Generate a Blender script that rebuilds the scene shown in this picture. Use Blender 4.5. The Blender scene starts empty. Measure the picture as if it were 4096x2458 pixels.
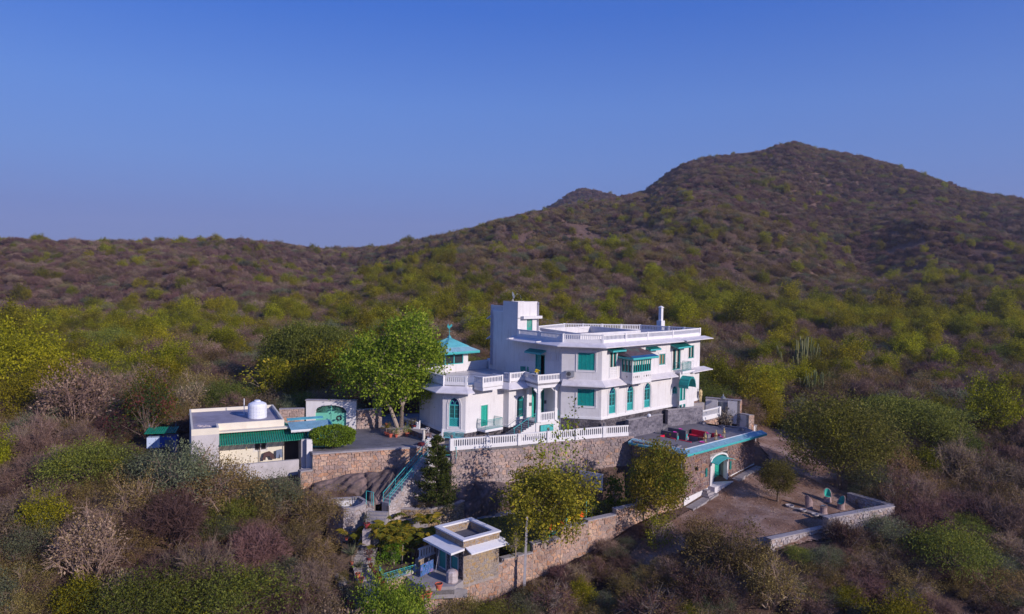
import bpy, math, random
import numpy as np
from mathutils import Vector, Matrix
random.seed(7)
SC = bpy.context.scene
COL = SC.collection
PI = math.pi
F_PX, W_PX, H_PX = 2900.0, 4096.0, 2458.0
PITCH = math.atan(114 / F_PX)
ROLL = 0.016
CAM = np.array([0.0, 0.0, 14.05])
cam_data = bpy.data.cameras.new('camera')
cam_data.sensor_fit = 'HORIZONTAL'
cam_data.sensor_width = 36.0
cam_data.lens = 36.0 * F_PX / W_PX
cam_data.clip_start = 0.5
cam_data.clip_end = 9000
cam = bpy.data.objects.new('camera', cam_data)
COL.objects.link(cam)
cam.matrix_world = Matrix.Translation(Vector(CAM)) @ Matrix.Rotation(PI / 2 - PITCH, 4, 'X') @ Matrix.Rotation(ROLL, 4, 'Z')
SC.camera = cam
SUN_EL = math.radians(21.5)
SUN_AZ = math.atan2(0.765, -0.644)          # clockwise from +Y
world = bpy.data.worlds.new('World')
SC.world = world
world.use_nodes = True
wn = world.node_tree
for n in list(wn.nodes):
 wn.nodes.remove(n)
w_out = wn.nodes.new('ShaderNodeOutputWorld')
w_bg = wn.nodes.new('ShaderNodeBackground')
w_sky = wn.nodes.new('ShaderNodeTexSky')
w_sky.sky_type = 'NISHITA'
w_sky.sun_disc = False
w_sky.sun_elevation = SUN_EL
w_sky.sun_rotation = SUN_AZ
w_sky.altitude = 600
w_sky.air_density = 1.0
w_sky.dust_density = 0.3
w_sky.ozone_density = 4.0
w_mul = wn.nodes.new('ShaderNodeMix')
w_mul.data_type = 'RGBA'
w_mul.blend_type = 'MULTIPLY'
w_mul.inputs[0].default_value = 1.0
w_tc = wn.nodes.new('ShaderNodeTexCoord')
w_sep = wn.nodes.new('ShaderNodeSeparateXYZ')
w_cr = wn.nodes.new('ShaderNodeValToRGB')
wn.links.new(w_tc.outputs['Generated'], w_sep.inputs[0])
wn.links.new(w_sep.outputs[2], w_cr.inputs[0])
SKY_T = [(0.0, (.38, .36, .60)), (.08, (.44, .41, .68)), (.15, (.62, .70, .98)), (.22, (.70, .86, 1.22)), (.34, (.45, .79, 1.50)), (1.0, (.52, .85, 1.62))]
for i_, (p_, c_) in enumerate(SKY_T):
 e_ = w_cr.color_ramp.elements[0] if i_ == 0 else (w_cr.color_ramp.elements[-1] if i_ == 5 else w_cr.color_ramp.elements.new(p_))
 e_.position = p_
 e_.color = (*c_, 1)
wn.links.new(w_cr.outputs[0], w_mul.inputs[7])
wn.links.new(w_sky.outputs[0], w_mul.inputs[6])
w_gr = wn.nodes.new('ShaderNodeValToRGB')
wn.links.new(w_sep.outputs[2], w_gr.inputs[0])
G_ = [(0.0, (1.50, 2.16, 4.85)), (.07, (1.46, 2.22, 5.1)), (.15, (1.22, 2.20, 5.5)), (.23, (.95, 2.02, 5.65)), (.34, (.42, 1.38, 5.2)), (1.0, (.30, 1.05, 4.3))]
for i_, (p_, c_) in enumerate(G_):
 e_ = w_gr.color_ramp.elements[0] if i_ == 0 else (w_gr.color_ramp.elements[-1] if i_ == 5 else w_gr.color_ramp.elements.new(p_))
 e_.position = p_
 e_.color = (*[v / 10 for v in c_], 1)
w_sc = wn.nodes.new('ShaderNodeVectorMath')
w_sc.operation = 'SCALE'
w_sc.inputs[3].default_value = 10
wn.links.new(w_gr.outputs[0], w_sc.inputs[0])
w_mx = wn.nodes.new('ShaderNodeMix')
w_mx.data_type = 'RGBA'
w_mx.inputs[0].default_value = .72
wn.links.new(w_mul.outputs[2], w_mx.inputs[6])
wn.links.new(w_sc.outputs[0], w_mx.inputs[7])
wn.links.new(w_mx.outputs[2], w_bg.inputs[0])
wn.links.new(w_bg.outputs[0], w_out.inputs[0])
w_bg.inputs[1].default_value = 0.086
sun_d = bpy.data.lights.new('sun', 'SUN')
sun_d.energy = 3.4
sun_d.angle = math.radians(0.5)
sun_d.color = (1.0, 0.89, 0.83)
sun = bpy.data.objects.new('sun', sun_d)
COL.objects.link(sun)
sd = Vector((math.sin(SUN_AZ) * math.cos(SUN_EL), math.cos(SUN_AZ) * math.cos(SUN_EL), math.sin(SUN_EL)))
sun.rotation_euler = sd.to_track_quat('Z', 'Y').to_euler()
SC.view_settings.view_transform = 'Standard'
SC.view_settings.look = 'None'
SC.view_settings.gamma = 1
SC.view_settings.exposure = 0.42
SC.view_settings.use_curve_mapping = False
SC.render.engine = 'CYCLES'
SC.cycles.max_bounces = 6
SC.cycles.diffuse_bounces = 3
SC.cycles.transparent_max_bounces = 6
SC.cycles.volume_bounces = 0
SC.cycles.use_denoising = True
def _rx(a):
 c, s = math.cos(a), math.sin(a)
 return np.array([[1, 0, 0], [0, c, -s], [0, s, c]])
def _rz(a):
 c, s = math.cos(a), math.sin(a)
 return np.array([[c, -s, 0], [s, c, 0], [0, 0, 1]])
ROT = _rx(PI / 2 - PITCH) @ _rz(ROLL)
def ray(px, py):
 return ROT @ np.array([(px - 2048) / F_PX, -(py - 1229) / F_PX, -1.0])
def at(px, py, z):
 d = ray(px, py)
 return CAM + d * ((z - CAM[2]) / d[2])
def aty(px, py, Y):
 d = ray(px, py)
 return CAM + d * (Y / d[1])
VIEWS = {1: (.4179, 1650, 1180), 2: (.3909, 2250, 1180), 3: (.3639, 550, 1550), 4: (.5109, 1200, 1700), 5: (.4044, 1900, 1650),
         6: (.3369, 2450, 1550), 7: (.4434, 2600, 1800), 8: (.3639, 1300, 2000), 9: (.2291, 2400, 1380), 10: (.2425, 2050, 1420),
         11: (.1617, 2600, 1640), 12: (.1887, 1500, 1620), 13: (.3422, 1350, 1950), 14: (.18195, 1950, 1180), 15: (.2224, 1640, 1290),
         16: (.2022, 2750, 1550)}
def zp(n, x, y):
 s, a, b = VIEWS[n]
 return a + s * x, b + s * y
def zat(n, x, y, h):
 return at(*zp(n, x, y), h)
def P2(n, x, y, h):
 q = zat(n, x, y, h)
 return (float(q[0]), float(q[1]))
MATS = {}
def new_mat(name):
 m = bpy.data.materials.new(name)
 m.use_nodes = True
 nt = m.node_tree
 for n in list(nt.nodes):
  nt.nodes.remove(n)
 out = nt.nodes.new('ShaderNodeOutputMaterial')
 bs = nt.nodes.new('ShaderNodeBsdfPrincipled')
 nt.links.new(bs.outputs[0], out.inputs[0])
 MATS[name] = m
 return m, nt, bs, out
def nd(nt, t, **kw):
 n = nt.nodes.new(t)
 for k, v in kw.items():
  setattr(n, k, v)
 return n
def mixc(nt, fac, a, b, mode='MIX'):
 m = nd(nt, 'ShaderNodeMix', data_type='RGBA', blend_type=mode)
 for i, v in ((0, fac), (6, a), (7, b)):
  if isinstance(v, (int, float)):
   m.inputs[i].default_value = v
  elif isinstance(v, tuple):
   m.inputs[i].default_value = (*v, 1) if len(v) == 3 else v
  else:
   nt.links.new(v, m.inputs[i])
 return m.outputs[2]
def noise(nt, scale, detail=4, rough=.55, vec=None, dist=0):
 n = nd(nt, 'ShaderNodeTexNoise')
 n.inputs['Scale'].default_value = scale
 n.inputs['Detail'].default_value = detail
 n.inputs['Roughness'].default_value = rough
 n.inputs['Distortion'].default_value = dist
 if vec is None:
  g = nd(nt, 'ShaderNodeNewGeometry')
  vec = g.outputs['Position']
 nt.links.new(vec, n.inputs['Vector'])
 return n.outputs['Fac']
def ramp(nt, fac, stops, interp='LINEAR'):
 r = nd(nt, 'ShaderNodeValToRGB')
 r.color_ramp.interpolation = interp
 el = r.color_ramp.elements
 el[0].position, el[0].color = stops[0][0], (*stops[0][1], 1)
 el[1].position, el[1].color = stops[-1][0], (*stops[-1][1], 1)
 for p, c in stops[1:-1]:
  e = el.new(p)
  e.color = (*c, 1)
 nt.links.new(fac, r.inputs[0])
 return r.outputs[0]
def bump(nt, bs, h, strength=.3, dist=.02):
 b = nd(nt, 'ShaderNodeBump')
 b.inputs['Strength'].default_value = strength
 b.inputs['Distance'].default_value = dist
 nt.links.new(h, b.inputs['Height'])
 nt.links.new(b.outputs[0], bs.inputs['Normal'])
def simple(name, col, rough=.7, var=.12, scale=3.0, metal=0.0, bumps=.15, spec=.3, dirt=None, streak=0):
 m, nt, bs, out = new_mat(name)
 f = noise(nt, scale, 6, .6)
 lo = tuple(c * (1 - var) for c in col)
 hi = tuple(min(1, c * (1 + var)) for c in col)
 c = ramp(nt, f, [(.3, lo), (.7, hi)])
 if dirt:
  f2 = noise(nt, scale * .35, 8, .7, dist=.6)
  f3 = ramp(nt, f2, [(.52, (0, 0, 0)), (.72, (dirt[3],) * 3)])
  c = mixc(nt, f3, c, tuple(dirt[:3]))
 if streak:
  g = nd(nt, 'ShaderNodeNewGeometry')
  mp = nd(nt, 'ShaderNodeMapping')
  mp.inputs['Scale'].default_value = (3.2, 3.2, .22)
  nt.links.new(g.outputs['Position'], mp.inputs[0])
  f4 = ramp(nt, noise(nt, 1.0, 7, .72, mp.outputs[0]), [(.52, (1, 1, 1)), (.70, (.80, .78, .77))])
  c = mixc(nt, 1.0, c, f4, 'MULTIPLY')
 nt.links.new(c, bs.inputs['Base Color'])
 bs.inputs['Roughness'].default_value = rough
 bs.inputs['Metallic'].default_value = metal
 bs.inputs['Specular IOR Level'].default_value = spec
 if bumps:
  bump(nt, bs, noise(nt, scale * 12, 3), bumps, .01)
 return m
simple('white_plaster', (.68, .66, .665), .85, .04, 1.2, dirt=(.50, .46, .45, .45), spec=.15, streak=1)
simple('white_chajja', (.66, .63, .65), .9, .10, 1.6, dirt=(.42, .38, .42, .5), spec=.1)
simple('white_rail', (.72, .71, .72), .8, .05, 2.5, dirt=(.6, .56, .56, .3), spec=.15)
simple('old_white', (.62, .60, .62), .9, .12, 1.5, dirt=(.36, .32, .33, .6), spec=.1)
simple('cream_plaster', (.72, .66, .55), .85, .06, 1.0, dirt=(.5, .43, .34, .4), spec=.15)
simple('grey_render', (.50, .47, .48), .92, .12, .9, dirt=(.30, .27, .27, .6), spec=.1)
simple('roof_screed', (.30, .28, .33), .9, .18, .8, dirt=(.17, .15, .18, .7), spec=.15)
simple('terrace_floor', (.40, .38, .42), .28, .12, .5, dirt=(.30, .28, .31, .5), spec=.5, bumps=.03)
simple('teal_paint', (.008, .30, .275), .45, .12, 4, spec=.4)
simple('teal_dark', (.010, .16, .15), .5, .2, 4, spec=.4)
simple('teal_green', (.02, .36, .27), .5, .15, 4, spec=.4)
simple('turquoise_sheet', (.13, .46, .50), .5, .14, 1.5, spec=.4, dirt=(.22, .42, .46, .5))
simple('turquoise_dusty', (.24, .44, .52), .6, .14, 1.5, spec=.3, dirt=(.16, .22, .28, .6))
simple('turquoise_trim', (.06, .42, .42), .5, .1, 3, spec=.4)
simple('green_sheet', (.008, .20, .13), .45, .12, 2.0, spec=.4, dirt=(.05, .30, .22, .4))
simple('mint_paint', (.16, .52, .38), .5, .08, 2, spec=.4)
simple('oriel_roof_mat', (.12, .085, .10), .6, .35, 2.2, dirt=(.06, .24, .25, .9))
simple('blue_trim', (.02, .10, .24), .5, .2, 3)
simple('slate_tile', (.20, .19, .225), .8, .25, 1.3, dirt=(.10, .09, .11, .6))
simple('slate_dark', (.10, .10, .12), .8, .25, 1.6)
simple('deck_tile', (.175, .16, .175), .75, .16, .9, dirt=(.12, .105, .12, .5))
simple('pit_floor', (.10, .105, .12), .18, .2, .5, spec=.5, bumps=.02)
simple('cap_stone', (.33, .30, .31), .9, .18, 2.2, dirt=(.20, .17, .17, .5))
simple('mortar', (.30, .255, .235), .95, .25, 3.0, dirt=(.15, .12, .12, .6))
simple('dark_mortar', (.17, .155, .17), .95, .3, 3.0)
simple('terracotta', (.50, .12, .075), .85, .18, 6)
simple('terracotta_dark', (.26, .035, .04), .85, .18, 6)
simple('potting_soil', (.07, .045, .03), .95, .3, 9)
simple('red_cushion', (.62, .012, .05), .8, .12, 6)
simple('pink_plastic', (.62, .06, .38), .5, .1, 6)
simple('gold_metal', (.42, .32, .15), .45, .25, 8, metal=.5)
simple('wood_brown', (.20, .06, .025), .6, .3, 6)
simple('black_metal', (.03, .03, .035), .5, .2, 5)
simple('grey_metal', (.20, .22, .25), .45, .15, 5, metal=.3)
simple('ac_grey', (.30, .31, .34), .5, .08, 5)
simple('tank_white', (.74, .76, .82), .45, .06, 2.5, dirt=(.45, .45, .5, .4))
simple('grey_pipe', (.42, .42, .50), .6, .12, 4)
simple('pole_concrete', (.36, .34, .36), .8, .15, 3)
simple('skin', (.26, .12, .07), .6, .1, 9)
simple('hair_black', (.015, .012, .012), .6, .2, 9)
simple('ochre_cloth', (.42, .17, .02), .9, .2, 9)
simple('dark_cloth', (.09, .05, .05), .9, .2, 9)
simple('cream_cloth', (.55, .42, .22), .9, .1, 9)
simple('teal_cloth', (.07, .32, .25), .9, .12, 9)
simple('floral_cloth', (.05, .13, .32), .9, .6, 9, dirt=(.6, .25, .45, .9))
simple('white_cloth', (.46, .40, .40), .9, .2, 5, dirt=(.36, .17, .16, .9))
simple('jeans', (.16, .20, .30), .9, .2, 9)
simple('bark_pale', (.34, .27, .22), .9, .25, 5, dirt=(.2, .15, .12, .5))
simple('bark_brown', (.15, .105, .085), .9, .3, 6)
simple('boulder_rock', (.105, .078, .075), .9, .45, 1.6, dirt=(.34, .23, .21, .9), bumps=1.0)
simple('rope_white', (.55, .53, .55), .7, .1, 5)
simple('plastic_yellow', (.80, .62, .01), .5, .1, 5)
simple('plastic_orange', (.75, .10, .015), .5, .1, 5)
simple('van_blue', (.03, .09, .36), .5, .1, 5)
simple('van_white', (.50, .60, .78), .5, .1, 5)
simple('drum_blue', (.22, .30, .42), .5, .1, 5)
simple('yellow_flower', (.85, .6, .01), .7, .2, 20)
simple('maroon', (.10, .012, .018), .9, .2, 9)
simple('bone_white', (.6, .56, .5), .8, .1, 9)
simple('worn_door', (.03, .28, .22), .6, .3, 3, dirt=(.34, .24, .22, 1.0))
simple('blind_cloth', (.62, .60, .56), .9, .1, 9)
simple('curtain', (.50, .46, .40), .9, .15, 9)
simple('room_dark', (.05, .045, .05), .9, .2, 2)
simple('concrete_path', (.30, .275, .28), .9, .18, 1.6, dirt=(.17, .14, .14, .6))
def glass_mat(name, col, rough=.08):
 m, nt, bs, out = new_mat(name)
 bs.inputs['Base Color'].default_value = (*col, 1)
 bs.inputs['Roughness'].default_value = rough
 bs.inputs['Specular IOR Level'].default_value = .6
 bump(nt, bs, noise(nt, 3, 2), .06, .01)
 return m
glass_mat('window_glass', (.035, .045, .05))
glass_mat('blue_glass', (.004, .012, .10))
glass_mat('amber_glass', (.30, .22, .13), .25)
glass_mat('pool_water', (.03, .12, .13), .04)
def stone_mat(name, stops, rough=.88, relief=.5):
 """each stone its own tone: per-object random, or the rnd attribute of a joined mesh"""
 m, nt, bs, out = new_mat(name)
 oi = nd(nt, 'ShaderNodeObjectInfo')
 at_ = nd(nt, 'ShaderNodeAttribute', attribute_name='rnd')
 ad = nd(nt, 'ShaderNodeMath', operation='ADD')
 nt.links.new(oi.outputs['Random'], ad.inputs[0])
 nt.links.new(at_.outputs['Fac'], ad.inputs[1])
 fr = nd(nt, 'ShaderNodeMath', operation='FRACT')
 nt.links.new(ad.outputs[0], fr.inputs[0])
 c = ramp(nt, fr.outputs[0], stops)
 f = noise(nt, 7, 6, .65)
 g = ramp(nt, f, [(.25, (.55, .55, .55)), (.75, (1.3, 1.3, 1.3))])
 c = mixc(nt, 1.0, c, g, 'MULTIPLY')
 big = ramp(nt, noise(nt, .45, 5, .6, dist=.4), [(.35, (.68, .66, .68)), (.65, (1.12, 1.1, 1.08))])
 c = mixc(nt, 1.0, c, big, 'MULTIPLY')
 nt.links.new(c, bs.inputs['Base Color'])
 bs.inputs['Roughness'].default_value = rough
 bs.inputs['Specular IOR Level'].default_value = .15
 bump(nt, bs, noise(nt, 16, 4), relief, .03)
 return m
stone_mat('stone_pink', [(0, (.42, .26, .19)), (.3, (.54, .36, .27)), (.55, (.38, .28, .25)), (.8, (.62, .43, .31)), (1, (.52, .28, .17))])
stone_mat('stone_grey_pink', [(0, (.38, .29, .27)), (.35, (.47, .36, .32)), (.6, (.33, .28, .28)), (.85, (.56, .41, .34)), (1, (.50, .30, .20))])
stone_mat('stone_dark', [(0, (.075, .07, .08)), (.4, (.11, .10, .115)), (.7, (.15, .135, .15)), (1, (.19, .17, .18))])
stone_mat('stone_white', [(0, (.42, .38, .39)), (.4, (.54, .50, .50)), (.7, (.38, .33, .34)), (1, (.50, .40, .34))])
stone_mat('stone_tan', [(0, (.34, .27, .19)), (.4, (.42, .30, .16)), (.7, (.30, .27, .25)), (1, (.38, .25, .12))])
stone_mat('stone_brown', [(0, (.22, .14, .13)), (.4, (.29, .19, .165)), (.7, (.20, .145, .15)), (1, (.38, .22, .14))])
def paver_mat(name, base, line, bw, bh, rotz=0, rough=.8):
 m, nt, bs, out = new_mat(name)
 g = nd(nt, 'ShaderNodeNewGeometry')
 mp = nd(nt, 'ShaderNodeMapping')
 mp.inputs['Rotation'].default_value = (0, 0, rotz)
 nt.links.new(g.outputs['Position'], mp.inputs[0])
 b = nd(nt, 'ShaderNodeTexBrick')
 nt.links.new(mp.outputs[0], b.inputs['Vector'])
 b.inputs['Scale'].default_value = 1
 b.inputs['Brick Width'].default_value = bw
 b.inputs['Row Height'].default_value = bh
 b.inputs['Mortar Size'].default_value = .012
 b.inputs['Color1'].default_value = (*base, 1)
 b.inputs['Color2'].default_value = (*[c * .8 for c in base], 1)
 b.inputs['Mortar'].default_value = (*line, 1)
 f = ramp(nt, noise(nt, .8, 6, .65), [(.3, (.7, .7, .72)), (.7, (1.15, 1.15, 1.15))])
 c = mixc(nt, 1.0, b.outputs['Color'], f, 'MULTIPLY')
 nt.links.new(c, bs.inputs['Base Color'])
 bs.inputs['Roughness'].default_value = rough
 bump(nt, bs, b.outputs['Fac'], -.3, .01)
 return m
paver_mat('courtyard_paving', (.19, .18, .195), (.09, .085, .09), .9, .45, -.43, .7)
def dirt_mat():
 m, nt, bs, out = new_mat('dirt_yard_mat')
 c = ramp(nt, noise(nt, .35, 8, .65, dist=.5), [(.32, (.16, .085, .055)), (.5, (.235, .145, .108)), (.68, (.38, .275, .235))])
 v = nd(nt, 'ShaderNodeTexVoronoi')
 v.inputs['Scale'].default_value = 9
 g = nd(nt, 'ShaderNodeNewGeometry')
 nt.links.new(g.outputs['Position'], v.inputs['Vector'])
 pe = ramp(nt, v.outputs['Distance'], [(.08, (1.7, 1.65, 1.65)), (.28, (1, 1, 1))])
 c = mixc(nt, 1.0, c, pe, 'MULTIPLY')
 fine = ramp(nt, noise(nt, 14, 4, .7), [(.3, (.65, .65, .65)), (.7, (1.3, 1.3, 1.3))])
 c = mixc(nt, 1.0, c, fine, 'MULTIPLY')
 nt.links.new(c, bs.inputs['Base Color'])
 bs.inputs['Roughness'].default_value = .95
 bs.inputs['Specular IOR Level'].default_value = .1
 bump(nt, bs, noise(nt, 10, 6, .7), .8, .06)
dirt_mat()
def hill_mat():
 m, nt, bs, out = new_mat('hill_soil')
 c = ramp(nt, noise(nt, .02, 8, .6, dist=.5), [(.32, (.095, .060, .055)), (.5, (.15, .098, .082)), (.66, (.21, .145, .11))])
 fine = ramp(nt, noise(nt, .6, 8, .75), [(.3, (.45, .45, .45)), (.7, (1.45, 1.4, 1.35))])
 c = mixc(nt, 1.0, c, fine, 'MULTIPLY')
 nt.links.new(c, bs.inputs['Base Color'])
 bs.inputs['Roughness'].default_value = .95
 bs.inputs['Specular IOR Level'].default_value = .1
 bump(nt, bs, noise(nt, 1.2, 8, .75), 1.0, .6)
hill_mat()
simple('lawn_mat', (.035, .052, .012), .95, .35, 1.2, dirt=(.07, .06, .02, .5))
simple('garden_soil', (.11, .075, .055), .95, .3, 1.5)
def leaf_mat(name, a, b, c3, trans=.25):
 """leaf colour varies leaf by leaf (rnd attribute) and plant by plant (object random)"""
 m, nt, bs, out = new_mat(name)
 at_ = nd(nt, 'ShaderNodeAttribute', attribute_name='rnd')
 oi = nd(nt, 'ShaderNodeObjectInfo')
 c = ramp(nt, at_.outputs['Fac'], [(0, a), (.55, b), (1, c3)])
 hs = nd(nt, 'ShaderNodeHueSaturation')
 mr = nd(nt, 'ShaderNodeMapRange')
 mr.inputs[3].default_value = .482
 mr.inputs[4].default_value = .52
 nt.links.new(oi.outputs['Random'], mr.inputs[0])
 nt.links.new(mr.outputs[0], hs.inputs['Hue'])
 mr2 = nd(nt, 'ShaderNodeMapRange')
 mr2.inputs[3].default_value = .62
 mr2.inputs[4].default_value = 1.45
 mu = nd(nt, 'ShaderNodeMath', operation='MULTIPLY')
 mu.inputs[1].default_value = 7.31
 fr = nd(nt, 'ShaderNodeMath', operation='FRACT')
 nt.links.new(oi.outputs['Random'], mu.inputs[0])
 nt.links.new(mu.outputs[0], fr.inputs[0])
 nt.links.new(fr.outputs[0], mr2.inputs[0])
 nt.links.new(mr2.outputs[0], hs.inputs['Value'])
 nt.links.new(c, hs.inputs['Color'])
 nt.links.new(hs.outputs[0], bs.inputs['Base Color'])
 bs.inputs['Roughness'].default_value = .7
 bs.inputs['Specular IOR Level'].default_value = .2
 if trans:
  tr = nd(nt, 'ShaderNodeBsdfTranslucent')
  nt.links.new(hs.outputs[0], tr.inputs[0])
  mx = nd(nt, 'ShaderNodeMixShader')
  mx.inputs[0].default_value = trans
  nt.links.new(bs.outputs[0], mx.inputs[1])
  nt.links.new(tr.outputs[0], mx.inputs[2])
  nt.links.new(mx.outputs[0], out.inputs[0])
 return m
leaf_mat('leaf_olive', (.105, .072, .024), (.215, .152, .048), (.34, .255, .09), .35)
leaf_mat('leaf_green', (.11, .11, .005), (.27, .255, .008), (.46, .40, .02), .45)
leaf_mat('leaf_peepal', (.10, .15, .008), (.27, .34, .022), (.50, .50, .06), .45)
leaf_mat('leaf_feathery', (.08, .10, .014), (.175, .20, .028), (.30, .32, .07), .4)
leaf_mat('leaf_greygreen', (.075, .085, .045), (.14, .155, .08), (.22, .23, .13), .3)
leaf_mat('leaf_tan', (.14, .09, .06), (.26, .18, .12), (.38, .28, .19))
leaf_mat('leaf_paleyellow', (.13, .115, .045), (.23, .20, .08), (.33, .29, .13))
leaf_mat('leaf_pine', (.03, .05, .010), (.065, .10, .014), (.13, .16, .03))
leaf_mat('leaf_palm', (.06, .10, .008), (.19, .18, .014), (.40, .29, .02), .35)
leaf_mat('leaf_red', (.14, .035, .02), (.22, .08, .05), (.09, .09, .02))
leaf_mat('leaf_pod', (.028, .065, .012), (.05, .10, .02), (.28, .085, .05))
leaf_mat('twig_purple', (.105, .056, .048), (.175, .100, .084), (.27, .178, .145), .1)
leaf_mat('twig_brown', (.15, .10, .08), (.27, .185, .14), (.40, .30, .23), .15)
leaf_mat('twig_pale', (.16, .13, .11), (.25, .205, .17), (.36, .31, .26), .1)
leaf_mat('cactus_green', (.10, .12, .04), (.17, .18, .07), (.27, .26, .12), 0)
def tag(o, label=None, cat=None, group=None, kind=None):
 for k, v in (('label', label), ('category', cat), ('group', group), ('kind', kind)):
  if v:
   o[k] = v
 return o
def empty(name, loc, label=None, cat=None, group=None, kind=None):
 o = bpy.data.objects.new(name, None)
 COL.objects.link(o)
 o.location = loc
 o.empty_display_size = .2
 return tag(o, label, cat, group, kind)
def origin(o):
 v = Vector((0, 0, 0))
 while o is not None:
  v += o.location
  o = o.parent
 return v
class MB:
 def __init__(s):
  s.v, s.f, s.r = [], [], []
 def add(s, vs, fs, rnd=None):
  n = len(s.v)
  s.v += [tuple(map(float, v)) for v in vs]
  s.f += [tuple(n + i for i in f) for f in fs]
  s.r += [0.0 if rnd is None else rnd] * len(vs)
  return s
 def hexa(s, p, rnd=None):      # 8 points: bottom 4 (ccw from above) then top 4
  return s.add(p, [(3, 2, 1, 0), (4, 5, 6, 7), (0, 1, 5, 4), (1, 2, 6, 5), (2, 3, 7, 6), (3, 0, 4, 7)], rnd)
 def box(s, x0, x1, y0, y1, z0, z1):
  return s.hexa([(x0, y0, z0), (x1, y0, z0), (x1, y1, z0), (x0, y1, z0), (x0, y0, z1), (x1, y0, z1), (x1, y1, z1), (x0, y1, z1)])
 def prism(s, poly, z0, z1, top=None, rnd=None):
  n = len(poly)
  if sum(poly[i][0] * poly[(i + 1) % n][1] - poly[(i + 1) % n][0] * poly[i][1] for i in range(n)) < 0:
   poly = poly[::-1]
   if top: top = top[::-1]
  top = top or poly
  z0s = z0 if isinstance(z0, (list, tuple)) else [z0] * n
  z1s = z1 if isinstance(z1, (list, tuple)) else [z1] * n
  vs = [(p[0], p[1], z0s[i]) for i, p in enumerate(poly)] + [(p[0], p[1], z1s[i]) for i, p in enumerate(top)]
  fs = [tuple(range(n - 1, -1, -1)), tuple(range(n, 2 * n))] + [(i, (i + 1) % n, n + (i + 1) % n, n + i) for i in range(n)]
  return s.add(vs, fs, rnd)
 def tube(s, a, b, r, r2=None, n=6, cap=True, rnd=None):
  a, b = Vector(a), Vector(b)
  r2 = r if r2 is None else r2
  d = (b - a).normalized()
  u = d.orthogonal().normalized()
  w = d.cross(u)
  vs = []
  for c, rr in ((a, r), (b, r2)):
   for i in range(n):
    t = 2 * PI * i / n
    vs.append(c + (u * math.cos(t) + w * math.sin(t)) * rr)
  fs = [(i, (i + 1) % n, n + (i + 1) % n, n + i) for i in range(n)]
  if cap:
   fs += [tuple(range(n - 1, -1, -1)), tuple(range(n, 2 * n))]
  return s.add(vs, fs, rnd)
 def path(s, pts, r, n=5):
  for i in range(len(pts) - 1):
   s.tube(pts[i], pts[i + 1], r, n=n)
  return s
 def lathe(s, prof, c=(0, 0, 0), n=12):
  vs = []
  for r, z in prof:
   for i in range(n):
    t = 2 * PI * i / n
    vs.append((c[0] + r * math.cos(t), c[1] + r * math.sin(t), c[2] + z))
  fs = []
  for k in range(len(prof) - 1):
   for i in range(n):
    fs.append((k * n + i, k * n + (i + 1) % n, (k + 1) * n + (i + 1) % n, (k + 1) * n + i))
  fs += [tuple(range(n - 1, -1, -1)), tuple((len(prof) - 1) * n + i for i in range(n))]
  return s.add(vs, fs)
 def build(s, name, mat, parent=None, local=False, smooth=False, **kw):
  me = bpy.data.meshes.new(name)
  vs = s.v
  if parent is not None and not local:
   o0 = origin(parent)
   vs = [(v[0] - o0.x, v[1] - o0.y, v[2] - o0.z) for v in vs]
  me.from_pydata(vs, [], s.f)
  me.materials.append(MATS[mat])
  if any(s.r):
   at_ = me.attributes.new('rnd', 'FLOAT', 'POINT')
   at_.data.foreach_set('value', s.r)
  if smooth:
   me.polygons.foreach_set('use_smooth', [True] * len(me.polygons))
  o = bpy.data.objects.new(name, me)
  COL.objects.link(o)
  if parent is not None:
   o.parent = parent
  return tag(o, **kw)
def placed(name, mesh, parent, loc, rotz=0.0, scale=None, **kw):
 """one more piece that shares a mesh; loc in world coordinates"""
 o = bpy.data.objects.new(name, mesh)
 COL.objects.link(o)
 if parent is not None:
  o.parent = parent
  loc = Vector(loc) - origin(parent)
 o.location = loc
 o.rotation_euler = (0, 0, rotz)
 if scale:
  o.scale = scale
 return tag(o, **kw)
def inside(poly, x, y):
 c = False
 n = len(poly)
 j = n - 1
 for i in range(n):
  xi, yi = poly[i]
  xj, yj = poly[j]
  if (yi > y) != (yj > y) and x < (xj - xi) * (y - yi) / (yj - yi) + xi:
   c = not c
  j = i
 return c
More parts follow.
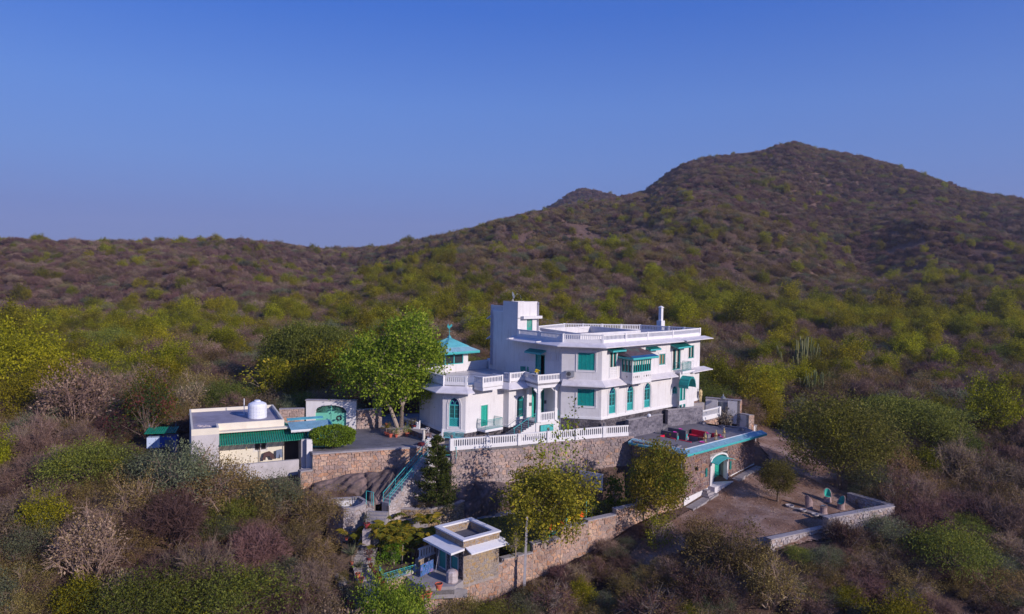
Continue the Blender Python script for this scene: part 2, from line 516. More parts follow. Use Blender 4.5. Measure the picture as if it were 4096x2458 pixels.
class Wall:
 """a vertical plane p0->p1 (left to right as seen from outside); u along, z up, off outward"""
 def __init__(s, p0, p1):
  s.p0 = Vector((p0[0], p0[1]))
  s.p1 = Vector((p1[0], p1[1]))
  s.L = (s.p1 - s.p0).length
  s.d = (s.p1 - s.p0) / s.L
  s.n = Vector((s.d.y, -s.d.x))
  s.rot = math.atan2(s.d.y, s.d.x)
 def pt(s, u, z, off=0.0):
  p = s.p0 + s.d * u + s.n * off
  return (p.x, p.y, z)
 def xy(s, u, off=0.0):
  p = s.p0 + s.d * u + s.n * off
  return (p.x, p.y)
 def uz(s, px, py, off=0.0):
  d = ray(px, py)
  n = np.array([s.n.x, s.n.y, 0])
  o = np.array([*s.xy(0, off), 0])
  t = float(n @ (o - CAM)) / float(n @ d)
  q = CAM + d * t
  return (q[0] - s.p0.x) * s.d.x + (q[1] - s.p0.y) * s.d.y, float(q[2])
 def zuz(s, v, x, y, off=0.0):
  return s.uz(*zp(v, x, y), off)
 def rect(s, v, x0, y0, x1, y1, off=0.0):
  """bounding rectangle on the wall from left-top and right-bottom marks"""
  a = s.zuz(v, x0, y0, off)
  b = s.zuz(v, x1, y1, off)
  return a[0], b[0], min(a[1], b[1]), max(a[1], b[1])
 def box(s, mb, u0, u1, z0, z1, o0, o1, rnd=None):
  if o0 > o1: o0, o1 = o1, o0
  return mb.hexa([s.pt(u0, z0, o1), s.pt(u1, z0, o1), s.pt(u1, z0, o0), s.pt(u0, z0, o0),
      s.pt(u0, z1, o1), s.pt(u1, z1, o1), s.pt(u1, z1, o0), s.pt(u0, z1, o0)], rnd)
 def extr(s, mb, outline, o0, o1, rnd=None):
  """outline of (u,z), counter-clockwise seen from outside, extruded from off o0 to o1"""
  n = len(outline)
  if sum(outline[i][0] * outline[(i + 1) % n][1] - outline[(i + 1) % n][0] * outline[i][1] for i in range(n)) < 0:
   outline = outline[::-1]
  vs = [s.pt(u, z, o0) for u, z in outline] + [s.pt(u, z, o1) for u, z in outline]
  fs = [tuple(range(n - 1, -1, -1)), tuple(range(n, 2 * n))] + [(i, (i + 1) % n, n + (i + 1) % n, n + i) for i in range(n)]
  return mb.add(vs, fs, rnd)
 def skin(s, mb, u0, u1, z0, z1, holes=(), depth=.22):
  """wall face with real rectangular openings (u0,u1,z0,z1) and their reveals"""
  us = sorted({u0, u1, *[h[0] for h in holes], *[h[1] for h in holes]})
  zs = sorted({z0, z1, *[h[2] for h in holes], *[h[3] for h in holes]})
  for i in range(len(us) - 1):
   for j in range(len(zs) - 1):
    cu, cz = (us[i] + us[i + 1]) / 2, (zs[j] + zs[j + 1]) / 2
    if any(h[0] < cu < h[1] and h[2] < cz < h[3] for h in holes):
     continue
    mb.add([s.pt(us[i], zs[j]), s.pt(us[i + 1], zs[j]), s.pt(us[i + 1], zs[j + 1]), s.pt(us[i], zs[j + 1])], [(0, 1, 2, 3)])
  for h in holes:
   a, b, c, d = h[:4]
   q = [(a, c), (b, c), (b, d), (a, d)]
   for k in range(4):
    p, r = q[k], q[(k + 1) % 4]
    mb.add([s.pt(*p), s.pt(*p, -depth), s.pt(*r, -depth), s.pt(*r)], [(0, 1, 2, 3)])
  return mb
def arch_pts(u0, u1, zs, zt, pointed=True, n=7):
 """arch from (u0,zs) over the crown to (u1,zs)"""
 um = (u0 + u1) / 2
 w = (u1 - u0) / 2
 h = zt - zs
 out = []
 for i in range(2 * n + 1):
  t = i / n - 1        # -1..1
  if pointed:
   x = abs(t)
   z = h * (math.sqrt(max(0, 1 - x ** 2)) * .82 + .18 * (1 - x) ** 1.0) if x < 1 else 0
  else:
   z = h * math.sqrt(max(0, 1 - t * t))
  out.append((um + w * t, zs + z))
 return out
_hcache = {}
def hsh(a, b, s):
 k = (a, b, s)
 if k not in _hcache:
  _hcache[k] = (random.uniform(-1, 1), random.uniform(-1, 1))
 return _hcache[k]
_ss = 0
def stones(w, u0, u1, zb, zt, parent, mat, size=(.40, .26), budget=300, proud=.05, name='stone', jit=.40, base_off=0.0):
 """rubble masonry: irregular many-sided stones in uneven courses, joints recessed"""
 global _ss
 _ss += 1
 seed = _ss
 zbf = zb if callable(zb) else (lambda u: zb)
 ztf = zt if callable(zt) else (lambda u: zt)
 sw, sh = size
 zmin = min(zbf(u0), zbf(u1), zbf((u0 + u1) / 2))
 zmax = max(ztf(u0), ztf(u1), ztf((u0 + u1) / 2))
 hw = sw / 2
 nr = int(math.ceil((zmax - zmin) / sh)) + 1
 nc = int(math.ceil((u1 - u0) / sw)) + 2
 def V(k, l):
  j = hsh(k, l, seed)
  u = u0 + (k - 1) * hw + j[0] * jit * hw * .9
  z = zmin + l * sh + j[1] * jit * sh
  return u, z
 cells = []
 for r in range(nr):
  i = 0
  k = r % 2
  while k < nc * 2 + 1:
   span = 2 if random.random() < .74 else (4 if random.random() < .35 else 2)
   ks = list(range(k, k + span + 1))
   pts = [V(q, r) for q in ks] + [V(q, r + 1) for q in reversed(ks)]
   k += span
   pts2 = []
   for u, z in pts:
    u = min(max(u, u0), u1)
    z = min(max(z, zbf(u)), ztf(u))
    pts2.append((u, z))
   A = 0.5 * sum(pts2[i][0] * pts2[(i + 1) % len(pts2)][1] - pts2[(i + 1) % len(pts2)][0] * pts2[i][1] for i in range(len(pts2)))
   if A > sw * sh * .22:
    cells.append((A, pts2))
 cells.sort(key=lambda c: -c[0] * random.uniform(.7, 1))
 rest = MB()
 for ci, (A, pts) in enumerate(cells):
  n = len(pts)
  cu = sum(p[0] for p in pts) / n
  cz = sum(p[1] for p in pts) / n
  g = .016
  def sh_(k):
   o = []
   for u, z in pts:
    du, dz = u - cu, z - cz
    L = math.hypot(du, dz) + 1e-6
    f = max(0.1, (L - k) / L)
    o.append((cu + du * f, cz + dz * f))
   return o
  ring0, ring1 = sh_(g), sh_(g + .035 + random.uniform(0, .02))
  pr = proud * random.uniform(.3, 1.35)
  tl, tl2 = random.uniform(-.15, .15) * pr, random.uniform(-.15, .15) * pr
  vs = [w.pt(u, z, base_off - .01) for u, z in ring0] + [w.pt(u, z, base_off + pr + tl * (u - cu) / sw * 3 + tl2 * (z - cz) / sh * 3) for u, z in ring1]
  fs = [tuple(range(n, 2 * n))] + [(i, (i + 1) % n, n + (i + 1) % n, n + i) for i in range(n)]
  if ci < budget:
   m = MB().add(vs, fs)
   c3 = Vector(w.pt(cu, cz, base_off))
   o = m.build(name, mat, parent)
  else:
   rest.add(vs, fs, random.random() + 1e-4)
 if rest.v:
  rest.build('small_stones' if name == 'stone' else 'more_' + name, mat, parent, kind='stuff')
near_pts = [(-30, 80, -2.2), (-15, 82, -1.8), (0, 97, -1), (15, 97, -.8), (28, 94, -2.8), (-45, 80, -2.0), (-60, 80, -2), (-45, 100, -1), (-25, 100, -1),
   (30, 81, -5.3), (27, 76, -5.8), (33, 90, -4.6), (40, 102, -4), (16.4, 67.6, -7.5), (20, 70, -7.0), (28, 68.5, -7.25), (33, 70, -7.2), (22, 62, -7.9),
   (27, 63.8, -7.6), (16, 63, -8.2), (12, 62, -8.8), (36, 74, -6.8), (8.5, 62.4, -9.3), (2.9, 58.6, -10.8), (-2, 55, -12.2), (-6, 51, -12.6),
   (0, 48, -13.8), (10, 50, -13.2), (20, 52, -12.8), (30, 56, -12), (38, 60, -11), (44, 64, -10.5), (0, 40, -17), (20, 42, -17), (40, 45, -16), (-20, 46, -11.5),
   (-30, 46, -10.5), (-12, 50, -11), (-20, 56, -7.8), (-28, 56, -5.6), (-35, 60, -4.2), (-45, 50, -8.5), (-36, 72, -2.6), (-30, 62, -3.4), (-45, 65, -4),
   (-20, 38, -15), (-38, 38, -14), (0, 25, -22), (-25, 25, -19), (30, 28, -22), (45, 70, -9), (50, 85, -6), (60, 60, -12), (52, 50, -14.5), (40, 80, -6.3),
   (-12, 70, -2.5), (0, 74, -2.8), (14, 78, -2.8), (0, 10, -27), (-70, 60, -6), (75, 70, -9), (-3, 62, -8.3), (5, 64, -8.2), (-8, 57, -9.2), (0, 84, -2)]
far_tab = {
 -800: [(100, -2), (200, 0), (260, 4), (450, 36), (800, 25)],
 0: [(100, -2), (150, -1), (220, 0), (300, 10), (600, 20), (900, 0)],
 500: [(150, -1), (220, 1), (300, 9), (650, 15)],
 970: [(100, -1.5), (150, 0), (230, 2), (300, 13.5), (650, 10)],
 1300: [(150, 1), (240, 3), (290, 2.5), (350, 9), (700, 10)],
 1600: [(100, -1), (180, 3), (240, 8.5), (290, 13), (345, 7.5), (420, 17), (800, 12)],
 1850: [(150, 3), (220, 10), (300, 21), (400, 29), (800, 20)],
 2080: [(100, -.5), (150, 4), (250, 17), (350, 33), (800, 40)],
 2150: [(1000, 98)],
 2230: [(1000, 118)],
 2320: [(200, 10), (350, 35), (490, 53), (700, 44), (1000, 131), (1400, 60)],
 2440: [(500, 60), (1000, 121)],
 2600: [(100, -.8), (200, 8), (300, 27), (400, 47), (1000, 100), (1300, 40)],
 2800: [(150, 2), (250, 14), (400, 56), (520, 92), (900, 90)],
 3150: [(100, -4.5), (150, 0), (210, 6), (260, 11), (400, 53), (550, 95), (900, 90)],
 3400: [(150, 0), (250, 10), (400, 50), (950, 70)],
 3700: [(220, 7), (300, 21), (450, 55), (950, 60)],
 4096: [(100, -3.5), (150, 1), (200, 6), (260, 11), (400, 38), (950, 50)],
 4900: [(100, -4), (200, 4), (400, 28), (650, 70), (950, 40)]}
pts = [(x, y, z) for x, y, z in near_pts]
for u, rows in far_tab.items():
 for Y, z in rows:
  d = ray(u, 1115 + .016 * (u - 2048))
  pts.append((d[0] / d[1] * Y, Y, z))
_rs = np.random.RandomState(5)
_waves = [(1 / L, _rs.uniform(0, 2 * PI), _rs.uniform(0, 2 * PI), a) for L, a in
          ((190, 4.0), (140, 3.0), (100, 1.9), (70, 1.0), (45, .45), (30, .25), (18, .18)) for _ in range(2)]
def relief(x, y):
 o = 0
 for k, th, ph, a in _waves:
  o = o + a * np.sin((x * math.cos(th) + y * math.sin(th)) * 2 * PI * k + ph + 1.3 * np.sin((y * math.cos(th) - x * math.sin(th)) * PI * k + ph))
 return o
def uY(u, Y):
 d = ray(u, 1115)
 return (d[0] / d[1] * Y, Y)
RIDGES = [([uY(2560, 560), uY(2400, 480), uY(2080, 400), uY(1750, 310), uY(1480, 262), uY(1330, 240)], 9.5, 46),
          ([uY(3150, 700), uY(3330, 600), uY(3560, 500), uY(3850, 400), uY(4080, 330)], 9, 80),
          ([uY(3150, 700), uY(3000, 560), uY(2960, 440), uY(2850, 340)], 9, 70), ([uY(2700, 640), uY(2640, 520), uY(2480, 380)], 5, 60),
          ([uY(3900, 640), uY(4150, 520), uY(4400, 400)], 12, 60), ([uY(300, 455), uY(450, 380), uY(520, 300)], 6, 45),
          ([uY(950, 430), uY(900, 340), uY(1050, 270)], 6.5, 45), ([uY(-100, 450), uY(60, 350), uY(40, 280)], 6, 45), ([uY(1250, 480), uY(1180, 400), uY(1130, 330)], 5, 40)]
def ridges(x, y):
 out = 0 * x
 for pts_, h, w in RIDGES:
  dm = np.full(x.shape, 1e9)
  d0 = np.clip((np.hypot(x - pts_[0][0], y - pts_[0][1]) - 20) / 130, 0, 1)
  for (ax, ay), (bx, by) in zip(pts_[:-1], pts_[1:]):
   vx, vy = bx - ax, by - ay
   t = np.clip(((x - ax) * vx + (y - ay) * vy) / (vx * vx + vy * vy), 0, 1)
   dm = np.minimum(dm, np.hypot(x - ax - t * vx, y - ay - t * vy))
  out = out + d0 * h * (np.clip(1 - dm / w, 0, 1) ** 1.4 - .3 * np.clip(1 - np.abs(dm - w) / w, 0, 1))
 return out
SKYL = [(-300, 955, 450), (0, 955, 450), (404, 967, 450), (606, 963, 450), (954, 955, 430), (1075, 971, 450), (1213, 987, 470), (1294, 996, 480), (1496, 991, 500), (1658, 963, 520), (1819, 931, 535), (2000, 880, 530),
  (2110, 852, 520), (2250, 828, 510), (2400, 805, 510), (2530, 778, 560), (2583, 760, 610), (2633, 718, 625), (2716, 662, 640), (2815, 634, 650), (2950, 622, 665), (3047, 608, 680), (3090, 585, 690), (3150, 572, 700), (3200, 583, 698), (3246, 600, 695), (3411, 627, 680), (3577, 668, 670),
  (3726, 722, 665), (3875, 772, 660), (4096, 798, 655), (4400, 850, 650)]
for u, y_, Y in SKYL:
 d = ray(u, 1115 + .016 * (u - 2048))
 X_, Y_ = np.array([d[0] / d[1] * Y]), np.array([float(Y)])
 pts.append((d[0] / d[1] * Y, Y, 14.05 + (1115 + .016 * (u - 2048) - y_) / F_PX * Y - 2.6 - float((relief(X_, Y_) * .8 + ridges(X_, Y_))[0])))
pts = np.array(pts, float)
def tc(x, y):
 r = np.hypot(x, y) + 1e-6
 th = np.arctan2(x, np.maximum(y, 1e-6))
 return th * 1.0, np.log(r)
ca, cb = tc(pts[:, 0], pts[:, 1])
def tps_k(d2):
 return np.where(d2 > 1e-12, d2 * np.log(d2 + 1e-12), 0)
N_ = len(pts)
K_ = tps_k((ca[:, None] - ca[None]) ** 2 + (cb[:, None] - cb[None]) ** 2) + np.eye(N_) * 1e-5
Pm = np.stack([np.ones(N_), ca, cb], 1)
A_ = np.zeros((N_ + 3, N_ + 3))
A_[:N_, :N_] = K_
A_[:N_, N_:] = Pm
A_[N_:, :N_] = Pm.T
sol = np.linalg.solve(A_, np.concatenate([pts[:, 2], np.zeros(3)]))
def ground(x, y):
 x = np.asarray(x, float)
 y = np.asarray(y, float)
 a, b = tc(x, y)
 lim = .78
 aa = np.clip(a, -lim, lim)
 sh = aa.shape
 af, bf = aa.ravel(), b.ravel()
 out = np.empty(af.shape)
 for i in range(0, len(af), 20000):
  s_ = slice(i, i + 20000)
  k = tps_k((af[s_, None] - ca[None]) ** 2 + (bf[s_, None] - cb[None]) ** 2)
  out[s_] = k @ sol[:N_] + sol[N_] + sol[N_ + 1] * af[s_] + sol[N_ + 2] * bf[s_]
 out = out.reshape(sh)
 r = np.hypot(x, y)
 w = np.clip((r - 170) / 200, 0, 1)
 out = out + relief(x, y) * w * .8 + ridges(x, y) * w
 out = np.where(r > 1100, out * np.clip(1 - (r - 1100) / 500, .1, 1), out)
 back = np.clip((np.abs(a) - lim) / .5, 0, 1)
 out = out * (1 - back * .35) - back * 6
 return np.where(y <= 0, -22 + 0 * out, out)
_thc = np.linspace(-.66, .66, 265)
_crest = np.zeros(265)
def crest_fix(x, y):
 r = np.hypot(x, y)
 w = np.clip((r - 230) / 190, 0, 1)
 w = w * w * (3 - 2 * w) * np.clip((960 - r) / 160, 0, 1)
 return np.interp(np.arctan2(x, np.maximum(y, 1e-6)), _thc, _crest) * r * w
_sx = [(u - 2048) / F_PX for u, y_, Y in SKYL]
_tg = [(1115 + .016 * (u - 2048) - y_) / F_PX for u, y_, Y in SKYL]
_rr = np.linspace(300, 820, 66)
for _ in range(3):
 T_, Q_ = np.meshgrid(_thc, _rr)
 X_, Y_ = Q_ * np.sin(T_), Q_ * np.cos(T_)
 tanv = ((ground(X_, Y_) + crest_fix(X_, Y_) + 2.6 - 14.05) / Y_).max(0)
 _crest = _crest + (np.interp(np.tan(_thc), _sx, _tg) - tanv) * np.cos(_thc)
ground0 = ground
def ground(x, y):
 return ground0(x, y) + crest_fix(np.asarray(x, float), np.asarray(y, float))
def gz(x, y):
 return float(ground(np.array([x]), np.array([y]))[0])
COMPOUND = [(-34, 73), (-29.5, 59.8), (-24, 59.5), (-17.6, 62.2), (-12.8, 55), (-11.2, 49.5), (-5.5, 49.8), (-5.3, 53.2), (16.6, 67.9), (28.3, 76.5), (28.5, 83), (25, 91), (16, 93),
   (4, 93), (-5, 89), (-12, 84), (-24, 76.5)]
YARD = [(9.5, 60.2), (16.6, 67.2), (24, 74), (28.6, 77.5), (29, 84), (31.5, 92), (37, 92), (36.5, 82), (35.5, 75), (33.4, 70.6), (35.8, 66.5), (28, 62.5), (22.1, 60.2), (16.5, 61.6), (12, 59.5)]
LAWN = [(-11.5, 50), (-5.5, 50.5), (-5.5, 53.5), (16.4, 68.3), (12.4, 72.6), (-5.5, 65.4), (-8, 64), (-17, 62.4)]
def drop(x, y, z):
 """ground under the built terraces stays below their floors"""
 out = np.array(z, float)
 flat = out.ravel()
 X, Y = np.asarray(x).ravel(), np.asarray(y).ravel()
 idx = np.where((np.abs(X) < 60) & (Y > 40) & (Y < 100))[0]
 for i in idx:
  if inside(LAWN, X[i], Y[i]):
   flat[i] = min(flat[i], -10.6)
  elif inside(COMPOUND, X[i], Y[i]):
   flat[i] = min(flat[i], -3.2)
  elif inside(YARD, X[i], Y[i]):
   flat[i] -= .35
 return flat.reshape(out.shape)
def grid_mesh(name, X, Y, Z, mat, **kw):
 nr, nc = X.shape
 me = bpy.data.meshes.new(name)
 co = np.stack([X, Y, Z], -1).reshape(-1, 3)
 a = (np.arange(nr - 1)[:, None] * nc + np.arange(nc - 1)[None]).ravel()
 q = np.stack([a, a + 1, a + nc + 1, a + nc], 1)
 me.vertices.add(len(co))
 me.vertices.foreach_set('co', co.ravel())
 me.loops.add(q.size)
 me.loops.foreach_set('vertex_index', q.ravel())
 me.polygons.add(len(q))
 me.polygons.foreach_set('loop_start', np.arange(len(q)) * 4)
 me.polygons.foreach_set('loop_total', np.full(len(q), 4))
 me.polygons.foreach_set('use_smooth', np.ones(len(q), bool))
 me.update(calc_edges=True)
 me.validate()
 me.materials.append(MATS[mat])
 o = bpy.data.objects.new(name, me)
 COL.objects.link(o)
 return tag(o, **kw)
ths = np.concatenate([np.linspace(-PI + .001, -.82, 24), np.linspace(-.8, .8, 380), np.linspace(.82, PI - .001, 24)])
rs = np.concatenate([np.geomspace(3, 38, 24)[:-1], np.geomspace(38, 110, 260)[:-1], np.geomspace(110, 1400, 200)[:-1], np.geomspace(1400, 2400, 5)])
TH, RR = np.meshgrid(ths, rs)
TX, TY = RR * np.sin(TH), RR * np.cos(TH)
TZ = drop(TX, TY, ground(TX, TY))
grid_mesh('hill_terrain', TX[:, ::-1], TY[:, ::-1], TZ[:, ::-1], 'hill_soil', kind='structure')
def poly_grid(poly, step):
 xs = [p[0] for p in poly]
 ys = [p[1] for p in poly]
 pts_, idx, fs = [], {}, []
 nx, ny = int((max(xs) - min(xs)) / step) + 2, int((max(ys) - min(ys)) / step) + 2
 def vid(i, j):
  if (i, j) not in idx:
   idx[(i, j)] = len(pts_)
   pts_.append((min(xs) + i * step, min(ys) + j * step))
  return idx[(i, j)]
 for i in range(nx):
  for j in range(ny):
   if inside(poly, min(xs) + (i + .5) * step, min(ys) + (j + .5) * step):
    fs.append((vid(i, j), vid(i + 1, j), vid(i + 1, j + 1), vid(i, j + 1)))
 return np.array(pts_), fs
yp, yf = poly_grid(YARD, .22)
yz = ground(yp[:, 0], yp[:, 1]) + .04 * np.sin(yp[:, 0] * 2.1) * np.sin(yp[:, 1] * 1.7) + .02
mb = MB()
mb.v = [(float(a), float(b), float(c)) for (a, b), c in zip(yp, yz)]
mb.f = yf
mb.r = [0.0] * len(mb.v)
mb.build('dirt_road', 'dirt_yard_mat', smooth=True, kind='structure')
def terr_at(px, py, lift=0.0):
 """where the sight line through a mark meets the ground"""
 d = ray(px, py)
 t = np.geomspace(30, 1300, 900) / d[1]
 P = CAM[None] + d[None] * t[:, None]
 g = ground(P[:, 0], P[:, 1]) + lift
 k = np.argmax(P[:, 2] < g)
 if k == 0:
  return None
 p = P[k]
 return float(p[0]), float(p[1]), float(g[k] - lift)
def quads_mesh(name, V4, rnd, mat):
 """V4: (n,4,3) quads"""
 n = len(V4)
 me = bpy.data.meshes.new(name)
 me.vertices.add(n * 4)
 me.vertices.foreach_set('co', V4.reshape(-1).astype(np.float32))
 me.loops.add(n * 4)
 me.loops.foreach_set('vertex_index', np.arange(n * 4))
 me.polygons.add(n)
 me.polygons.foreach_set('loop_start', np.arange(n) * 4)
 me.polygons.foreach_set('loop_total', np.full(n, 4))
 me.update(calc_edges=True)
 at_ = me.attributes.new('rnd', 'FLOAT', 'POINT')
 at_.data.foreach_set('value', np.repeat(np.clip(rnd, 0, 1), 4).astype(np.float32))
 me.materials.append(MATS[mat])
 return me
def leaf_quads(rs, P, size, aspect=.5, droop=0.0, outdir=None):
 n = len(P)
 d = rs.normal(size=(n, 3))
 if outdir is not None:
  d = d * .8 + outdir
 d[:, 2] -= droop
 d /= np.linalg.norm(d, axis=1)[:, None] + 1e-9
 e = np.cross(d, rs.normal(size=(n, 3)))
 e /= np.linalg.norm(e, axis=1)[:, None] + 1e-9
 L = (size * rs.uniform(.6, 1.3, n))[:, None]
 w = L * aspect * .5
 a = P
 return np.stack([a, a + d * L * .5 + e * w, a + d * L, a + d * L * .5 - e * w], 1)
def dome(rs, n, rx, rz, z0, lump=.28, fill=.5, low=-.25):
 """points in an uneven dome: most near its skin"""
 d = rs.normal(size=(n, 3))
 d /= np.linalg.norm(d, axis=1)[:, None]
 d[:, 2] = np.where(d[:, 2] < low, -d[:, 2] * .6, d[:, 2])
 ph = rs.uniform(0, 6.28, 6)
 az = np.arctan2(d[:, 1], d[:, 0])
 lumpv = 1 + lump * (np.sin(az * 2 + ph[0]) * .5 + np.sin(az * 3 + ph[1]) * .35 + np.sin(az * 5 + d[:, 2] * 4 + ph[2]) * .3 + rs.normal(size=n) * .35)
 r = (1 - fill * rs.uniform(0, 1, n) ** 2) * lumpv
 return np.stack([d[:, 0] * rx * r, d[:, 1] * rx * r, z0 + d[:, 2] * rz * r], 1), d
def crown_leaves(seed, mat, rx, rz, z0, clumps, per, leaf, cr, aspect=.55, lump=.28, fill=.5, droop=0., flat=1.0, low=-.25, name='crown'):
 rs = np.random.RandomState(seed)
 C, D = dome(rs, clumps, rx, rz, z0, lump, fill, low)
 szs = cr * rs.uniform(.55, 1.35, clumps)
 P = np.repeat(C, per, 0) + rs.normal(size=(clumps * per, 3)) * np.repeat(szs, per)[:, None] * np.array([1, 1, flat]) * .5
 cl = np.repeat(rs.uniform(-.22, .22, clumps), per)
 rnd = np.clip(rs.beta(2, 2.4, clumps * per) + cl, 0, 1)
 od = np.repeat(D, per, 0)
 od[:, 2] += .3
 V = leaf_quads(rs, P, leaf, aspect, droop, od * .6)
 return quads_mesh(name, V, rnd, mat), C
def strip(P0, P1, w0, w1, rs):
 d = P1 - P0
 e = np.cross(d, rs.normal(size=d.shape))
 e /= np.linalg.norm(e, axis=1)[:, None] + 1e-9
 return np.stack([P0 - e * w0, P0 + e * w0, P1 + e * w1, P1 - e * w1], 1)
def crown_twigs(seed, mat, rx, rz, z0, branches, per, L, w, sub=3, name='crown', up=.25):
 """leafless crown: boughs fork outwards, each bough end a spray of fine twigs"""
 rs = np.random.RandomState(seed)
 C, D = dome(rs, branches, rx, rz, z0, .25, .55, -.15)
 Q, R_ = [], []
 base = np.array([0, 0, 0.0])
 mid1 = C * .35 + rs.normal(size=C.shape) * .12 * rx
 mid1[:, 2] = np.abs(mid1[:, 2]) * .8
 mid2 = C * .7 + rs.normal(size=C.shape) * .08 * rx
 for a, b, wa, wb in ((np.tile(base, (branches, 1)), mid1, w * 4.0, w * 3), (mid1, mid2, w * 3, w * 2), (mid2, C, w * 2, w * 1.3)):
  for _ in range(2):
   Q.append(strip(a, b, wa, wb, rs))
   R_.append(rs.uniform(.3, .9, branches))
 n = branches * per
 S = np.repeat(C, per, 0) * rs.uniform(.72, 1.0, (n, 1))
 dirs = rs.normal(size=(n, 3)) * .9 + np.repeat(D, per, 0)
 dirs[:, 2] += up
 dirs /= np.linalg.norm(dirs, axis=1)[:, None]
 Ls = (L * rs.uniform(.5, 1.2, n))[:, None]
 E = S + dirs * Ls
 Q.append(strip(S, E, w * .9, w * .5, rs))
 R_.append(np.clip(rs.beta(2, 2.5, n) + np.repeat(rs.uniform(-.2, .2, branches), per), 0, 1))
 for k in range(sub):
  t = rs.uniform(.3, 1, (n, 1))
  s0 = S + (E - S) * t
  d2 = dirs + rs.normal(size=(n, 3)) * .8
  d2 /= np.linalg.norm(d2, axis=1)[:, None]
  Q.append(strip(s0, s0 + d2 * Ls * rs.uniform(.3, .75, (n, 1)), w * .6, w * .3, rs))
  R_.append(np.clip(rs.beta(2, 3, n), 0, 1))
 return quads_mesh(name, np.concatenate(Q), np.concatenate(R_), mat), C
def trunk_mesh(seed, C, r, fork, mat, nb=9, lean=(0, 0), name='trunk'):
 """tapered trunk with limbs reaching the crown clumps"""
 rs = random.Random(seed)
 mb = MB()
 top = Vector((lean[0], lean[1], fork))
 mb.tube((0, 0, -.3), (lean[0] * .4, lean[1] * .4, fork * .5), r * 1.15, r * .85, n=7, cap=False)
 mb.tube((lean[0] * .4, lean[1] * .4, fork * .5), top, r * .85, r * .7, n=7, cap=False)
 idx = rs.sample(range(len(C)), min(nb, len(C)))
 for i in idx:
  e = Vector(C[i]) * .92
  m1 = top.lerp(e, .4) + Vector((rs.uniform(-.2, .2), rs.uniform(-.2, .2), rs.uniform(-.05, .3)))
  mb.tube(top, m1, r * .5, r * .32, n=5, cap=False)
  mb.tube(m1, e, r * .32, r * .1, n=5, cap=False)
  for _ in range(2):
   j = rs.randrange(len(C))
   if (Vector(C[j]) - m1).length < 2.2:
    mb.tube(m1, Vector(C[j]), r * .16, r * .05, n=4, cap=False)
 me = bpy.data.meshes.new(name)
 me.from_pydata(mb.v, [], mb.f)
 me.materials.append(MATS[mat])
 me.polygons.foreach_set('use_smooth', [True] * len(me.polygons))
 return me
def joined(name, parts_, extra=None):
 """several quad meshes in one crown mesh with several materials"""
 vs, idx, rnd, mats = [], [], [], []
 for me in parts_:
  n = len(me.vertices)
  a = np.empty(n * 3, np.float32)
  me.vertices.foreach_get('co', a)
  r = np.empty(n, np.float32)
  me.attributes['rnd'].data.foreach_get('value', r)
  vs.append(a.reshape(-1, 4, 3))
  rnd.append(r)
  idx.append(np.full(n // 4, len(mats)))
  mats.append(me.materials[0])
 V = np.concatenate(vs)
 me = quads_mesh(name, V, np.zeros(len(V)), mats[0].name)
 me.attributes['rnd'].data.foreach_set('value', np.concatenate(rnd))
 for m in mats[1:]:
  me.materials.append(m)
 me.polygons.foreach_set('material_index', np.concatenate(idx).astype(np.int32))
 for p in parts_:
  bpy.data.meshes.remove(p)
 return me
KINDS = {}      # kind -> list of (crown mesh, trunk mesh, nominal radius)
def kind(k, variants):
 KINDS[k] = variants
def K_bare(s):
 c, C = crown_twigs(100 + s, 'twig_purple', 2.3, 1.7, 1.5, 90, 30, .75, .017, 3)
 return c, trunk_mesh(s, C, .07, .5, 'bark_brown', 12), 2.6
def K_barebrown(s):
 c, C = crown_twigs(130 + s, 'twig_brown', 2.2, 1.9, 1.8, 70, 28, .85, .017, 3)
 l, _ = crown_leaves(160 + s, 'leaf_olive', 2.1, 1.8, 1.8, 90, 18, .12, .7)
 return joined('crown', [c, l]), trunk_mesh(s, C, .08, .6, 'bark_brown', 10), 2.6
def K_olive(s):
 l, C = crown_leaves(200 + s, 'leaf_olive', 2.2, 1.6, 1.6, 130, 54, .13, .62, .5, .42, .5)
 t, _ = crown_twigs(230 + s, 'twig_brown', 2.1, 1.6, 1.6, 40, 14, .8, .015, 1)
 return joined('crown', [l, t]), trunk_mesh(s, C, .09, .6, 'bark_brown', 10), 2.6
def K_green(s):
 l, C = crown_leaves(300 + s, 'leaf_green', 1.9, 2.1, 2.9, 125, 66, .17, .62, .65, .42, .5, low=-.8)
 return l, trunk_mesh(s, C, .13, 1.3, 'bark_brown', 8), 2.2
def K_feather(s):
 l, C = crown_leaves(400 + s, 'leaf_feathery', 3.0, 1.7, 2.3, 190, 56, .15, 1.0, .45, .3, .5, .1, .4, low=-.5)
 l2, _ = crown_leaves(430 + s, 'leaf_green', 3.0, 1.5, 2.7, 40, 20, .13, .9, .4, .3, .4, .1, .35)
 return joined('crown', [l, l2]), trunk_mesh(s, C, .13, 1.2, 'bark_brown', 12), 3.3
def K_grey(s):
 l, C = crown_leaves(500 + s, 'leaf_greygreen', 2.2, 1.6, 1.8, 150, 52, .13, .7, .4, .35, .5, 0, .6)
 t, _ = crown_twigs(530 + s, 'twig_brown', 2.0, 1.5, 1.6, 30, 12, .7, .014, 1)
 return joined('crown', [l, t]), trunk_mesh(s, C, .09, .7, 'bark_brown', 10), 2.6
def K_tan(s):
 l, C = crown_leaves(600 + s, 'leaf_tan', 2.0, 1.8, 2.4, 90, 16, .17, .6, .6, .3, .35)
 l2, _ = crown_leaves(640 + s, 'leaf_olive', 2.0, 1.8, 2.2, 60, 22, .13, .7)
 t, _ = crown_twigs(630 + s, 'twig_brown', 2.0, 1.8, 2.2, 50, 16, .8, .015, 1)
 return joined('crown', [l, l2, t]), trunk_mesh(s, C, .1, 1.0, 'bark_brown', 10), 2.4
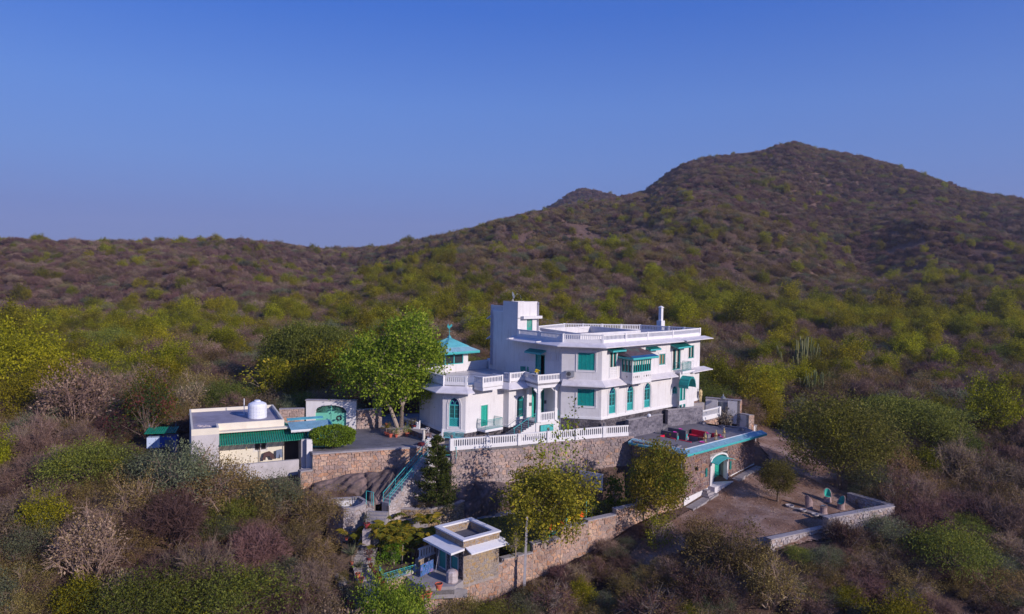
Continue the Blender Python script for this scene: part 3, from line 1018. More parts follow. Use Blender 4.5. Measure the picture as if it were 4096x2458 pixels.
def K_yellow(s):
 l, C = crown_leaves(700 + s, 'leaf_paleyellow', 1.9, 1.4, 1.6, 90, 30, .13, .7, .5, .3, .5)
 return l, trunk_mesh(s, C, .08, .6, 'bark_brown', 8), 2.2
def K_pale(s):
 c, C = crown_twigs(800 + s, 'twig_pale', 1.9, 1.6, 1.6, 24, 10, .8, .013, 2)
 c2, _ = crown_twigs(830 + s, 'twig_purple', 1.9, 1.5, 1.5, 50, 22, .7, .016, 2)
 c3, _ = crown_leaves(860 + s, 'leaf_olive', 1.8, 1.4, 1.4, 70, 30, .12, .7)
 return joined('crown', [c, c2, c3]), trunk_mesh(s, C, .07, .5, 'bark_brown', 8), 2.3
def K_cactus(s):
 rs = random.Random(s)
 mb = MB()
 for i in range(46):
  a, r = rs.uniform(0, 6.28), abs(rs.gauss(0, .8))
  p = Vector((r * math.cos(a), r * math.sin(a), 0))
  h = rs.uniform(1.3, 2.9)
  q = p + Vector((p.x * .25 + rs.uniform(-.15, .15), p.y * .25 + rs.uniform(-.15, .15), h))
  mb.tube(p, p.lerp(q, .55), .05, .06, n=5, rnd=rs.random())
  mb.tube(p.lerp(q, .55), q, .06, .045, n=5, rnd=rs.random())
  if rs.random() < .6:
   b = p.lerp(q, .4)
   e = b + Vector((rs.uniform(-.4, .4), rs.uniform(-.4, .4), rs.uniform(.7, 1.4)))
   mb.tube(b, e, .05, .04, n=5, rnd=rs.random())
 me = bpy.data.meshes.new('stems')
 me.from_pydata(mb.v, [], mb.f)
 me.materials.append(MATS['cactus_green'])
 a = me.attributes.new('rnd', 'FLOAT', 'POINT')
 a.data.foreach_set('value', mb.r)
 return me, None, 1.3
for k, fn, nv in (('bare', K_bare, 4), ('barebrown', K_barebrown, 3), ('olive', K_olive, 3), ('green', K_green, 3), ('feather', K_feather, 2), ('grey', K_grey, 3), ('tan', K_tan, 2),
                  ('yellow', K_yellow, 2), ('pale', K_pale, 2), ('cactus', K_cactus, 2)):
 kind(k, [fn(i) for i in range(nv)])
PROTO = {}     # first real plant of each kind and variant, reused by the far-off mass
def plant(k, x, y, z, r, label, cat, group=None, name=None, rot=None, var=None, hz=None):
 vs = KINDS[k]
 i = random.randrange(len(vs)) if var is None else var % len(vs)
 c, t, r0 = vs[i]
 s = r / r0
 nm = name or {'bare': 'thorn_bush', 'barebrown': 'thorn_bush', 'olive': 'scrub_bush', 'green': 'leafy_tree', 'feather': 'acacia_tree', 'grey': 'scrub_bush', 'tan': 'dry_tree',
                  'yellow': 'pale_bush', 'pale': 'dry_bush', 'cactus': 'spurge_clump'}[k]
 root = empty(nm, (x, y, z - .1), label, cat, group)
 root.rotation_euler = (0, 0, random.uniform(0, 6.28) if rot is None else rot)
 hz = hz or random.uniform(.85, 1.2)
 root.scale = (s, s * random.uniform(.9, 1.1), s * hz)
 co = bpy.data.objects.new('stems' if k == 'cactus' else 'crown', c)
 COL.objects.link(co)
 co.parent = root
 if k == 'cactus':
  co['kind'] = 'stuff'
 if t:
  to = bpy.data.objects.new('trunk', t)
  COL.objects.link(to)
  to.parent = root
 PROTO.setdefault((k, i), co)
 return root
def offset_line(pts, d):
 out = []
 n = len(pts)
 V = [Vector(p) for p in pts]
 for i in range(n):
  ns = []
  if i > 0:
   t = (V[i] - V[i - 1]).normalized()
   ns.append(Vector((t.y, -t.x)))
  if i < n - 1:
   t = (V[i + 1] - V[i]).normalized()
   ns.append(Vector((t.y, -t.x)))
  if len(ns) == 2:
   m = (ns[0] + ns[1]).normalized()
   k = d / max(.35, m.dot(ns[0]))
   out.append(V[i] + m * k)
  else:
   out.append(V[i] + ns[0] * d)
 return [(p.x, p.y) for p in out]
def strip_slab(pts, d0, d1, zin, zout, t0, t1, mb=None):
 """sloping slab along a wall line from offset d0 (height zin) to offset d1 (height zout)"""
 mb = mb or MB()
 a, b = offset_line(pts, d0), offset_line(pts, d1)
 for i in range(len(pts) - 1):
  mb.hexa([(*b[i], zout - t1), (*b[i + 1], zout - t1), (*a[i + 1], zin - t0), (*a[i], zin - t0),
                 (*b[i], zout), (*b[i + 1], zout), (*a[i + 1], zin), (*a[i], zin)])
 return mb
_bal = {}
def baluster_mesh(pitch, h, mid=.21, th=.10):
 k = (round(pitch, 3), round(h, 3), mid)
 if k not in _bal:
  a, b = pitch / 2 - .0015, pitch * mid
  ol = [(-a, 0), (a, 0), (b, h * .10), (b, h * .84), (a, h), (-a, h), (-b, h * .84), (-b, h * .10)]
  mb = MB()
  n = len(ol)
  vs = [(x, th / 2, z) for x, z in ol] + [(x, -th / 2, z) for x, z in ol]
  fs = [tuple(range(n - 1, -1, -1)), tuple(range(n, 2 * n))] + [(i, (i + 1) % n, n + (i + 1) % n, n + i) for i in range(n)]
  me = bpy.data.meshes.new('baluster')
  me.from_pydata(vs, [], [tuple(reversed(f)) for f in fs])
  me.materials.append(MATS['white_rail'])
  _bal[k] = me
 return _bal[k]
def balustrade(w, u0, u1, zb, z0, z1, parent, off=0., th=.16, pitch=.21, posts=(0, 1), pw=.22, name='balustrade', plinth=True, stuff=False, holder=None, slope=0.0):
 """kerb from zb to z0, balusters z0..z1-rail, rail on top, square posts at the given fractions; slope is the rise per metre"""
 rail = .09
 L = u1 - u0
 S = lambda u: slope * (u - u0)
 mb = MB()
 def bar(a, b, lo, hi, o0, o1):
  mb.hexa([w.pt(a, lo + S(a), o1), w.pt(b, lo + S(b), o1), w.pt(b, lo + S(b), o0), w.pt(a, lo + S(a), o0),
                 w.pt(a, hi + S(a), o1), w.pt(b, hi + S(b), o1), w.pt(b, hi + S(b), o0), w.pt(a, hi + S(a), o0)])
 bar(u0, u1, z1 - rail, z1, off - th / 2, off + th / 2)
 if zb < z0:
  bar(u0, u1, zb, z0, off - th / 2, off + th / 2)
 rl = mb.build(name, 'white_rail', parent)
 pu = [u0 + L * p for p in posts]
 if pu:
  m2 = MB()
  for p in pu:
   a, b = p - pw / 2, p + pw / 2
   w.box(m2, a, b, zb - .003 + S(p), z1 + .035 + S(p), off - pw / 2, off + pw / 2)
  for k, p in enumerate(pu):
   m3 = MB()
   w.box(m3, p - pw / 2, p + pw / 2, zb - .003 + S(p), z1 + .035 + S(p), off - pw / 2, off + pw / 2)
   m3.build('post', 'white_rail', rl)
 n = max(1, int(round(L / pitch)))
 p = L / n
 me = baluster_mesh(p, z1 - rail - z0)
 if stuff:
  m4 = MB()
  base = [v.co.copy() for v in me.vertices]
  fcs = [tuple(pl.vertices) for pl in me.polygons]
  for i in range(n):
   u = u0 + (i + .5) * p
   m4.add([w.pt(u + c.x, z0 + c.z + S(u), off - c.y) for c in base], fcs)
  m4.build('balusters', 'white_rail', rl, kind='stuff')
 else:
  for i in range(n):
   u = u0 + (i + .5) * p
   if any(abs(u - q) < pw * .5 for q in pu):
    continue
   placed('baluster', me, rl, w.pt(u, z0 + S(u), off), w.rot)
 return rl
def frame_ring(w, mb, u0, u1, z0, z1, t, o0, o1):
 w.box(mb, u0, u1, z1 - t, z1, o0, o1)
 w.box(mb, u0, u1, z0, z0 + t, o0, o1)
 w.box(mb, u0, u0 + t, z0 + t, z1 - t, o0, o1)
 w.box(mb, u1 - t, u1, z0 + t, z1 - t, o0, o1)
def shutter_window(w, r, parent, leaves=4, mat='teal_paint', mould=True, holes=None):
 u0, u1, z0, z1 = r
 if holes is not None:
  holes.append(r)
 mb = MB()
 if mould:
  frame_ring(w, mb, u0 - .20, u1 + .20, z0 - .20, z1 + .20, .09, -.02, .06)
  frame_ring(w, mb, u0 - .03, u1 + .03, z0 - .03, z1 + .03, .035, -.02, .03)
 fr = mb.build('window_frame', 'white_rail', parent) if mould else None
 pb = MB()
 w.box(pb, u0, u1, z0, z1, -.20, -.17)
 q = pb.build('pane', 'window_glass', fr or parent)
 fr = fr or q
 lw = (u1 - u0) / leaves
 for i in range(leaves):
  a, b = u0 + i * lw + .008, u0 + (i + 1) * lw - .008
  m = MB()
  frame_ring(w, m, a, b, z0 + .01, z1 - .01, .055, -.07, -.03)
  zm = z0 + (z1 - z0) * .40
  w.box(m, a + .055, b - .055, zm - .03, zm + .03, -.07, -.03)
  m.build('shutter', mat, fr)
  sl = MB()
  z = z0 + .075
  while z < z1 - .075:
   if abs(z - zm) > .045:
    sl.add([w.pt(a + .055, z - .02, -.032), w.pt(b - .055, z - .02, -.032), w.pt(b - .055, z + .028, -.066), w.pt(a + .055, z + .028, -.066)], [(0, 1, 2, 3)])
   z += .047
  bk = len(sl.v)
  w.box(sl, a + .05, b - .05, z0 + .05, z1 - .05, -.082, -.074)
  sl.build('slats', mat, fr, kind='stuff')
 return fr
def arch_window(w, u0, u1, z0, zs, zt, parent, pointed=True, skin=None, holes=None, panel=.36, lattice=True, bars=0):
 """tall arched window: white moulding, teal frame, blue fanlight with tracery, barred casements and a carved lower panel"""
 if holes is not None:
  holes.append((u0, u1, z0, zt))
 if skin is not None:
  ap = arch_pts(u0, u1, zs, zt, pointed)
  k = len(ap) // 2
  w1 = [(u0, zt)] + ap[:k + 1]
  w2 = ap[k:] + [(u1, zt)]
  for poly in (w1, w2):
   n = len(poly)
   skin.add([w.pt(u, z) for u, z in poly], [tuple(range(n))])
 def ring(mb, g0, g1, o0, o1, foot):
  a = [(u0 - g0, z0 - foot)] + arch_pts(u0 - g0, u1 + g0, zs, zt + g0 * 1.1, pointed) + [(u1 + g0, z0 - foot)]
  b = [(u0 - g1, z0 - foot)] + arch_pts(u0 - g1, u1 + g1, zs, zt + g1 * 1.1, pointed) + [(u1 + g1, z0 - foot)]
  for i in range(len(a) - 1):
   q = [a[i], a[i + 1], b[i + 1], b[i]]
   w.extr(mb, q, o0, o1)
 mb = MB()
 ring(mb, .22, .15, -.02, .055, .22)
 ring(mb, .07, .015, -.02, .035, .04)
 w.box(mb, u0 - .22, u1 + .22, z0 - .29, z0 - .22, -.02, .055)
 fr = mb.build('window_frame', 'white_rail', parent)
 g = MB()
 w.box(g, u0, u1, z0, zs, -.21, -.16)
 g.build('pane', 'window_glass', fr)
 g = MB()
 ap = arch_pts(u0, u1, zs, zt, pointed)
 w.extr(g, ap, -.20, -.15)
 g.build('fanlight', 'blue_glass' if not bars else 'window_glass', fr)
 t = MB()
 a = [(u0, z0)] + arch_pts(u0, u1, zs, zt, pointed) + [(u1, z0)]
 s = .065
 b = [(u0 + s, z0)] + arch_pts(u0 + s, u1 - s, zs, zt - s * 1.1, pointed) + [(u1 - s, z0)]
 for i in range(len(a) - 1):
  w.extr(t, [a[i], a[i + 1], b[i + 1], b[i]], -.15, -.07)
 w.box(t, u0 + s, u1 - s, z0, z0 + .07, -.15, -.07)
 w.box(t, u0 + s, u1 - s, zs - .045, zs + .045, -.15, -.06)
 um = (u0 + u1) / 2
 zp_ = z0 + (zs - z0) * panel if panel else z0
 if panel:
  w.box(t, u0 + s, u1 - s, zp_ - .04, zp_ + .04, -.15, -.06)
 if bars:
  zm = z0 + (zs - z0) * .45
  w.box(t, u0 + s, u1 - s, zm - .03, zm + .03, -.15, -.06)
 else:
  w.box(t, um - .04, um + .04, zp_, zs, -.15, -.065)
 t.build('sash', 'turquoise_trim' if not bars else 'teal_paint', fr)
 tr = MB()
 if not bars:
  for c0, c1 in ((u0 + s, um), (um, u1 - s)):
   ap = arch_pts(c0 + .02, c1 - .02, zs + .02, zs + (zt - zs) * .62, True, 4)
   ap2 = arch_pts(c0 + .055, c1 - .055, zs + .02, zs + (zt - zs) * .54, True, 4)
   for i in range(len(ap) - 1):
    w.extr(tr, [ap[i], ap[i + 1], ap2[i + 1], ap2[i]], -.145, -.10)
  tr.build('tracery', 'turquoise_trim', fr)
 if bars:
  for i in range(bars):
   u = u0 + s + (u1 - u0 - 2 * s) * (i + .5) / bars
   w.box(tr, u - .013, u + .013, z0 + .06, zs + (zt - zs) * .7, -.12, -.095)
  tr.build('window_bars', 'teal_paint', fr, kind='stuff')
 else:
  cb = MB()
  for c0, c1 in ((u0 + s, um - .04), (um + .04, u1 - s)):
   for i in range(1, 4):
    u = c0 + (c1 - c0) * i / 4
    w.box(cb, u - .008, u + .008, zp_ + .04, zs - .045, -.13, -.115)
   for q in (.35, .7):
    z = zp_ + (zs - zp_) * q
    w.box(cb, c0, c1, z - .012, z + .012, -.135, -.112)
   w.box(cb, c0, c1, zp_ + .04, zp_ + .1, -.13, -.112)
  cb.build('window_bars', 'turquoise_trim', fr, kind='stuff')
 if panel:
  pn = MB()
  w.box(pn, u0 + s, u1 - s, z0 + .07, zp_ - .04, -.14, -.125)
  pn.build('panel', 'teal_paint', fr)
  if lattice:
   la = MB()
   a0, a1, b0, b1 = u0 + s + .03, u1 - s - .03, z0 + .1, zp_ - .07
   for k in range(-3, 4):
    for sg in (1, -1):
     for seg in range(6):
      ua, ub = a0 + (a1 - a0) * seg / 6, a0 + (a1 - a0) * (seg + 1) / 6
      za = b0 + (b1 - b0) * (.5 + sg * (seg / 6 - .5) + k * .33)
      zb_ = b0 + (b1 - b0) * (.5 + sg * ((seg + 1) / 6 - .5) + k * .33)
      if min(za, zb_) < b0 or max(za, zb_) > b1:
       continue
      w.extr(la, [(ua, za - .018), (ub, zb_ - .018), (ub, zb_ + .018), (ua, za + .018)], -.128, -.10 + .002 * sg)
   if la.v:
    la.build('lattice', 'turquoise_trim', fr, kind='stuff')
 return fr
def valance(w, u0, u1, zt, h, off, parent, mat='turquoise_trim', slope=0.0, tooth=.11):
 mb = MB()
 n = max(2, int((u1 - u0) / tooth))
 p = (u1 - u0) / n
 ol = [(u0, zt), (u1, zt)]
 for i in range(n - 1, -1, -1):
  u = u0 + i * p
  ol += [(u + p * .98, zt - h * .5), (u + p * .75, zt - h), (u + p * .25, zt - h), (u + p * .02, zt - h * .5)]
 for i in range(n):
  u = u0 + i * p
  w.extr(mb, [(u, zt), (u, zt - h * .5), (u + p * .22, zt - h), (u + p * .72, zt - h), (u + p * .94, zt - h * .5), (u + p * .94, zt)], off - .012, off + .012)
 w.box(mb, u0, u1, zt - h * .48, zt + .02, off - .016, off + .016)
 return mb.build('valance', mat, parent)
def awning(w, u0, u1, zw, ze, out, parent, mat='teal_dark', name='awning', vh=.16, ribs=True):
 mb = MB()
 mb.hexa([w.pt(u0, ze - .03, out), w.pt(u1, ze - .03, out), w.pt(u1, zw - .03, 0), w.pt(u0, zw - .03, 0),
             w.pt(u0, ze, out), w.pt(u1, ze, out), w.pt(u1, zw, 0), w.pt(u0, zw, 0)])
 if ribs:
  n = int((u1 - u0) / .16)
  for i in range(n + 1):
   u = u0 + (u1 - u0) * i / n
   mb.hexa([w.pt(u - .02, ze, out), w.pt(u + .02, ze, out), w.pt(u + .02, zw, 0), w.pt(u - .02, zw, 0),
                     w.pt(u - .012, ze + .025, out), w.pt(u + .012, ze + .025, out), w.pt(u + .012, zw + .025, 0), w.pt(u - .012, zw + .025, 0)])
 a = mb.build(name, mat, parent)
 if vh:
  v = valance(w, u0, u1, ze, vh, out, a)
  for uu in (u0, u1):
   m = MB()
   s = Wall(w.xy(uu, 0), w.xy(uu, out)) if uu == u1 else Wall(w.xy(uu, out), w.xy(uu, 0))
   n = 5
   for i in range(n):
    t0, t1 = i / n, (i + 1) / n - .03
    za = zw + (ze - zw) * ((t0) if uu == u1 else 1 - t0)
    s.extr(m, [(t0 * s.L, za), (t0 * s.L, za - vh * .9), (t1 * s.L, za - vh * .9), (t1 * s.L, za)], -.012, .012)
   m.build('valance', 'turquoise_trim', a)
 return a
def casement(w, r, parent, lights=2, mat='teal_paint', mould=.10, holes=None, pane='window_glass', mid=None, rec=-.10, curtain=False):
 u0, u1, z0, z1 = r
 if holes is not None:
  holes.append(r)
 fr = None
 if mould:
  mb = MB()
  frame_ring(w, mb, u0 - mould, u1 + mould, z0 - mould, z1 + mould, mould * .55, -.01, .035)
  fr = mb.build('window_surround', 'white_rail', parent)
 f = MB()
 frame_ring(w, f, u0, u1, z0, z1, .08, rec - .04, rec + .05)
 for i in range(1, lights):
  u = u0 + (u1 - u0) * i / lights
  w.box(f, u - .055, u + .055, z0 + .08, z1 - .08, rec - .04, rec + .04)
 if mid:
  w.box(f, u0 + .08, u1 - .08, mid - .035, mid + .035, rec - .03, rec + .042)
 o = f.build('window', mat, fr or parent) if fr is None else f.build('sash', mat, fr)
 g = MB()
 w.box(g, u0, u1, z0, z1, rec - .09, rec - .05)
 g.build('pane', pane, fr or o)
 if curtain:
  c = MB()
  for i in range(lights):
   a = u0 + (u1 - u0) * i / lights + .1
   b = u0 + (u1 - u0) * (i + 1) / lights - .1
   k = (b - a)
   w.box(c, a + k * .1, a + k * .6, z0 + .1, z1 - .1, rec - .049, rec - .043)
  c.build('curtain', 'curtain', fr or o)
 return fr or o
def railing(pts, h, parent, mat='teal_paint', pitch=.13, r=.017, name='railing', kick=.06, stuff=True):
 """metal railing along a line of world points"""
 mb, bars = MB(), MB()
 for a, b in zip(pts[:-1], pts[1:]):
  a, b = Vector(a), Vector(b)
  up = Vector((0, 0, 1))
  mb.tube(a + up * h, b + up * h, .022, n=5)
  mb.tube(a + up * kick, b + up * kick, .015, n=4)
  mb.tube(a + up * (h - .14), b + up * (h - .14), .010, n=4)
  for q in (a, b):
   mb.tube(q, q + up * (h + .02), .022, n=5)
  n = max(1, int((b - a).length / pitch))
  for i in range(1, n):
   q = a.lerp(b, i / n)
   bars.tube(q + up * kick, q + up * h, r, n=4, cap=False)
 o = mb.build(name, mat, parent)
 if bars.v:
  bars.build('bars', mat, o, kind='stuff')
 return o
C1, C2, C3, C4 = (5.15, 73.55), (9.15, 72.70), (18.1, 81.05), (22.45, 86.05)
T0, T1, T2 = (-2.4, 83.4), (.65, 79.4), (2.85, 81.45)
ROOF_Z, PAR_Z = 7.65, 8.52
V_ = empty('villa', (8, 78, 0), 'large white two storey villa with turquoise shutters, roof balustrade and square stair tower', 'villa')
WS, WM, WU, WT = Wall(C1, C2), Wall(C2, C3), Wall(C3, C4), Wall(T0, C1)
holes = []
door_r = WT.rect(1, 1180, 566, 1265, 752)
door_r = (door_r[0], door_r[1], 3.6, door_r[3])
holes.append(door_r)
sk = MB()
WT.skin(sk, 0, WT.L, -1.0, ROOF_Z, holes)
uT1 = WT.L - (Vector(C1) - Vector(T1)).length
uTb = WT.zuz(1, 868, 92)[0]
WT.skin(sk, 0, uTb, ROOF_Z, 10.25)
WT.skin(sk, uTb, uT1, ROOF_Z, 11.48)
TL = Wall(T1, T2)
tl_holes = []
wd = TL.rect(14, 868, 500, 985, 770)
wd = (wd[0], wd[1], ROOF_Z, wd[3])
tl_holes.append(wd)
TL.skin(sk, 0, TL.L, ROOF_Z, 9.62, tl_holes, .15)
TL.skin(sk, 0, TL.L, 9.62, 11.48)
tb = offset_line([T0, T1], -3.0)
sk.add([(*T2, ROOF_Z), (*tb[1], ROOF_Z), (*tb[1], 11.48), (*T2, 11.48)], [(0, 1, 2, 3)])
bl = WT.xy(uTb, 0)
bb = WT.xy(uTb, -3.0)
sk.add([(*bl, 10.25), (*bb, 10.25), (*bb, 11.48), (*bl, 11.48)], [(0, 1, 2, 3)])
sk.add([(*tb[1], ROOF_Z), (*bb, ROOF_Z), (*bb, 11.48), (*tb[1], 11.48)], [(0, 1, 2, 3)])
sk.add([(*tb[1], ROOF_Z), (*tb[0], ROOF_Z), (*tb[0], 10.25), (*tb[1], 10.25)], [(0, 1, 2, 3)])
sk.add([(*T0, -1), (*tb[0], -1), (*tb[0], 10.25), (*T0, 10.25)], [(0, 1, 2, 3)])
sk.add([(*T0, 10.25), (*bl, 10.25), (*bb, 10.25), (*tb[0], 10.25)], [(0, 1, 2, 3)])
BK = [(6.6, 91.0), (16.1, 90.9), (19.2, 88.4)]
for a, b in zip([tb[0]] + BK, BK + [C4]):
 sk.add([(*a, -2.5), (*b, -2.5), (*b, ROOF_Z), (*a, ROOF_Z)], [(0, 1, 2, 3)])
sk.build('tower_wall', 'white_plaster', V_)
tr = MB()
tr.prism([WT.xy(uTb, -.12), WT.xy(uT1 - .12, -.12), (TL.xy(TL.L, -.12)), tb[1], bb], 11.2, 11.25)
tr.build('tower_roof', 'roof_screed', V_)
cp = MB()
for a, b in ((WT.xy(uTb, 0), T1), (T1, T2)):
 Wall(a, b).box(cp, 0, Wall(a, b).L, 11.482, 11.53, -.14, .02)
cp.build('coping', 'old_white', V_)
balustrade(WT, .12, uTb, 10.25, 10.38, 10.98, V_, off=-.08, posts=(0,), pitch=.2, name='tower_balustrade')
m = MB()
TL.box(m, wd[0], wd[1], wd[2], wd[3], -.14, -.10)
m.build('door', 'worn_door', V_)
m = MB()
a0 = TL.zuz(14, 732, 460)[0]
TL.box(m, a0, TL.L + .35, 9.62, 9.92, 0.0, .48)
m.build('door_canopy', 'white_plaster', V_)
for yy in (190, 385):
 m = MB()
 u, z = WT.zuz(1, 742, yy)
 m.hexa([WT.pt(-.85, z - .55, .05), WT.pt(0, z - .12, .05), WT.pt(0, z - .12, -.3), WT.pt(-.85, z - .55, -.3),
   WT.pt(-.85, z - .47, .05), WT.pt(0, z - .02, .05), WT.pt(0, z - .02, -.3), WT.pt(-.85, z - .47, -.3)])
 m.build('ledge', 'white_plaster', V_)
for k, o in enumerate((.06, .22, .42)):
 m = MB()
 m.tube(WT.pt(.02 + o, 4.1, .06), WT.pt(.02 + o, 10.9 - k * .5, .06), .045, n=6)
 m.build('drain_pipe', 'grey_pipe', V_)
for xx in (1000, 1265):
 u, z = WT.zuz(1, xx, 425)
 m = MB()
 m.tube(WT.pt(u, 7.52, .35), WT.pt(u, 7.50, 1.18), .075, n=8)
 m.build('rain_spout', 'white_plaster', V_)
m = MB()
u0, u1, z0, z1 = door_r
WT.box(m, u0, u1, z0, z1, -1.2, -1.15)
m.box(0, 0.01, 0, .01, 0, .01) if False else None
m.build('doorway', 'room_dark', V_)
m = MB()
frame_ring(WT, m, u0, u1, z0 - .08, z1, .07, -.2, .03)
WT.box(m, u0 + .07, u0 + (u1 - u0) * .5, z0, z1 - .07, -.12, -.07)
for k in range(3):
 WT.box(m, u0 + .14, u0 + (u1 - u0) * .44, z0 + .12 + k * .66, z0 + .6 + k * .66, -.07, -.055)
m.build('terrace_door', 'teal_paint', V_)
uA, zA = WT.zuz(1, 1118, 530)
uB, zB = WT.zuz(1, 1285, 530)
awning(WT, uA + .1, uB - .1, z1 + .52, z1 + .22, .75, V_, 'teal_paint', 'door_awning')
for xx in (1028, 1066, 1104, 1143, 1297, 1343, 1388):
 u, z = WT.zuz(1, xx, 590)
 m = MB()
 pts_a = [(u - .2, z - .42)] + arch_pts(u - .2, u + .2, z + .12, z + .45, False, 4) + [(u + .2, z - .42)]
 pts_b = [(u - .145, z - .36)] + arch_pts(u - .145, u + .145, z + .1, z + .39, False, 4) + [(u + .145, z - .36)]
 for i in range(len(pts_a) - 1):
  WT.extr(m, [pts_a[i], pts_a[i + 1], pts_b[i + 1], pts_b[i]], -.01, .035)
 WT.box(m, u - .22, u + .22, z - .47, z - .41, -.01, .06)
 m.build('wall_niche', 'white_plaster', V_)
holes = []
r1 = WS.rect(2, 160, 592, 330, 775)
r2 = WS.rect(2, 156, 960, 327, 1142)
sk = MB()
shutter_window(WS, r1, V_, holes=holes)
shutter_window(WS, r2, V_, holes=holes)
WS.skin(sk, 0, WS.L, 0, ROOF_Z, holes)
sk.build('shutter_wall', 'white_plaster', V_)
holes = []
sk = MB()
def arch_from(w, v, cx, wd_, ytop, yspr, ybot, **k):
 u, zb = w.zuz(v, cx, ybot)
 _, zs = w.zuz(v, cx, yspr)
 _, zt = w.zuz(v, cx, ytop)
 u0_, _ = w.zuz(v, cx - wd_ / 2, ybot)
 u1_, _ = w.zuz(v, cx + wd_ / 2, ybot)
 return arch_window(w, u0_, u1_, zb, zs, zt, V_, skin=sk, holes=holes, **k)
arch_from(WM, 9, 209, 112, 742, 858, 1198)
arch_from(WM, 9, 521, 108, 708, 818, 1143)
arch_from(WM, 9, 819, 104, 665, 772, 1092)
r = WM.rect(9, 172, 135, 282, 430)
r = (r[0], r[1], r[2] - .02, r[3])
casement(WM, r, V_, 2, holes=holes, curtain=True)
def jali(w, u0, u1, z0, z1, parent):
 """pierced white screen: a block with a cross of openings"""
 m = MB()
 nx, nz = 4, 4
 du, dz = (u1 - u0) / nx, (z1 - z0) / nz
 d = MB()
 w.box(d, u0 + .02, u1 - .02, z0 + .02, z1 - .02, -.1, -.04)
 bk = d.build('screen_back', 'room_dark', parent)
 for i in range(nx + 1):
  u = u0 + i * du
  w.box(m, u - .03, u + .03, z0, z1, -.03, .04)
 for j in range(nz + 1):
  z = z0 + j * dz
  w.box(m, u0, u1, z - .03, z + .03, -.03, .038)
 for i, j in ((0, 0), (3, 0), (0, 3), (3, 3), (1, 3), (2, 3), (1, 0), (2, 0)):
  w.box(m, u0 + i * du + du * .2, u0 + (i + .8) * du, z0 + j * dz + dz * .2, z0 + (j + .8) * dz, -.03, .036)
 m.build('pierced_screen', 'white_rail', parent)
 f = MB()
 frame_ring(w, f, u0 - .14, u1 + .14, z0 - .1, z1 + .1, .06, -.01, .03)
 f.build('window_surround', 'white_rail', parent)
jr = WM.rect(9, 165, 452, 270, 560)
jali(WM, r[0] + .03, r[1] - .05, jr[2] - .0, jr[2] + .95, V_)
ua, za = WM.zuz(9, 125, 100)
ub, zb = WM.zuz(9, 388, 90)
awning(WM, r[0] - .35, r[1] + .75, r[3] + .42, r[3] + .22, .7, V_)
r = WM.rect(9, 1037, 165, 1135, 342)
casement(WM, r, V_, 2, holes=holes, pane='amber_glass', mould=.16)
ua, _ = WM.zuz(9, 800, 60)
ub, _ = WM.zuz(9, 985, 60)
_, zw = WM.zuz(9, 870, 40)
awning(WM, ua, ub, zw + .02, zw - .18, .65, V_)
WM.skin(sk, 0, WM.L, 0, ROOF_Z, holes)
sk.build('long_wall', 'white_plaster', V_)
holes = []
sk = MB()
r = WU.rect(9, 1255, 80, 1398, 425, 0)
r = (r[0], r[1], 4.05, r[3])
casement(WU, r, V_, 2, holes=holes, pane='window_glass', curtain=True, mould=.05)
ua, _ = WU.zuz(9, 1232, 20)
ub, _ = WU.zuz(9, 1640, 20)
awning(WU, r[0] - .25, r[1] + .85, r[3] + .62, r[3] + .28, .95, V_)
r5 = WU.rect(9, 1545, 20, 1635, 228, 0)
casement(WU, (r5[0], r5[1], r5[2], r5[3]), V_, 2, holes=holes, curtain=True)
jali(WU, r5[0] + .03, r5[1] - .03, r5[2] - 1.15, r5[2] - .3, V_)
WU.skin(sk, 0, WU.L, 3.6, ROOF_Z, holes)
uQ = WU.zuz(2, 1268, 1100)[0]
bayP = C3
bayQ = WU.xy(.95, .95)
bayR = WU.xy(uQ, .95)
bayS = WU.xy(uQ, 0)
WB1, WB2, WB3 = Wall(bayP, bayQ), Wall(bayQ, bayR), Wall((bayR), bayS)
h1, h2 = [], []
u, z = WB1.zuz(9, 1303, 855)
arch_window(WB1, u - .28, u + .28, z, z + .5, z + .85, V_, skin=sk, holes=h1, panel=0, lattice=False)
WB1.skin(sk, 0, WB1.L, 0, 3.9, h1)
r = WB2.rect(9, 1395, 735, 1483, 960)
casement(WB2, (r[0], r[1], r[2], r[3]), V_, 2, holes=h2, pane='teal_paint', rec=-.06, mould=.07)
r6 = WB2.rect(9, 1378, 1055, 1487, 1150)
casement(WB2, (r6[0] + .05, r6[1] - .05, -1.65, r6[3]), V_, 2, holes=h2, mould=.06)
WB2.skin(sk, 0, WB2.L, -1.9, 3.9, h2)
WB3.skin(sk, 0, WB3.L, -1.9, 3.9)
WU.skin(sk, uQ, WU.L, 0, 3.6)
sk.build('end_wall', 'white_plaster', V_)
m = MB()
uc = (r[0] + r[1]) / 2
hz0 = r[3] + .05
n = 12
R_ = (r[1] - r[0]) * .5 + .28
prev = None
for i in range(n):
 t0, t1 = PI * (i / n), PI * ((i + 1) / n)
 for k, (ta, tb_) in enumerate(((t0, t1),)):
  pa = (uc - R_ * math.cos(ta), hz0 - .12 + 1.35 * R_ * math.sin(ta))
  pb = (uc - R_ * math.cos(tb_), hz0 - .12 + 1.35 * R_ * math.sin(tb_))
  ex = .03 if i % 2 else 0
  ca_, sa_ = math.cos((ta + tb_) / 2), math.sin((ta + tb_) / 2)
  q0 = (pa[0] - ex * ca_, pa[1] + ex * sa_)
  q1 = (pb[0] - ex * ca_, pb[1] + ex * sa_)
  WB2.extr(m, [pa, pb, (pb[0] - .04 * ca_ - ex * ca_, pb[1] + .04 * sa_ + ex * sa_), (pa[0] - .04 * ca_ - ex * ca_, pa[1] + .04 * sa_ + ex * sa_)], 0, 1.15)
hd = m.build('arched_hood', 'teal_paint', V_)
m = MB()
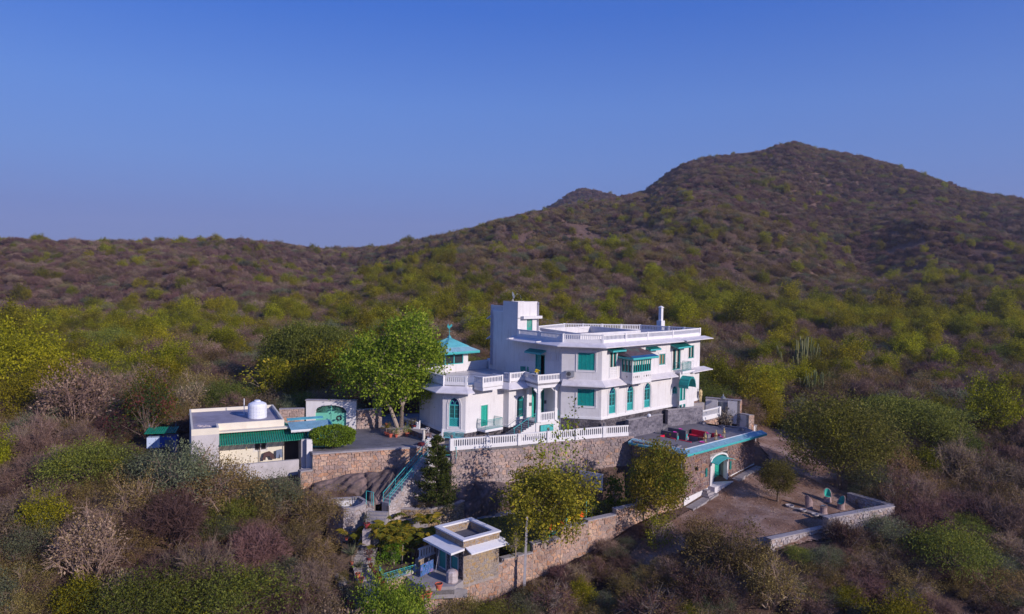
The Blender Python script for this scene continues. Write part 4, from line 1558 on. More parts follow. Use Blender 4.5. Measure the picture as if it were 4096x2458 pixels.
for i in range(18):
 t = PI * (i + .5) / 18
 pc = (uc - R_ * math.cos(t), hz0 - .12 + 1.35 * R_ * math.sin(t))
 WB2.box(m, pc[0] - .03, pc[0] + .03, pc[1] - .17, pc[1] - .0, 1.15, 1.17)
m.build('valance', 'turquoise_trim', hd)
BK0, BK1 = WU.zuz(9, 1300, 500, 1.0)[0] - .0, WU.zuz(9, 1580, 480, 1.0)[0]
BK0 = .25
m = MB()
WU.box(m, BK0, BK1, 3.72, 3.98, 0, 1.15)
bs_ = m.build('balcony_slab', 'white_rail', V_)
railing([WU.pt(BK0 + .05, 3.98, .02), WU.pt(BK0 + .05, 3.98, 1.08), WU.pt(BK1 - .05, 3.98, 1.08), WU.pt(BK1 - .05, 3.98, .02)], .95, V_, 'teal_paint', name='balcony_railing')
OD = 1.5
uL = WM.zuz(9, 566, 480, OD)[0]
uR = WM.zuz(9, 897, 480, OD)[0]
zf0 = WM.zuz(9, 566, 690, OD)[1]
zs0 = WM.zuz(9, 580, 490, OD)[1]
zs1 = WM.zuz(9, 590, 270, OD)[1]
OF = Wall(WM.xy(uL, OD), WM.xy(uR, OD))
OLw = Wall(WM.xy(uL, 0), WM.xy(uL, OD))
ORw = Wall(WM.xy(uR, OD), WM.xy(uR, 0))
m = MB()
for w_, h_ in ((OF, [(.1, OF.L - .1, zs0, zs1)]), (OLw, [(.12, OD - .1, zs0, zs1)]), (ORw, [])):
 w_.skin(m, 0, w_.L, zf0, zs1 + .22, h_, .12)
m.prism([WM.xy(uL, 0), WM.xy(uL, OD), WM.xy(uR, OD), WM.xy(uR, 0)], zf0 - .02, zf0 + .02)
orl = m.build('oriel', 'white_plaster', V_)
for w_, a, b, nl in ((OF, .1, OF.L / 2 - .02, 4), (OF, OF.L / 2 + .02, OF.L - .1, 4), (OLw, .12, OD - .1, 3)):
 o = casement(w_, (a, b, zs0, zs1), orl, nl, mould=0, rec=-.05)
 bl_ = MB()
 for i in range(nl):
  aa = a + (b - a) * (i + .28) / nl
  bb_ = a + (b - a) * (i + .82) / nl
  w_.box(bl_, aa, bb_, zs1 - .55, zs1 - .1, -.098, -.09)
 bl_.build('blind', 'blind_cloth', orl)
zc = (zf0 + zs0) / 2 + .12
for fr_, wd2 in ((.06, .05), (.14, .1), (.22, .18), (.34, .08), (.6, .08), (.72, .18), (.84, .08), (.93, .05)):
 m = MB()
 OF.box(m, OF.L * fr_, OF.L * fr_ + wd2, zc - .09, zc + .09, .001, .006)
 m.build('vent_hole', 'room_dark', orl)
m = MB()
OLw.box(m, OD * .5, OD * .5 + .1, zc - .07, zc + .07, .001, .006)
m.build('vent_hole', 'room_dark', orl)
m = MB()
for w_ in (OF, OLw):
 w_.box(m, 0, w_.L, zs0 - .1, zs0 - .04, 0, .03)
 w_.box(m, 0, w_.L, zf0, zf0 + .3, 0, .03)
OF.box(m, OF.L / 2 - .03, OF.L / 2 + .03, zf0 + .3, zs0 - .1, 0, .025)
m.build('moulding', 'white_rail', orl)
for uu in (uL + .9, uR - .35):
 m = MB()
 WM.extr(m, [(uu, zf0), (uu + .12, zf0), (uu + .12, zf0 - .45), (uu, zf0 - .45)], .0, .3)
 WM.box(m, uu, uu + .12, zf0 - .2, zf0, .3, .75)
 m.build('bracket', 'white_rail', orl)
e0 = WM.zuz(9, 598, 225, OD + .55)
e1 = WM.zuz(9, 1035, 180, OD + .55)
k0 = WM.zuz(9, 395, 95, .02)
k1 = WM.zuz(9, 770, 55, .02)
ze = zs1 + .28
m = MB()
A, B, Cc, D = WM.pt(uL - .55, ze, OD + .5), WM.pt(uR + .55, ze, OD + .5), WM.pt(uR + .0, ze + .72, 0), WM.pt(uL - .0, ze + .72, 0)
E_, F_ = WM.pt(uL - .55, ze + .28, 0), WM.pt(uR + .55, ze + .28, 0)
t = .05
dn = lambda p: (p[0], p[1], p[2] - t)
m.add([A, B, Cc, D, E_, F_, dn(A), dn(B), dn(Cc), dn(D), dn(E_), dn(F_)],
      [(0, 1, 2, 3), (0, 3, 4), (1, 5, 2), (9, 8, 7, 6), (10, 9, 6), (8, 11, 7), (0, 6, 7, 1), (4, 10, 6, 0), (1, 7, 11, 5)])
orf = m.build('oriel_roof', 'oriel_roof_mat', orl)
m = MB()
m.add([Vector(A) + Vector((0, 0, .012)), Vector(B) + Vector((0, 0, .012)), Vector(B).lerp(Vector(Cc), .22) + Vector((0, 0, .014)), Vector(A).lerp(Vector(D), .22) + Vector((0, 0, .014))], [(0, 1, 2, 3)])
m.build('roof_border', 'blue_trim', orl)
EW = Wall((A[0], A[1]), (B[0], B[1]))
valance(EW, 0, EW.L, ze - .02, .2, .02, orl)
EL = Wall(WM.xy(uL - .55, 0), WM.xy(uL - .55, OD + .5))
valance(EL, 0, EL.L, ze + .03, .2, .02, orl)
m = MB()
rp = [T0, C1, C2, C3, C4, BK[2], BK[1], BK[0], tb[0]]
m.prism([offset_line([T0, C1, C2, C3, C4], -.02)[i] for i in range(5)] + BK[::-1] + [tb[0]], ROOF_Z - .1, ROOF_Z)
m.build('roof', 'roof_screed', V_)
chl = [WT.xy(uT1 - .9), C1, C2, C3, WU.xy(1.6)]
m = strip_slab(chl, .0, .95, 7.68, 7.36, .16, .09)
m.build('roof_chajja', 'white_chajja', V_)
m = strip_slab([WU.xy(.9), C4, (23.1, 86.6)], .0, 1.25, 7.60, 7.40, .12, .09)
m.build('roof_chajja', 'white_chajja', V_)
a = WS.xy(.15)
uo = WM.zuz(9, 345, 592)[0]
m = strip_slab([a, C2, WM.xy(uL - .02)], .0, .9, 3.92, 3.42, .2, .09)
m.build('lower_chajja', 'white_chajja', V_)
m = strip_slab([WM.xy(uR + .02), WM.xy(WM.L - .05)], .0, .9, 3.90, 3.5, .2, .09)
m.build('lower_chajja', 'white_chajja', V_)
m = strip_slab([WU.xy(BK1 + .02), C4, (23.1, 86.6)], .0, 1.3, 3.95, 3.72, .12, .09)
m.build('lower_chajja', 'white_chajja', V_)
for zz0, zz1, oo in ((-.06, .14, .09), (.14, .2, .05)):
 m = MB()
 strip_slab([C1, C2, WM.xy(WM.L)], 0, oo, zz1, zz1, zz1 - zz0, zz1 - zz0, m)
 strip_slab([WU.xy(uQ), C4], 0, oo, zz1, zz1, zz1 - zz0, zz1 - zz0, m)
 strip_slab([bayP, bayQ], 0, oo, zz1, zz1, zz1 - zz0, zz1 - zz0, m)
 m.build('base_moulding', 'white_rail', V_)
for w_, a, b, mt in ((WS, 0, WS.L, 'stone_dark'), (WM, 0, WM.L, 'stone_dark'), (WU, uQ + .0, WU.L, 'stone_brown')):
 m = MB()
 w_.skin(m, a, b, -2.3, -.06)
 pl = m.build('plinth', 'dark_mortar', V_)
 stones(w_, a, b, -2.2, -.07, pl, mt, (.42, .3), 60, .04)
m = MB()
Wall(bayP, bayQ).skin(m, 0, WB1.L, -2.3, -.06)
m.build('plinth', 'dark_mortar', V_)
rl_pts = [WT.xy(uT1), C1, C2, C3, WU.xy(.0)]
balustrade(WT, uT1 + .02, WT.L, ROOF_Z, 7.98, PAR_Z, V_, off=-.1, posts=(0, .5, 1), name='roof_balustrade')
balustrade(WS, 0, WS.L, ROOF_Z, 7.98, PAR_Z, V_, off=-.1, posts=(.02, 1), name='roof_balustrade')
balustrade(WM, 0, WM.L * .62, ROOF_Z, 7.98, PAR_Z, V_, off=-.1, posts=(.5,), name='roof_balustrade')
balustrade(WM, WM.L * .62, WM.L, ROOF_Z, 7.98, PAR_Z, V_, off=-.1, posts=(0,), name='roof_balustrade')
balustrade(WU, 0, WU.L, ROOF_Z, 7.98, PAR_Z, V_, off=-.1, posts=(0, 1), name='roof_balustrade')
bk = BK + [C4]
bpts = [T2] + BK + [C4]
for a, b, ps in ((BK[0], BK[1], (0, .25, .5, .75, 1)), (BK[1], BK[2], (1,)), (BK[2], C4, (.5,))):
 w_ = Wall(a, b)
 balustrade(w_, 0, w_.L, ROOF_Z, 7.98, PAR_Z, V_, off=.1, posts=ps, name='roof_balustrade', stuff=True)
w_ = Wall((2.9, 85.0), BK[0])
balustrade(w_, 0, w_.L, ROOF_Z, 7.98, PAR_Z, V_, off=.1, posts=(0,), name='roof_balustrade', stuff=True)
LWp = [P2(1, 1222, 318, 8.38), P2(2, 283, 320, 8.38), P2(2, 800, 364, 8.38), P2(2, 185, 398, 8.38)]
m = MB()
inner = []
cx_, cy_ = sum(p[0] for p in LWp) / 4, sum(p[1] for p in LWp) / 4
for p in LWp:
 v = Vector((p[0] - cx_, p[1] - cy_))
 v = v * ((v.length - .28) / v.length)
 inner.append((cx_ + v.x, cy_ + v.y))
for i in range(4):
 j = (i + 1) % 4
 m.hexa([(*LWp[i], ROOF_Z - .1), (*LWp[j], ROOF_Z - .1), (*inner[j], ROOF_Z - .1), (*inner[i], ROOF_Z - .1),
   (*LWp[i], 8.38), (*LWp[j], 8.38), (*inner[j], 8.38), (*inner[i], 8.38)])
m.build('light_well_wall', 'white_plaster', V_)
q = zat(2, 1042, 362, ROOF_Z + .1)
m = MB()
cx0, cy0 = q[0], q[1]
cw = Wall((cx0 - .5, cy0 - .5), (cx0 + .5, cy0 + .42))
def sq(mb, h, z0_, z1_, h2=None):
 h2 = h2 or h
 P = [cw.xy(cw.L / 2 + sx * h, sy * h - .6) for sx, sy in ((-1, 1), (1, 1), (1, -1), (-1, -1))]
 T = [cw.xy(cw.L / 2 + sx * h2, sy * h2 - .6) for sx, sy in ((-1, 1), (1, 1), (1, -1), (-1, -1))]
 mb.hexa([(*p, z0_) for p in P] + [(*p, z1_) for p in T])
sq(m, .37, ROOF_Z, 8.95)
sq(m, .205, 8.95, 10.55)
sq(m, .28, 10.6, 10.66)
sq(m, .28, 10.66, 10.84, .05)
sq(m, .16, 10.55, 10.6)
ch = m.build('chimney', 'white_rail', V_)
m = MB()
m.lathe([(.28, 0), (.3, .12), (.12, .16)], (*P2(2, 935, 375, ROOF_Z + .1), ROOF_Z), 10)
m.build('roof_vent', 'old_white', V_)
W0, W1, W2, W3, W4, W5 = (-9.45, 75.0), (-6.62, 70.38), (-4.35, 69.97), (-.74, 73.62), (-.17, 73.18), (1.41, 74.47)
WL0, WL1, WL2, WL3, WL4 = Wall(W0, W1), Wall(W1, W2), Wall(W2, W3), Wall(W3, W4), Wall(W4, W5)
TZ_, PZ = 3.60, 4.47
NB = (-7.35, 79.1)
sk = MB()
h = []
u, zb = WL1.zuz(1, 398, 1262)
_, zs = WL1.zuz(1, 400, 1058)
_, zt = WL1.zuz(1, 402, 985)
u0, _ = WL1.zuz(1, 348, 1262)
u1, _ = WL1.zuz(1, 448, 1262)
arch_window(WL1, u0, u1, zb, zs, zt, V_, skin=sk, holes=h)
WL1.skin(sk, 0, WL1.L, -1, 3.6, h)
WL0.skin(sk, 0, WL0.L, -1, 3.6)
Wall(NB, W0).skin(sk, 0, Wall(NB, W0).L, -2.2, 3.6)
h = []
rd = WL2.rect(1, 657, 1062, 718, 1250)
h.append(rd)
WL2.skin(sk, 0, WL2.L, -1, 3.6, h)
WL3.skin(sk, 0, WL3.L, -1, 3.6)
h = []
u0, zb = WL4.zuz(1, 998, 1172)
u1, _ = WL4.zuz(1, 1062, 1172)
_, zs = WL4.zuz(1, 1030, 1010)
_, zt = WL4.zuz(1, 1032, 970)
arch_window(WL4, u0, u1, zb, zs, zt, V_, pointed=False, skin=sk, holes=h, panel=0, bars=7)
WL4.skin(sk, 0, WL4.L, -1, 3.6, h)
sk.build('wing_wall', 'white_plaster', V_)
m = MB()
frame_ring(WL2, m, rd[0] - .12, rd[1] + .12, rd[2] - .1, rd[3] + .12, .07, -.01, .03)
fr = m.build('door_surround', 'white_rail', V_)
m = MB()
frame_ring(WL2, m, rd[0], rd[1], rd[2], rd[3], .06, -.16, -.02)
um = (rd[0] + rd[1]) / 2
WL2.box(m, rd[0] + .06, rd[1] - .06, rd[2], rd[3] - .06, -.13, -.09)
WL2.box(m, um - .02, um + .02, rd[2], rd[3] - .06, -.09, -.07)
for s_ in (rd[0] + .12, um + .07):
 for k in range(3):
  WL2.box(m, s_, s_ + (um - rd[0]) - .22, rd[2] + .12 + k * .62, rd[2] + .6 + k * .62, -.09, -.075)
m.build('door', 'teal_green', fr)
ub0 = WL2.zuz(1, 603, 1290, 1.0)[0]
ub1 = WL2.zuz(1, 838, 1290, 1.0)[0]
zbal = rd[2] - .1
ub0, ub1 = rd[0] - .55, rd[1] + .95
m = MB()
WL2.box(m, ub0, ub1, zbal - .22, zbal, 0, 1.25)
m.build('balcony_slab', 'white_rail', V_)
railing([WL2.pt(ub0 + .05, zbal, .03), WL2.pt(ub0 + .05, zbal, 1.2), WL2.pt(ub1 - .05, zbal, 1.2), WL2.pt(ub1 - .05, zbal, .03)], .95, V_, 'teal_paint', name='balcony_railing')
for zz0, zz1, oo in ((-1.06, -.84, .09), (-.84, -.78, .05)):
 m = MB()
 strip_slab([W0, W1, W2, W3, W4, W5], 0, oo, zz1, zz1, zz1 - zz0, zz1 - zz0, m)
 m.build('base_moulding', 'white_rail', V_)
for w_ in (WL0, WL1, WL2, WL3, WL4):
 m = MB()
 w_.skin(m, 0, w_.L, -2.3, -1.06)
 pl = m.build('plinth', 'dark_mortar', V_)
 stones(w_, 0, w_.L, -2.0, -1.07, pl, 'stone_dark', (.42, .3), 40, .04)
m = strip_slab([NB, W0, W1, W2, WL2.xy(.35)], 0, .95, 3.50, 2.98, .2, .09)
m.build('terrace_chajja', 'white_chajja', V_)
m = strip_slab([WL3.xy(.0), W4, W5], 0, .9, 3.50, 2.98, .2, .09)
m.build('terrace_chajja', 'white_chajja', V_)
m = MB()
for u_ in (WL4.L * .85, ):
 WL4.box(m, u_, u_ + .14, 2.7, 3.0, 0, .5)
m.build('bracket', 'white_rail', V_)
kz = 3.88
for w_, a, b, ps in ((Wall(NB, W0), 0, None, (1,)), (WL0, 0, None, (1,)), (WL1, 0, None, (1,)), (WL2, 0, .25, ())):
 balustrade(w_, a, w_.L if b is None else b, 3.45, kz, PZ, V_, off=-.08, posts=ps, name='terrace_balustrade', pw=.2)
bx0, bx1 = P2(1, 660, 787, PZ), P2(1, 878, 770, PZ)
def foot(w, p):
 v = Vector(p) - w.p0
 return v.dot(w.d), v.dot(w.n)
ua, oa = foot(WL2, bx0)
ub, ob = foot(WL2, bx1)
oo = (oa + ob) / 2
ub = min(ub, WL2.L - .05)
ua = max(.2, ua)
Bx = [WL2.xy(ua, -.0), WL2.xy(ua, oo), WL2.xy(ub, oo), WL2.xy(ub, -.0)]
m = MB()
m.prism(Bx, 3.12, 3.45)
m.build('terrace_bay', 'white_rail', V_)
for a, b, ps in ((Bx[0], Bx[1], ()), (Bx[1], Bx[2], (0.01, .99)), (Bx[2], Bx[3], ())):
 w_ = Wall(a, b)
 balustrade(w_, 0, w_.L, 3.45, kz, PZ, V_, off=-.07, posts=ps, name='terrace_balustrade', pw=.18)
balustrade(WL3, 0, WL3.L, 3.45, kz, PZ, V_, off=-.08, posts=(1,), name='terrace_balustrade', pw=.18)
balustrade(WL4, 0, WL4.L, 3.45, kz, PZ, V_, off=-.08, posts=(1,), name='terrace_balustrade', pw=.18)
PF, PR = (2.72, 71.95), (5.55, 74.0)
PB = (5.15 + .25, 73.55)
pw1, pw2 = Wall(W5, PF), Wall(PF, (PR[0], PR[1]))
m = MB()
m.prism([W5, PF, PR, (5.2, 73.6), (3.6, 76.2)], 3.10, 3.75)
m.build('porch_roof', 'white_rail', V_)
for w_, ps in ((pw1, ()), (pw2, (.01, .99))):
 balustrade(w_, 0, w_.L, 3.752, kz, PZ, V_, off=-.08, posts=ps, name='terrace_balustrade', pw=.2)
pw3 = Wall((3.05, 75.8), (4.6, 74.3))
w_ = Wall(P2(10, 612, 255, PZ), P2(10, 795, 235, PZ))
balustrade(w_, 0, w_.L, 3.62, kz, PZ, V_, off=0, posts=(1,), name='terrace_balustrade', pw=.16)
m = MB()
m.prism([NB, W0, W1, W2, Bx[0], Bx[1], Bx[2], Bx[3], W3, W4, W5, PF, PR, C1, T1, T0, (-4.2, 86.2), (-7.0, 83.8), (-9.3, 81.7), (-7.3, 79.4)], 3.40, TZ_)
m.build('terrace_floor', 'terrace_floor', V_)
pp = [P2(15, 1045, 655, 4.55), P2(1, 757, 605, 4.55)]
pq0 = (T0[0] + .05, T0[1] + .05)
w_ = Wall((-4.95, 81.6), (-2.45, 83.5))
m = MB()
m.prism([(-5.0, 81.75), (-5.1, 81.95), (-2.5, 84.6), (-2.42, 84.3)], TZ_, 4.55)
m.prism([(-2.45, 84.5), (-2.3, 83.4), (-2.6, 83.4), (-2.7, 84.5)], TZ_, 4.56)
m.build('terrace_parapet', 'white_plaster', V_)
FZ = -.30
XB = WT.xy(WT.L - 2.6)
pbk = Wall(W5, (4.05, 75.55))
pbs = Wall((4.05, 75.55), C1)
sk = MB()
h = []
dr = pbk.rect(10, 322, 565, 388, 1060)
dr = (dr[0], dr[1], FZ, 3.0)
h.append((dr[0], dr[1], FZ, 2.95))
dr2 = pbk.rect(10, 476, 570, 515, 970)
h.append((dr2[0], dr2[1], FZ, 2.95))
pbk.skin(sk, 0, pbk.L, -2.0, 3.6, h)
Wall((4.05, 75.55), (5.15, 73.55)).skin(sk, 0, Wall((4.05, 75.55), (5.15, 73.55)).L, -2.0, 3.6)
sk.build('porch_wall', 'white_plaster', V_)
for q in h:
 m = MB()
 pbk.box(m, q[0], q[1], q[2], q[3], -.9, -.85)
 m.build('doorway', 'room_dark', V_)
 m = MB()
 frame_ring(pbk, m, q[0], q[1], q[2], q[3], .06, -.18, .03)
 zz = q[3] - .85
 pbk.box(m, q[0] + .06, q[1] - .06, zz - .04, zz + .04, -.14, 0)
 pbk.box(m, q[0] + .06, q[0] + (q[1] - q[0]) * .52, q[2], zz, -.14, -.08)
 for k in range(6):
  t0, t1 = PI / 3 * k, PI / 3 * (k + 1)
  cu, cz = (q[0] + q[1]) / 2, zz + .42
  pbk.extr(m, [(cu + .2 * math.cos(t0), cz + .2 * math.sin(t0)), (cu + .2 * math.cos(t1), cz + .2 * math.sin(t1)),
                     (cu + .16 * math.cos(t1), cz + .16 * math.sin(t1)), (cu + .16 * math.cos(t0), cz + .16 * math.sin(t0))], -.13, -.09)
 pbk.box(m, q[0] + .06, q[1] - .06, zz + .40, zz + .44, -.13, -.1)
 pbk.box(m, (q[0] + q[1]) / 2 - .02, (q[0] + q[1]) / 2 + .02, zz, q[3], -.131, -.101)
 m.build('porch_door', 'teal_green', V_)
m = MB()
m.prism([W5, (2.55, 72.25), PR, (5.2, 73.6), (4.05, 75.6)], -1.9, FZ)
bsm = m.build('porch_base', 'white_plaster', V_)
def column(w, u, off, z0_, z1_, s=.34):
 m = MB()
 w.box(m, u - s / 2, u + s / 2, z0_, z0_ + 1.15, off - s / 2, off + s / 2)
 k = s * .40
 w.box(m, u - k, u + k, z0_ + 1.15, z1_ - .25, off - k, off + k)
 w.box(m, u - s / 2, u + s / 2, z1_ - .32, z1_, off - s / 2, off + s / 2)
 w.box(m, u - s / 2 - .03, u + s / 2 + .03, z0_ + 1.1, z0_ + 1.16, off - s / 2 - .03, off + s / 2 + .03)
 c = m.build('column', 'white_rail', V_)
 f = MB()
 for i in range(4):
  x = u - k + (i + .5) * 2 * k / 4
  w.box(f, x - .018, x + .018, z0_ + 1.3, z1_ - .5, off + k, off + k + .012)
 f.build('fluting', 'white_rail', c, kind='stuff')
 m = MB()   # scrolled bracket
 for sg in (-1, 1):
  for i in range(3):
   a = u + sg * (k + i * .14)
   w.box(m, min(a, a + sg * .14), max(a, a + sg * .14), z1_ - .42 + i * .13, z1_ + .0, off - .06, off + .06)
 m.build('bracket', 'white_rail', c)
 return c
ucl = pw2.zuz(10, 450, 700, -.2)[0]
ucr = pw2.zuz(10, 712, 700, -.2)[0]
column(pw2, .25, -.25, FZ, 3.1, .40)
column(pw2, ucr - .0, -.25, FZ, 3.1, .36)
column(Wall(W5, PF), .35, -.2, FZ, 3.1, .30)
balustrade(pw2, .5, ucr - .2, FZ - .12, FZ + .1, FZ + .92, V_, off=-.2, posts=(), name='porch_balustrade')
r = pw2.rect(10, 460, 1140, 678, 1290)
shutter_window(pw2, (max(.45, r[0]), r[1], -1.6, FZ - .35), V_, 4, 'turquoise_trim', mould=False)
m = MB()
pw2.box(m, .0, ucr + .3, -1.9, FZ - .02, -.35, -.2)
m.build('porch_base', 'white_plaster', V_)
for xx, yy in ((293, 815), (541, 778)):
 u, z = pbk.zuz(10, xx, yy)
 m = MB()
 pbk.box(m, u - .14, u + .14, z - .17, z + .17, .01, .06)
 m.build('wall_plaque', 'slate_dark', V_)
GZ_ = -1.7
sA, sB = Vector(P2(10, 225, 1065, FZ)), Vector(P2(10, 395, 1110, FZ))
sdir = Vector(P2(10, 30, 1310, GZ_)) - sA
sdir.normalize()
nst = 9
st = empty('porch_stairs', (sB.x, sB.y, GZ_), 'dark stone steps with white risers climbing left side of the porch', 'stairs')
wd_ = (sB - sA)
for i in range(nst):
 a = sA + sdir * (.30 * i)
 b = a + sdir * .30
 m = MB()
 z_ = FZ - (i + 1) * (FZ - GZ_) / (nst + 1)
 pl = [a, a + wd_, b + wd_, b]
 m.prism([(p.x, p.y) for p in pl], GZ_ - .3, z_)
 s = m.build('step', 'white_plaster', st)
 m = MB()
 nb_ = b + sdir * .03
 m.prism([(p.x, p.y) for p in (a, a + wd_, nb_ + wd_, nb_)], z_ + .002, z_ + .035)
 m.build('tread', 'slate_dark', s)
ra = sB + sdir * .1
rb = sB + sdir * (.30 * nst)
rl_ = MB()
A3, B3 = Vector((ra.x, ra.y, FZ + .9)), Vector((rb.x, rb.y, GZ_ + .95))
rl_.tube(A3, B3, .03, n=5)
hr = rl_.build('handrail', 'turquoise_trim', st)
for k in range(4):
 t = .02 + k / 3 * .93
 p = A3.lerp(B3, t)
 m = MB()
 m.tube((p.x, p.y, p.z - .95), p, .025, n=5)
 m.build('rail_post', 'turquoise_trim', hr)
ra, rb = sA + sdir * .1, sA + sdir * (.30 * nst)
m = MB()
A3, B3 = Vector((ra.x, ra.y, FZ + .85)), Vector((rb.x, rb.y, GZ_ + .85))
m.path([A3, B3], .014, 4)
m.tube((ra.x, ra.y, FZ), A3, .014, n=4)
m.build('thin_rail', 'grey_metal', st)
ss = empty('side_ramp', (6.5, 72.5, GZ_), 'narrow side steps with thin turquoise railing below the shuttered wall', 'stairs')
m = MB()
Wr = Wall(P2(10, 742, 1075, -.35), P2(2, 325, 1365, GZ_))
nn = 9
zt0 = -.32
for i in range(nn):
 z_ = zt0 - (zt0 - GZ_) * (i + 1) / (nn + 1)
 mm = MB()
 Wr.box(mm, Wr.L * i / nn, Wr.L * (i + 1) / nn, GZ_ - .3, z_, -.85, .0)
 mm.build('step', 'concrete_path', ss)
mm = MB()
Wr.extr(mm, [(0, GZ_ - .2), (Wr.L, GZ_ - .2), (Wr.L, GZ_ + .05), (0, zt0 + .02)], 0.0, .12)
mm.build('side_wall', 'white_plaster', ss)
mm = MB()
mm.tube(Wr.pt(0, zt0 + .95, 0.06), Wr.pt(Wr.L, GZ_ + .95, .06), .02, n=4)
hr = mm.build('handrail', 'turquoise_trim', ss)
for k in range(7):
 t = k / 6
 z_ = zt0 + (GZ_ - zt0) * t
 mm = MB()
 mm.tube(Wr.pt(Wr.L * t, z_, .06), Wr.pt(Wr.L * t, z_ + .95, .06), .016 if k else .03, n=4)
 mm.build('rail_post', 'turquoise_trim', hr)
pv = empty('pavilion', (-7, 81.6, TZ_), 'small white terrace pavilion with turquoise flared roof and rooster weathervane', 'pavilion')
A_p = Vector((-7.1, 79.4))
B_p = Vector((-4.86, 81.45))
dp = (B_p - A_p)
ep = Vector((-dp.y, dp.x))
L_p = A_p + ep
R2_p = B_p + ep
PFw, PLw = Wall(A_p, B_p), Wall(L_p, A_p)
EZ = 5.95
sk = MB()
r = PFw.rect(15, 630, 548, 958, 740)
r = (r[0], r[1], r[2], 5.78)
casement(PFw, r, pv, 2, 'turquoise_trim', mould=0, rec=-.06)
PFw.skin(sk, 0, PFw.L, TZ_, EZ + .1, [r], .12)
r2 = (.5, PLw.L - .6, r[2], 5.7)
casement(PLw, r2, pv, 2, 'turquoise_trim', mould=0, rec=-.06)
PLw.skin(sk, 0, PLw.L, TZ_, EZ + .1, [r2], .12)
Wall(B_p, R2_p).skin(sk, 0, dp.length, TZ_, EZ + .1)
Wall(R2_p, L_p).skin(sk, 0, dp.length, TZ_, EZ + .1)
sk.build('wall', 'white_plaster', pv)
cen = (A_p + R2_p) / 2
def ringp(f, z):
 return [(cen.x + (p.x - cen.x) * f, cen.y + (p.y - cen.y) * f, z) for p in (A_p, B_p, R2_p, L_p)]
lv = [(1.58, 5.92), (1.08, 6.28), (.62, 6.85), (.04, 7.55)]
m = MB()
for (f0, z0), (f1, z1) in zip(lv[:2], lv[1:3]):
 pass
def roof_part(f0, z0, f1, z1, nm, mat):
 m = MB()
 a, b = ringp(f0, z0), ringp(f1, z1)
 a2, b2 = ringp(f0, z0 - .06), ringp(f1 * .98, z1 - .06)
 for i in range(4):
  j = (i + 1) % 4
  m.add([a[i], a[j], b[j], b[i], a2[i], a2[j], b2[j], b2[i]], [(0, 1, 2, 3), (4, 7, 6, 5), (0, 4, 5, 1)])
  n = 14
  for k in range(n + 1):
   t = k / n
   s0 = Vector(a[i]).lerp(Vector(a[j]), t)
   cc = Vector(b[i]).lerp(Vector(b[j]), t)
   m.tube(s0 + Vector((0, 0, .005)), cc + Vector((0, 0, .005)), .016, n=4, cap=False)
 return m.build(nm, mat, pv)
roof_part(1.62, 5.92, 1.02, 6.36, 'roof_skirt', 'turquoise_dusty')
roof_part(1.05, 6.38, .13, 7.22, 'roof', 'turquoise_sheet')
roof_part(.13, 7.22, .03, 7.55, 'roof_peak', 'turquoise_sheet')
a = ringp(1.62, 5.92)
for i in range(4):
 j = (i + 1) % 4
 w_ = Wall(a[i][:2], a[j][:2])
 valance(w_, 0, w_.L, 5.90, .26, -.01, pv)
cm = MB()
cm.tube((cen.x, cen.y, 7.5), (cen.x, cen.y, 8.35), .035, .02, n=6)
cm.tube((cen.x - .25, cen.y, 8.0), (cen.x + .25, cen.y, 8.0), .015, n=4)
cm.tube((cen.x, cen.y - .25, 8.0), (cen.x, cen.y + .25, 8.0), .015, n=4)
fin = cm.build('finial', 'turquoise_trim', pv)
rw = Wall((cen.x - .5, cen.y), (cen.x + .5, cen.y))
ol = [(.28, 8.52), (.33, 8.66), (.36, 8.80), (.40, 8.86), (.44, 8.82), (.43, 8.70), (.50, 8.62), (.62, 8.60), (.66, 8.72), (.76, 8.80), (.86, 8.74), (.84, 8.58), (.74, 8.50),
      (.68, 8.42), (.56, 8.36), (.54, 8.24), (.46, 8.24), (.44, 8.36), (.34, 8.42)]
m = MB()
rw.extr(m, [(u - .05, z) for u, z in ol], -.02, .02)
m.build('rooster', 'turquoise_trim', fin)
GZ_ = -1.7
BA = P2(1, 355, 1375, -.65)
BAL = [P2(1, 375, 1375, -.65), P2(1, 720, 1350, -.65), P2(1, 1020, 1328, -.65), P2(1, 1300, 1303, -.65), P2(1, 1570, 1280, -.65), P2(2, 425, 1345, -.65), (12.05, 73.35)]
CE0, CE1 = (-17.45, 63.6), (-7.45, 67.15)
SL0, SL1, SL2, SL3 = (12.05, 73.35), (16.3, 77.05), (17.35, 79.3), (21.85, 82.0)
court = [CE0, CE1, (-6.9, 66.9), BAL[0], BAL[1], BAL[2], BAL[3], BAL[4], BAL[5], SL0, SL1, SL2, SL3, (24.8, 84.9), (24, 89), (-3, 85), (-14, 82.5), (-15.4, 76.0), (-16.3, 74.2), (-20.9, 73.9), (-21.6, 70.5)]
m = MB()
m.prism(court, GZ_ - .3, GZ_)
m.build('courtyard', 'courtyard_paving', kind='structure')
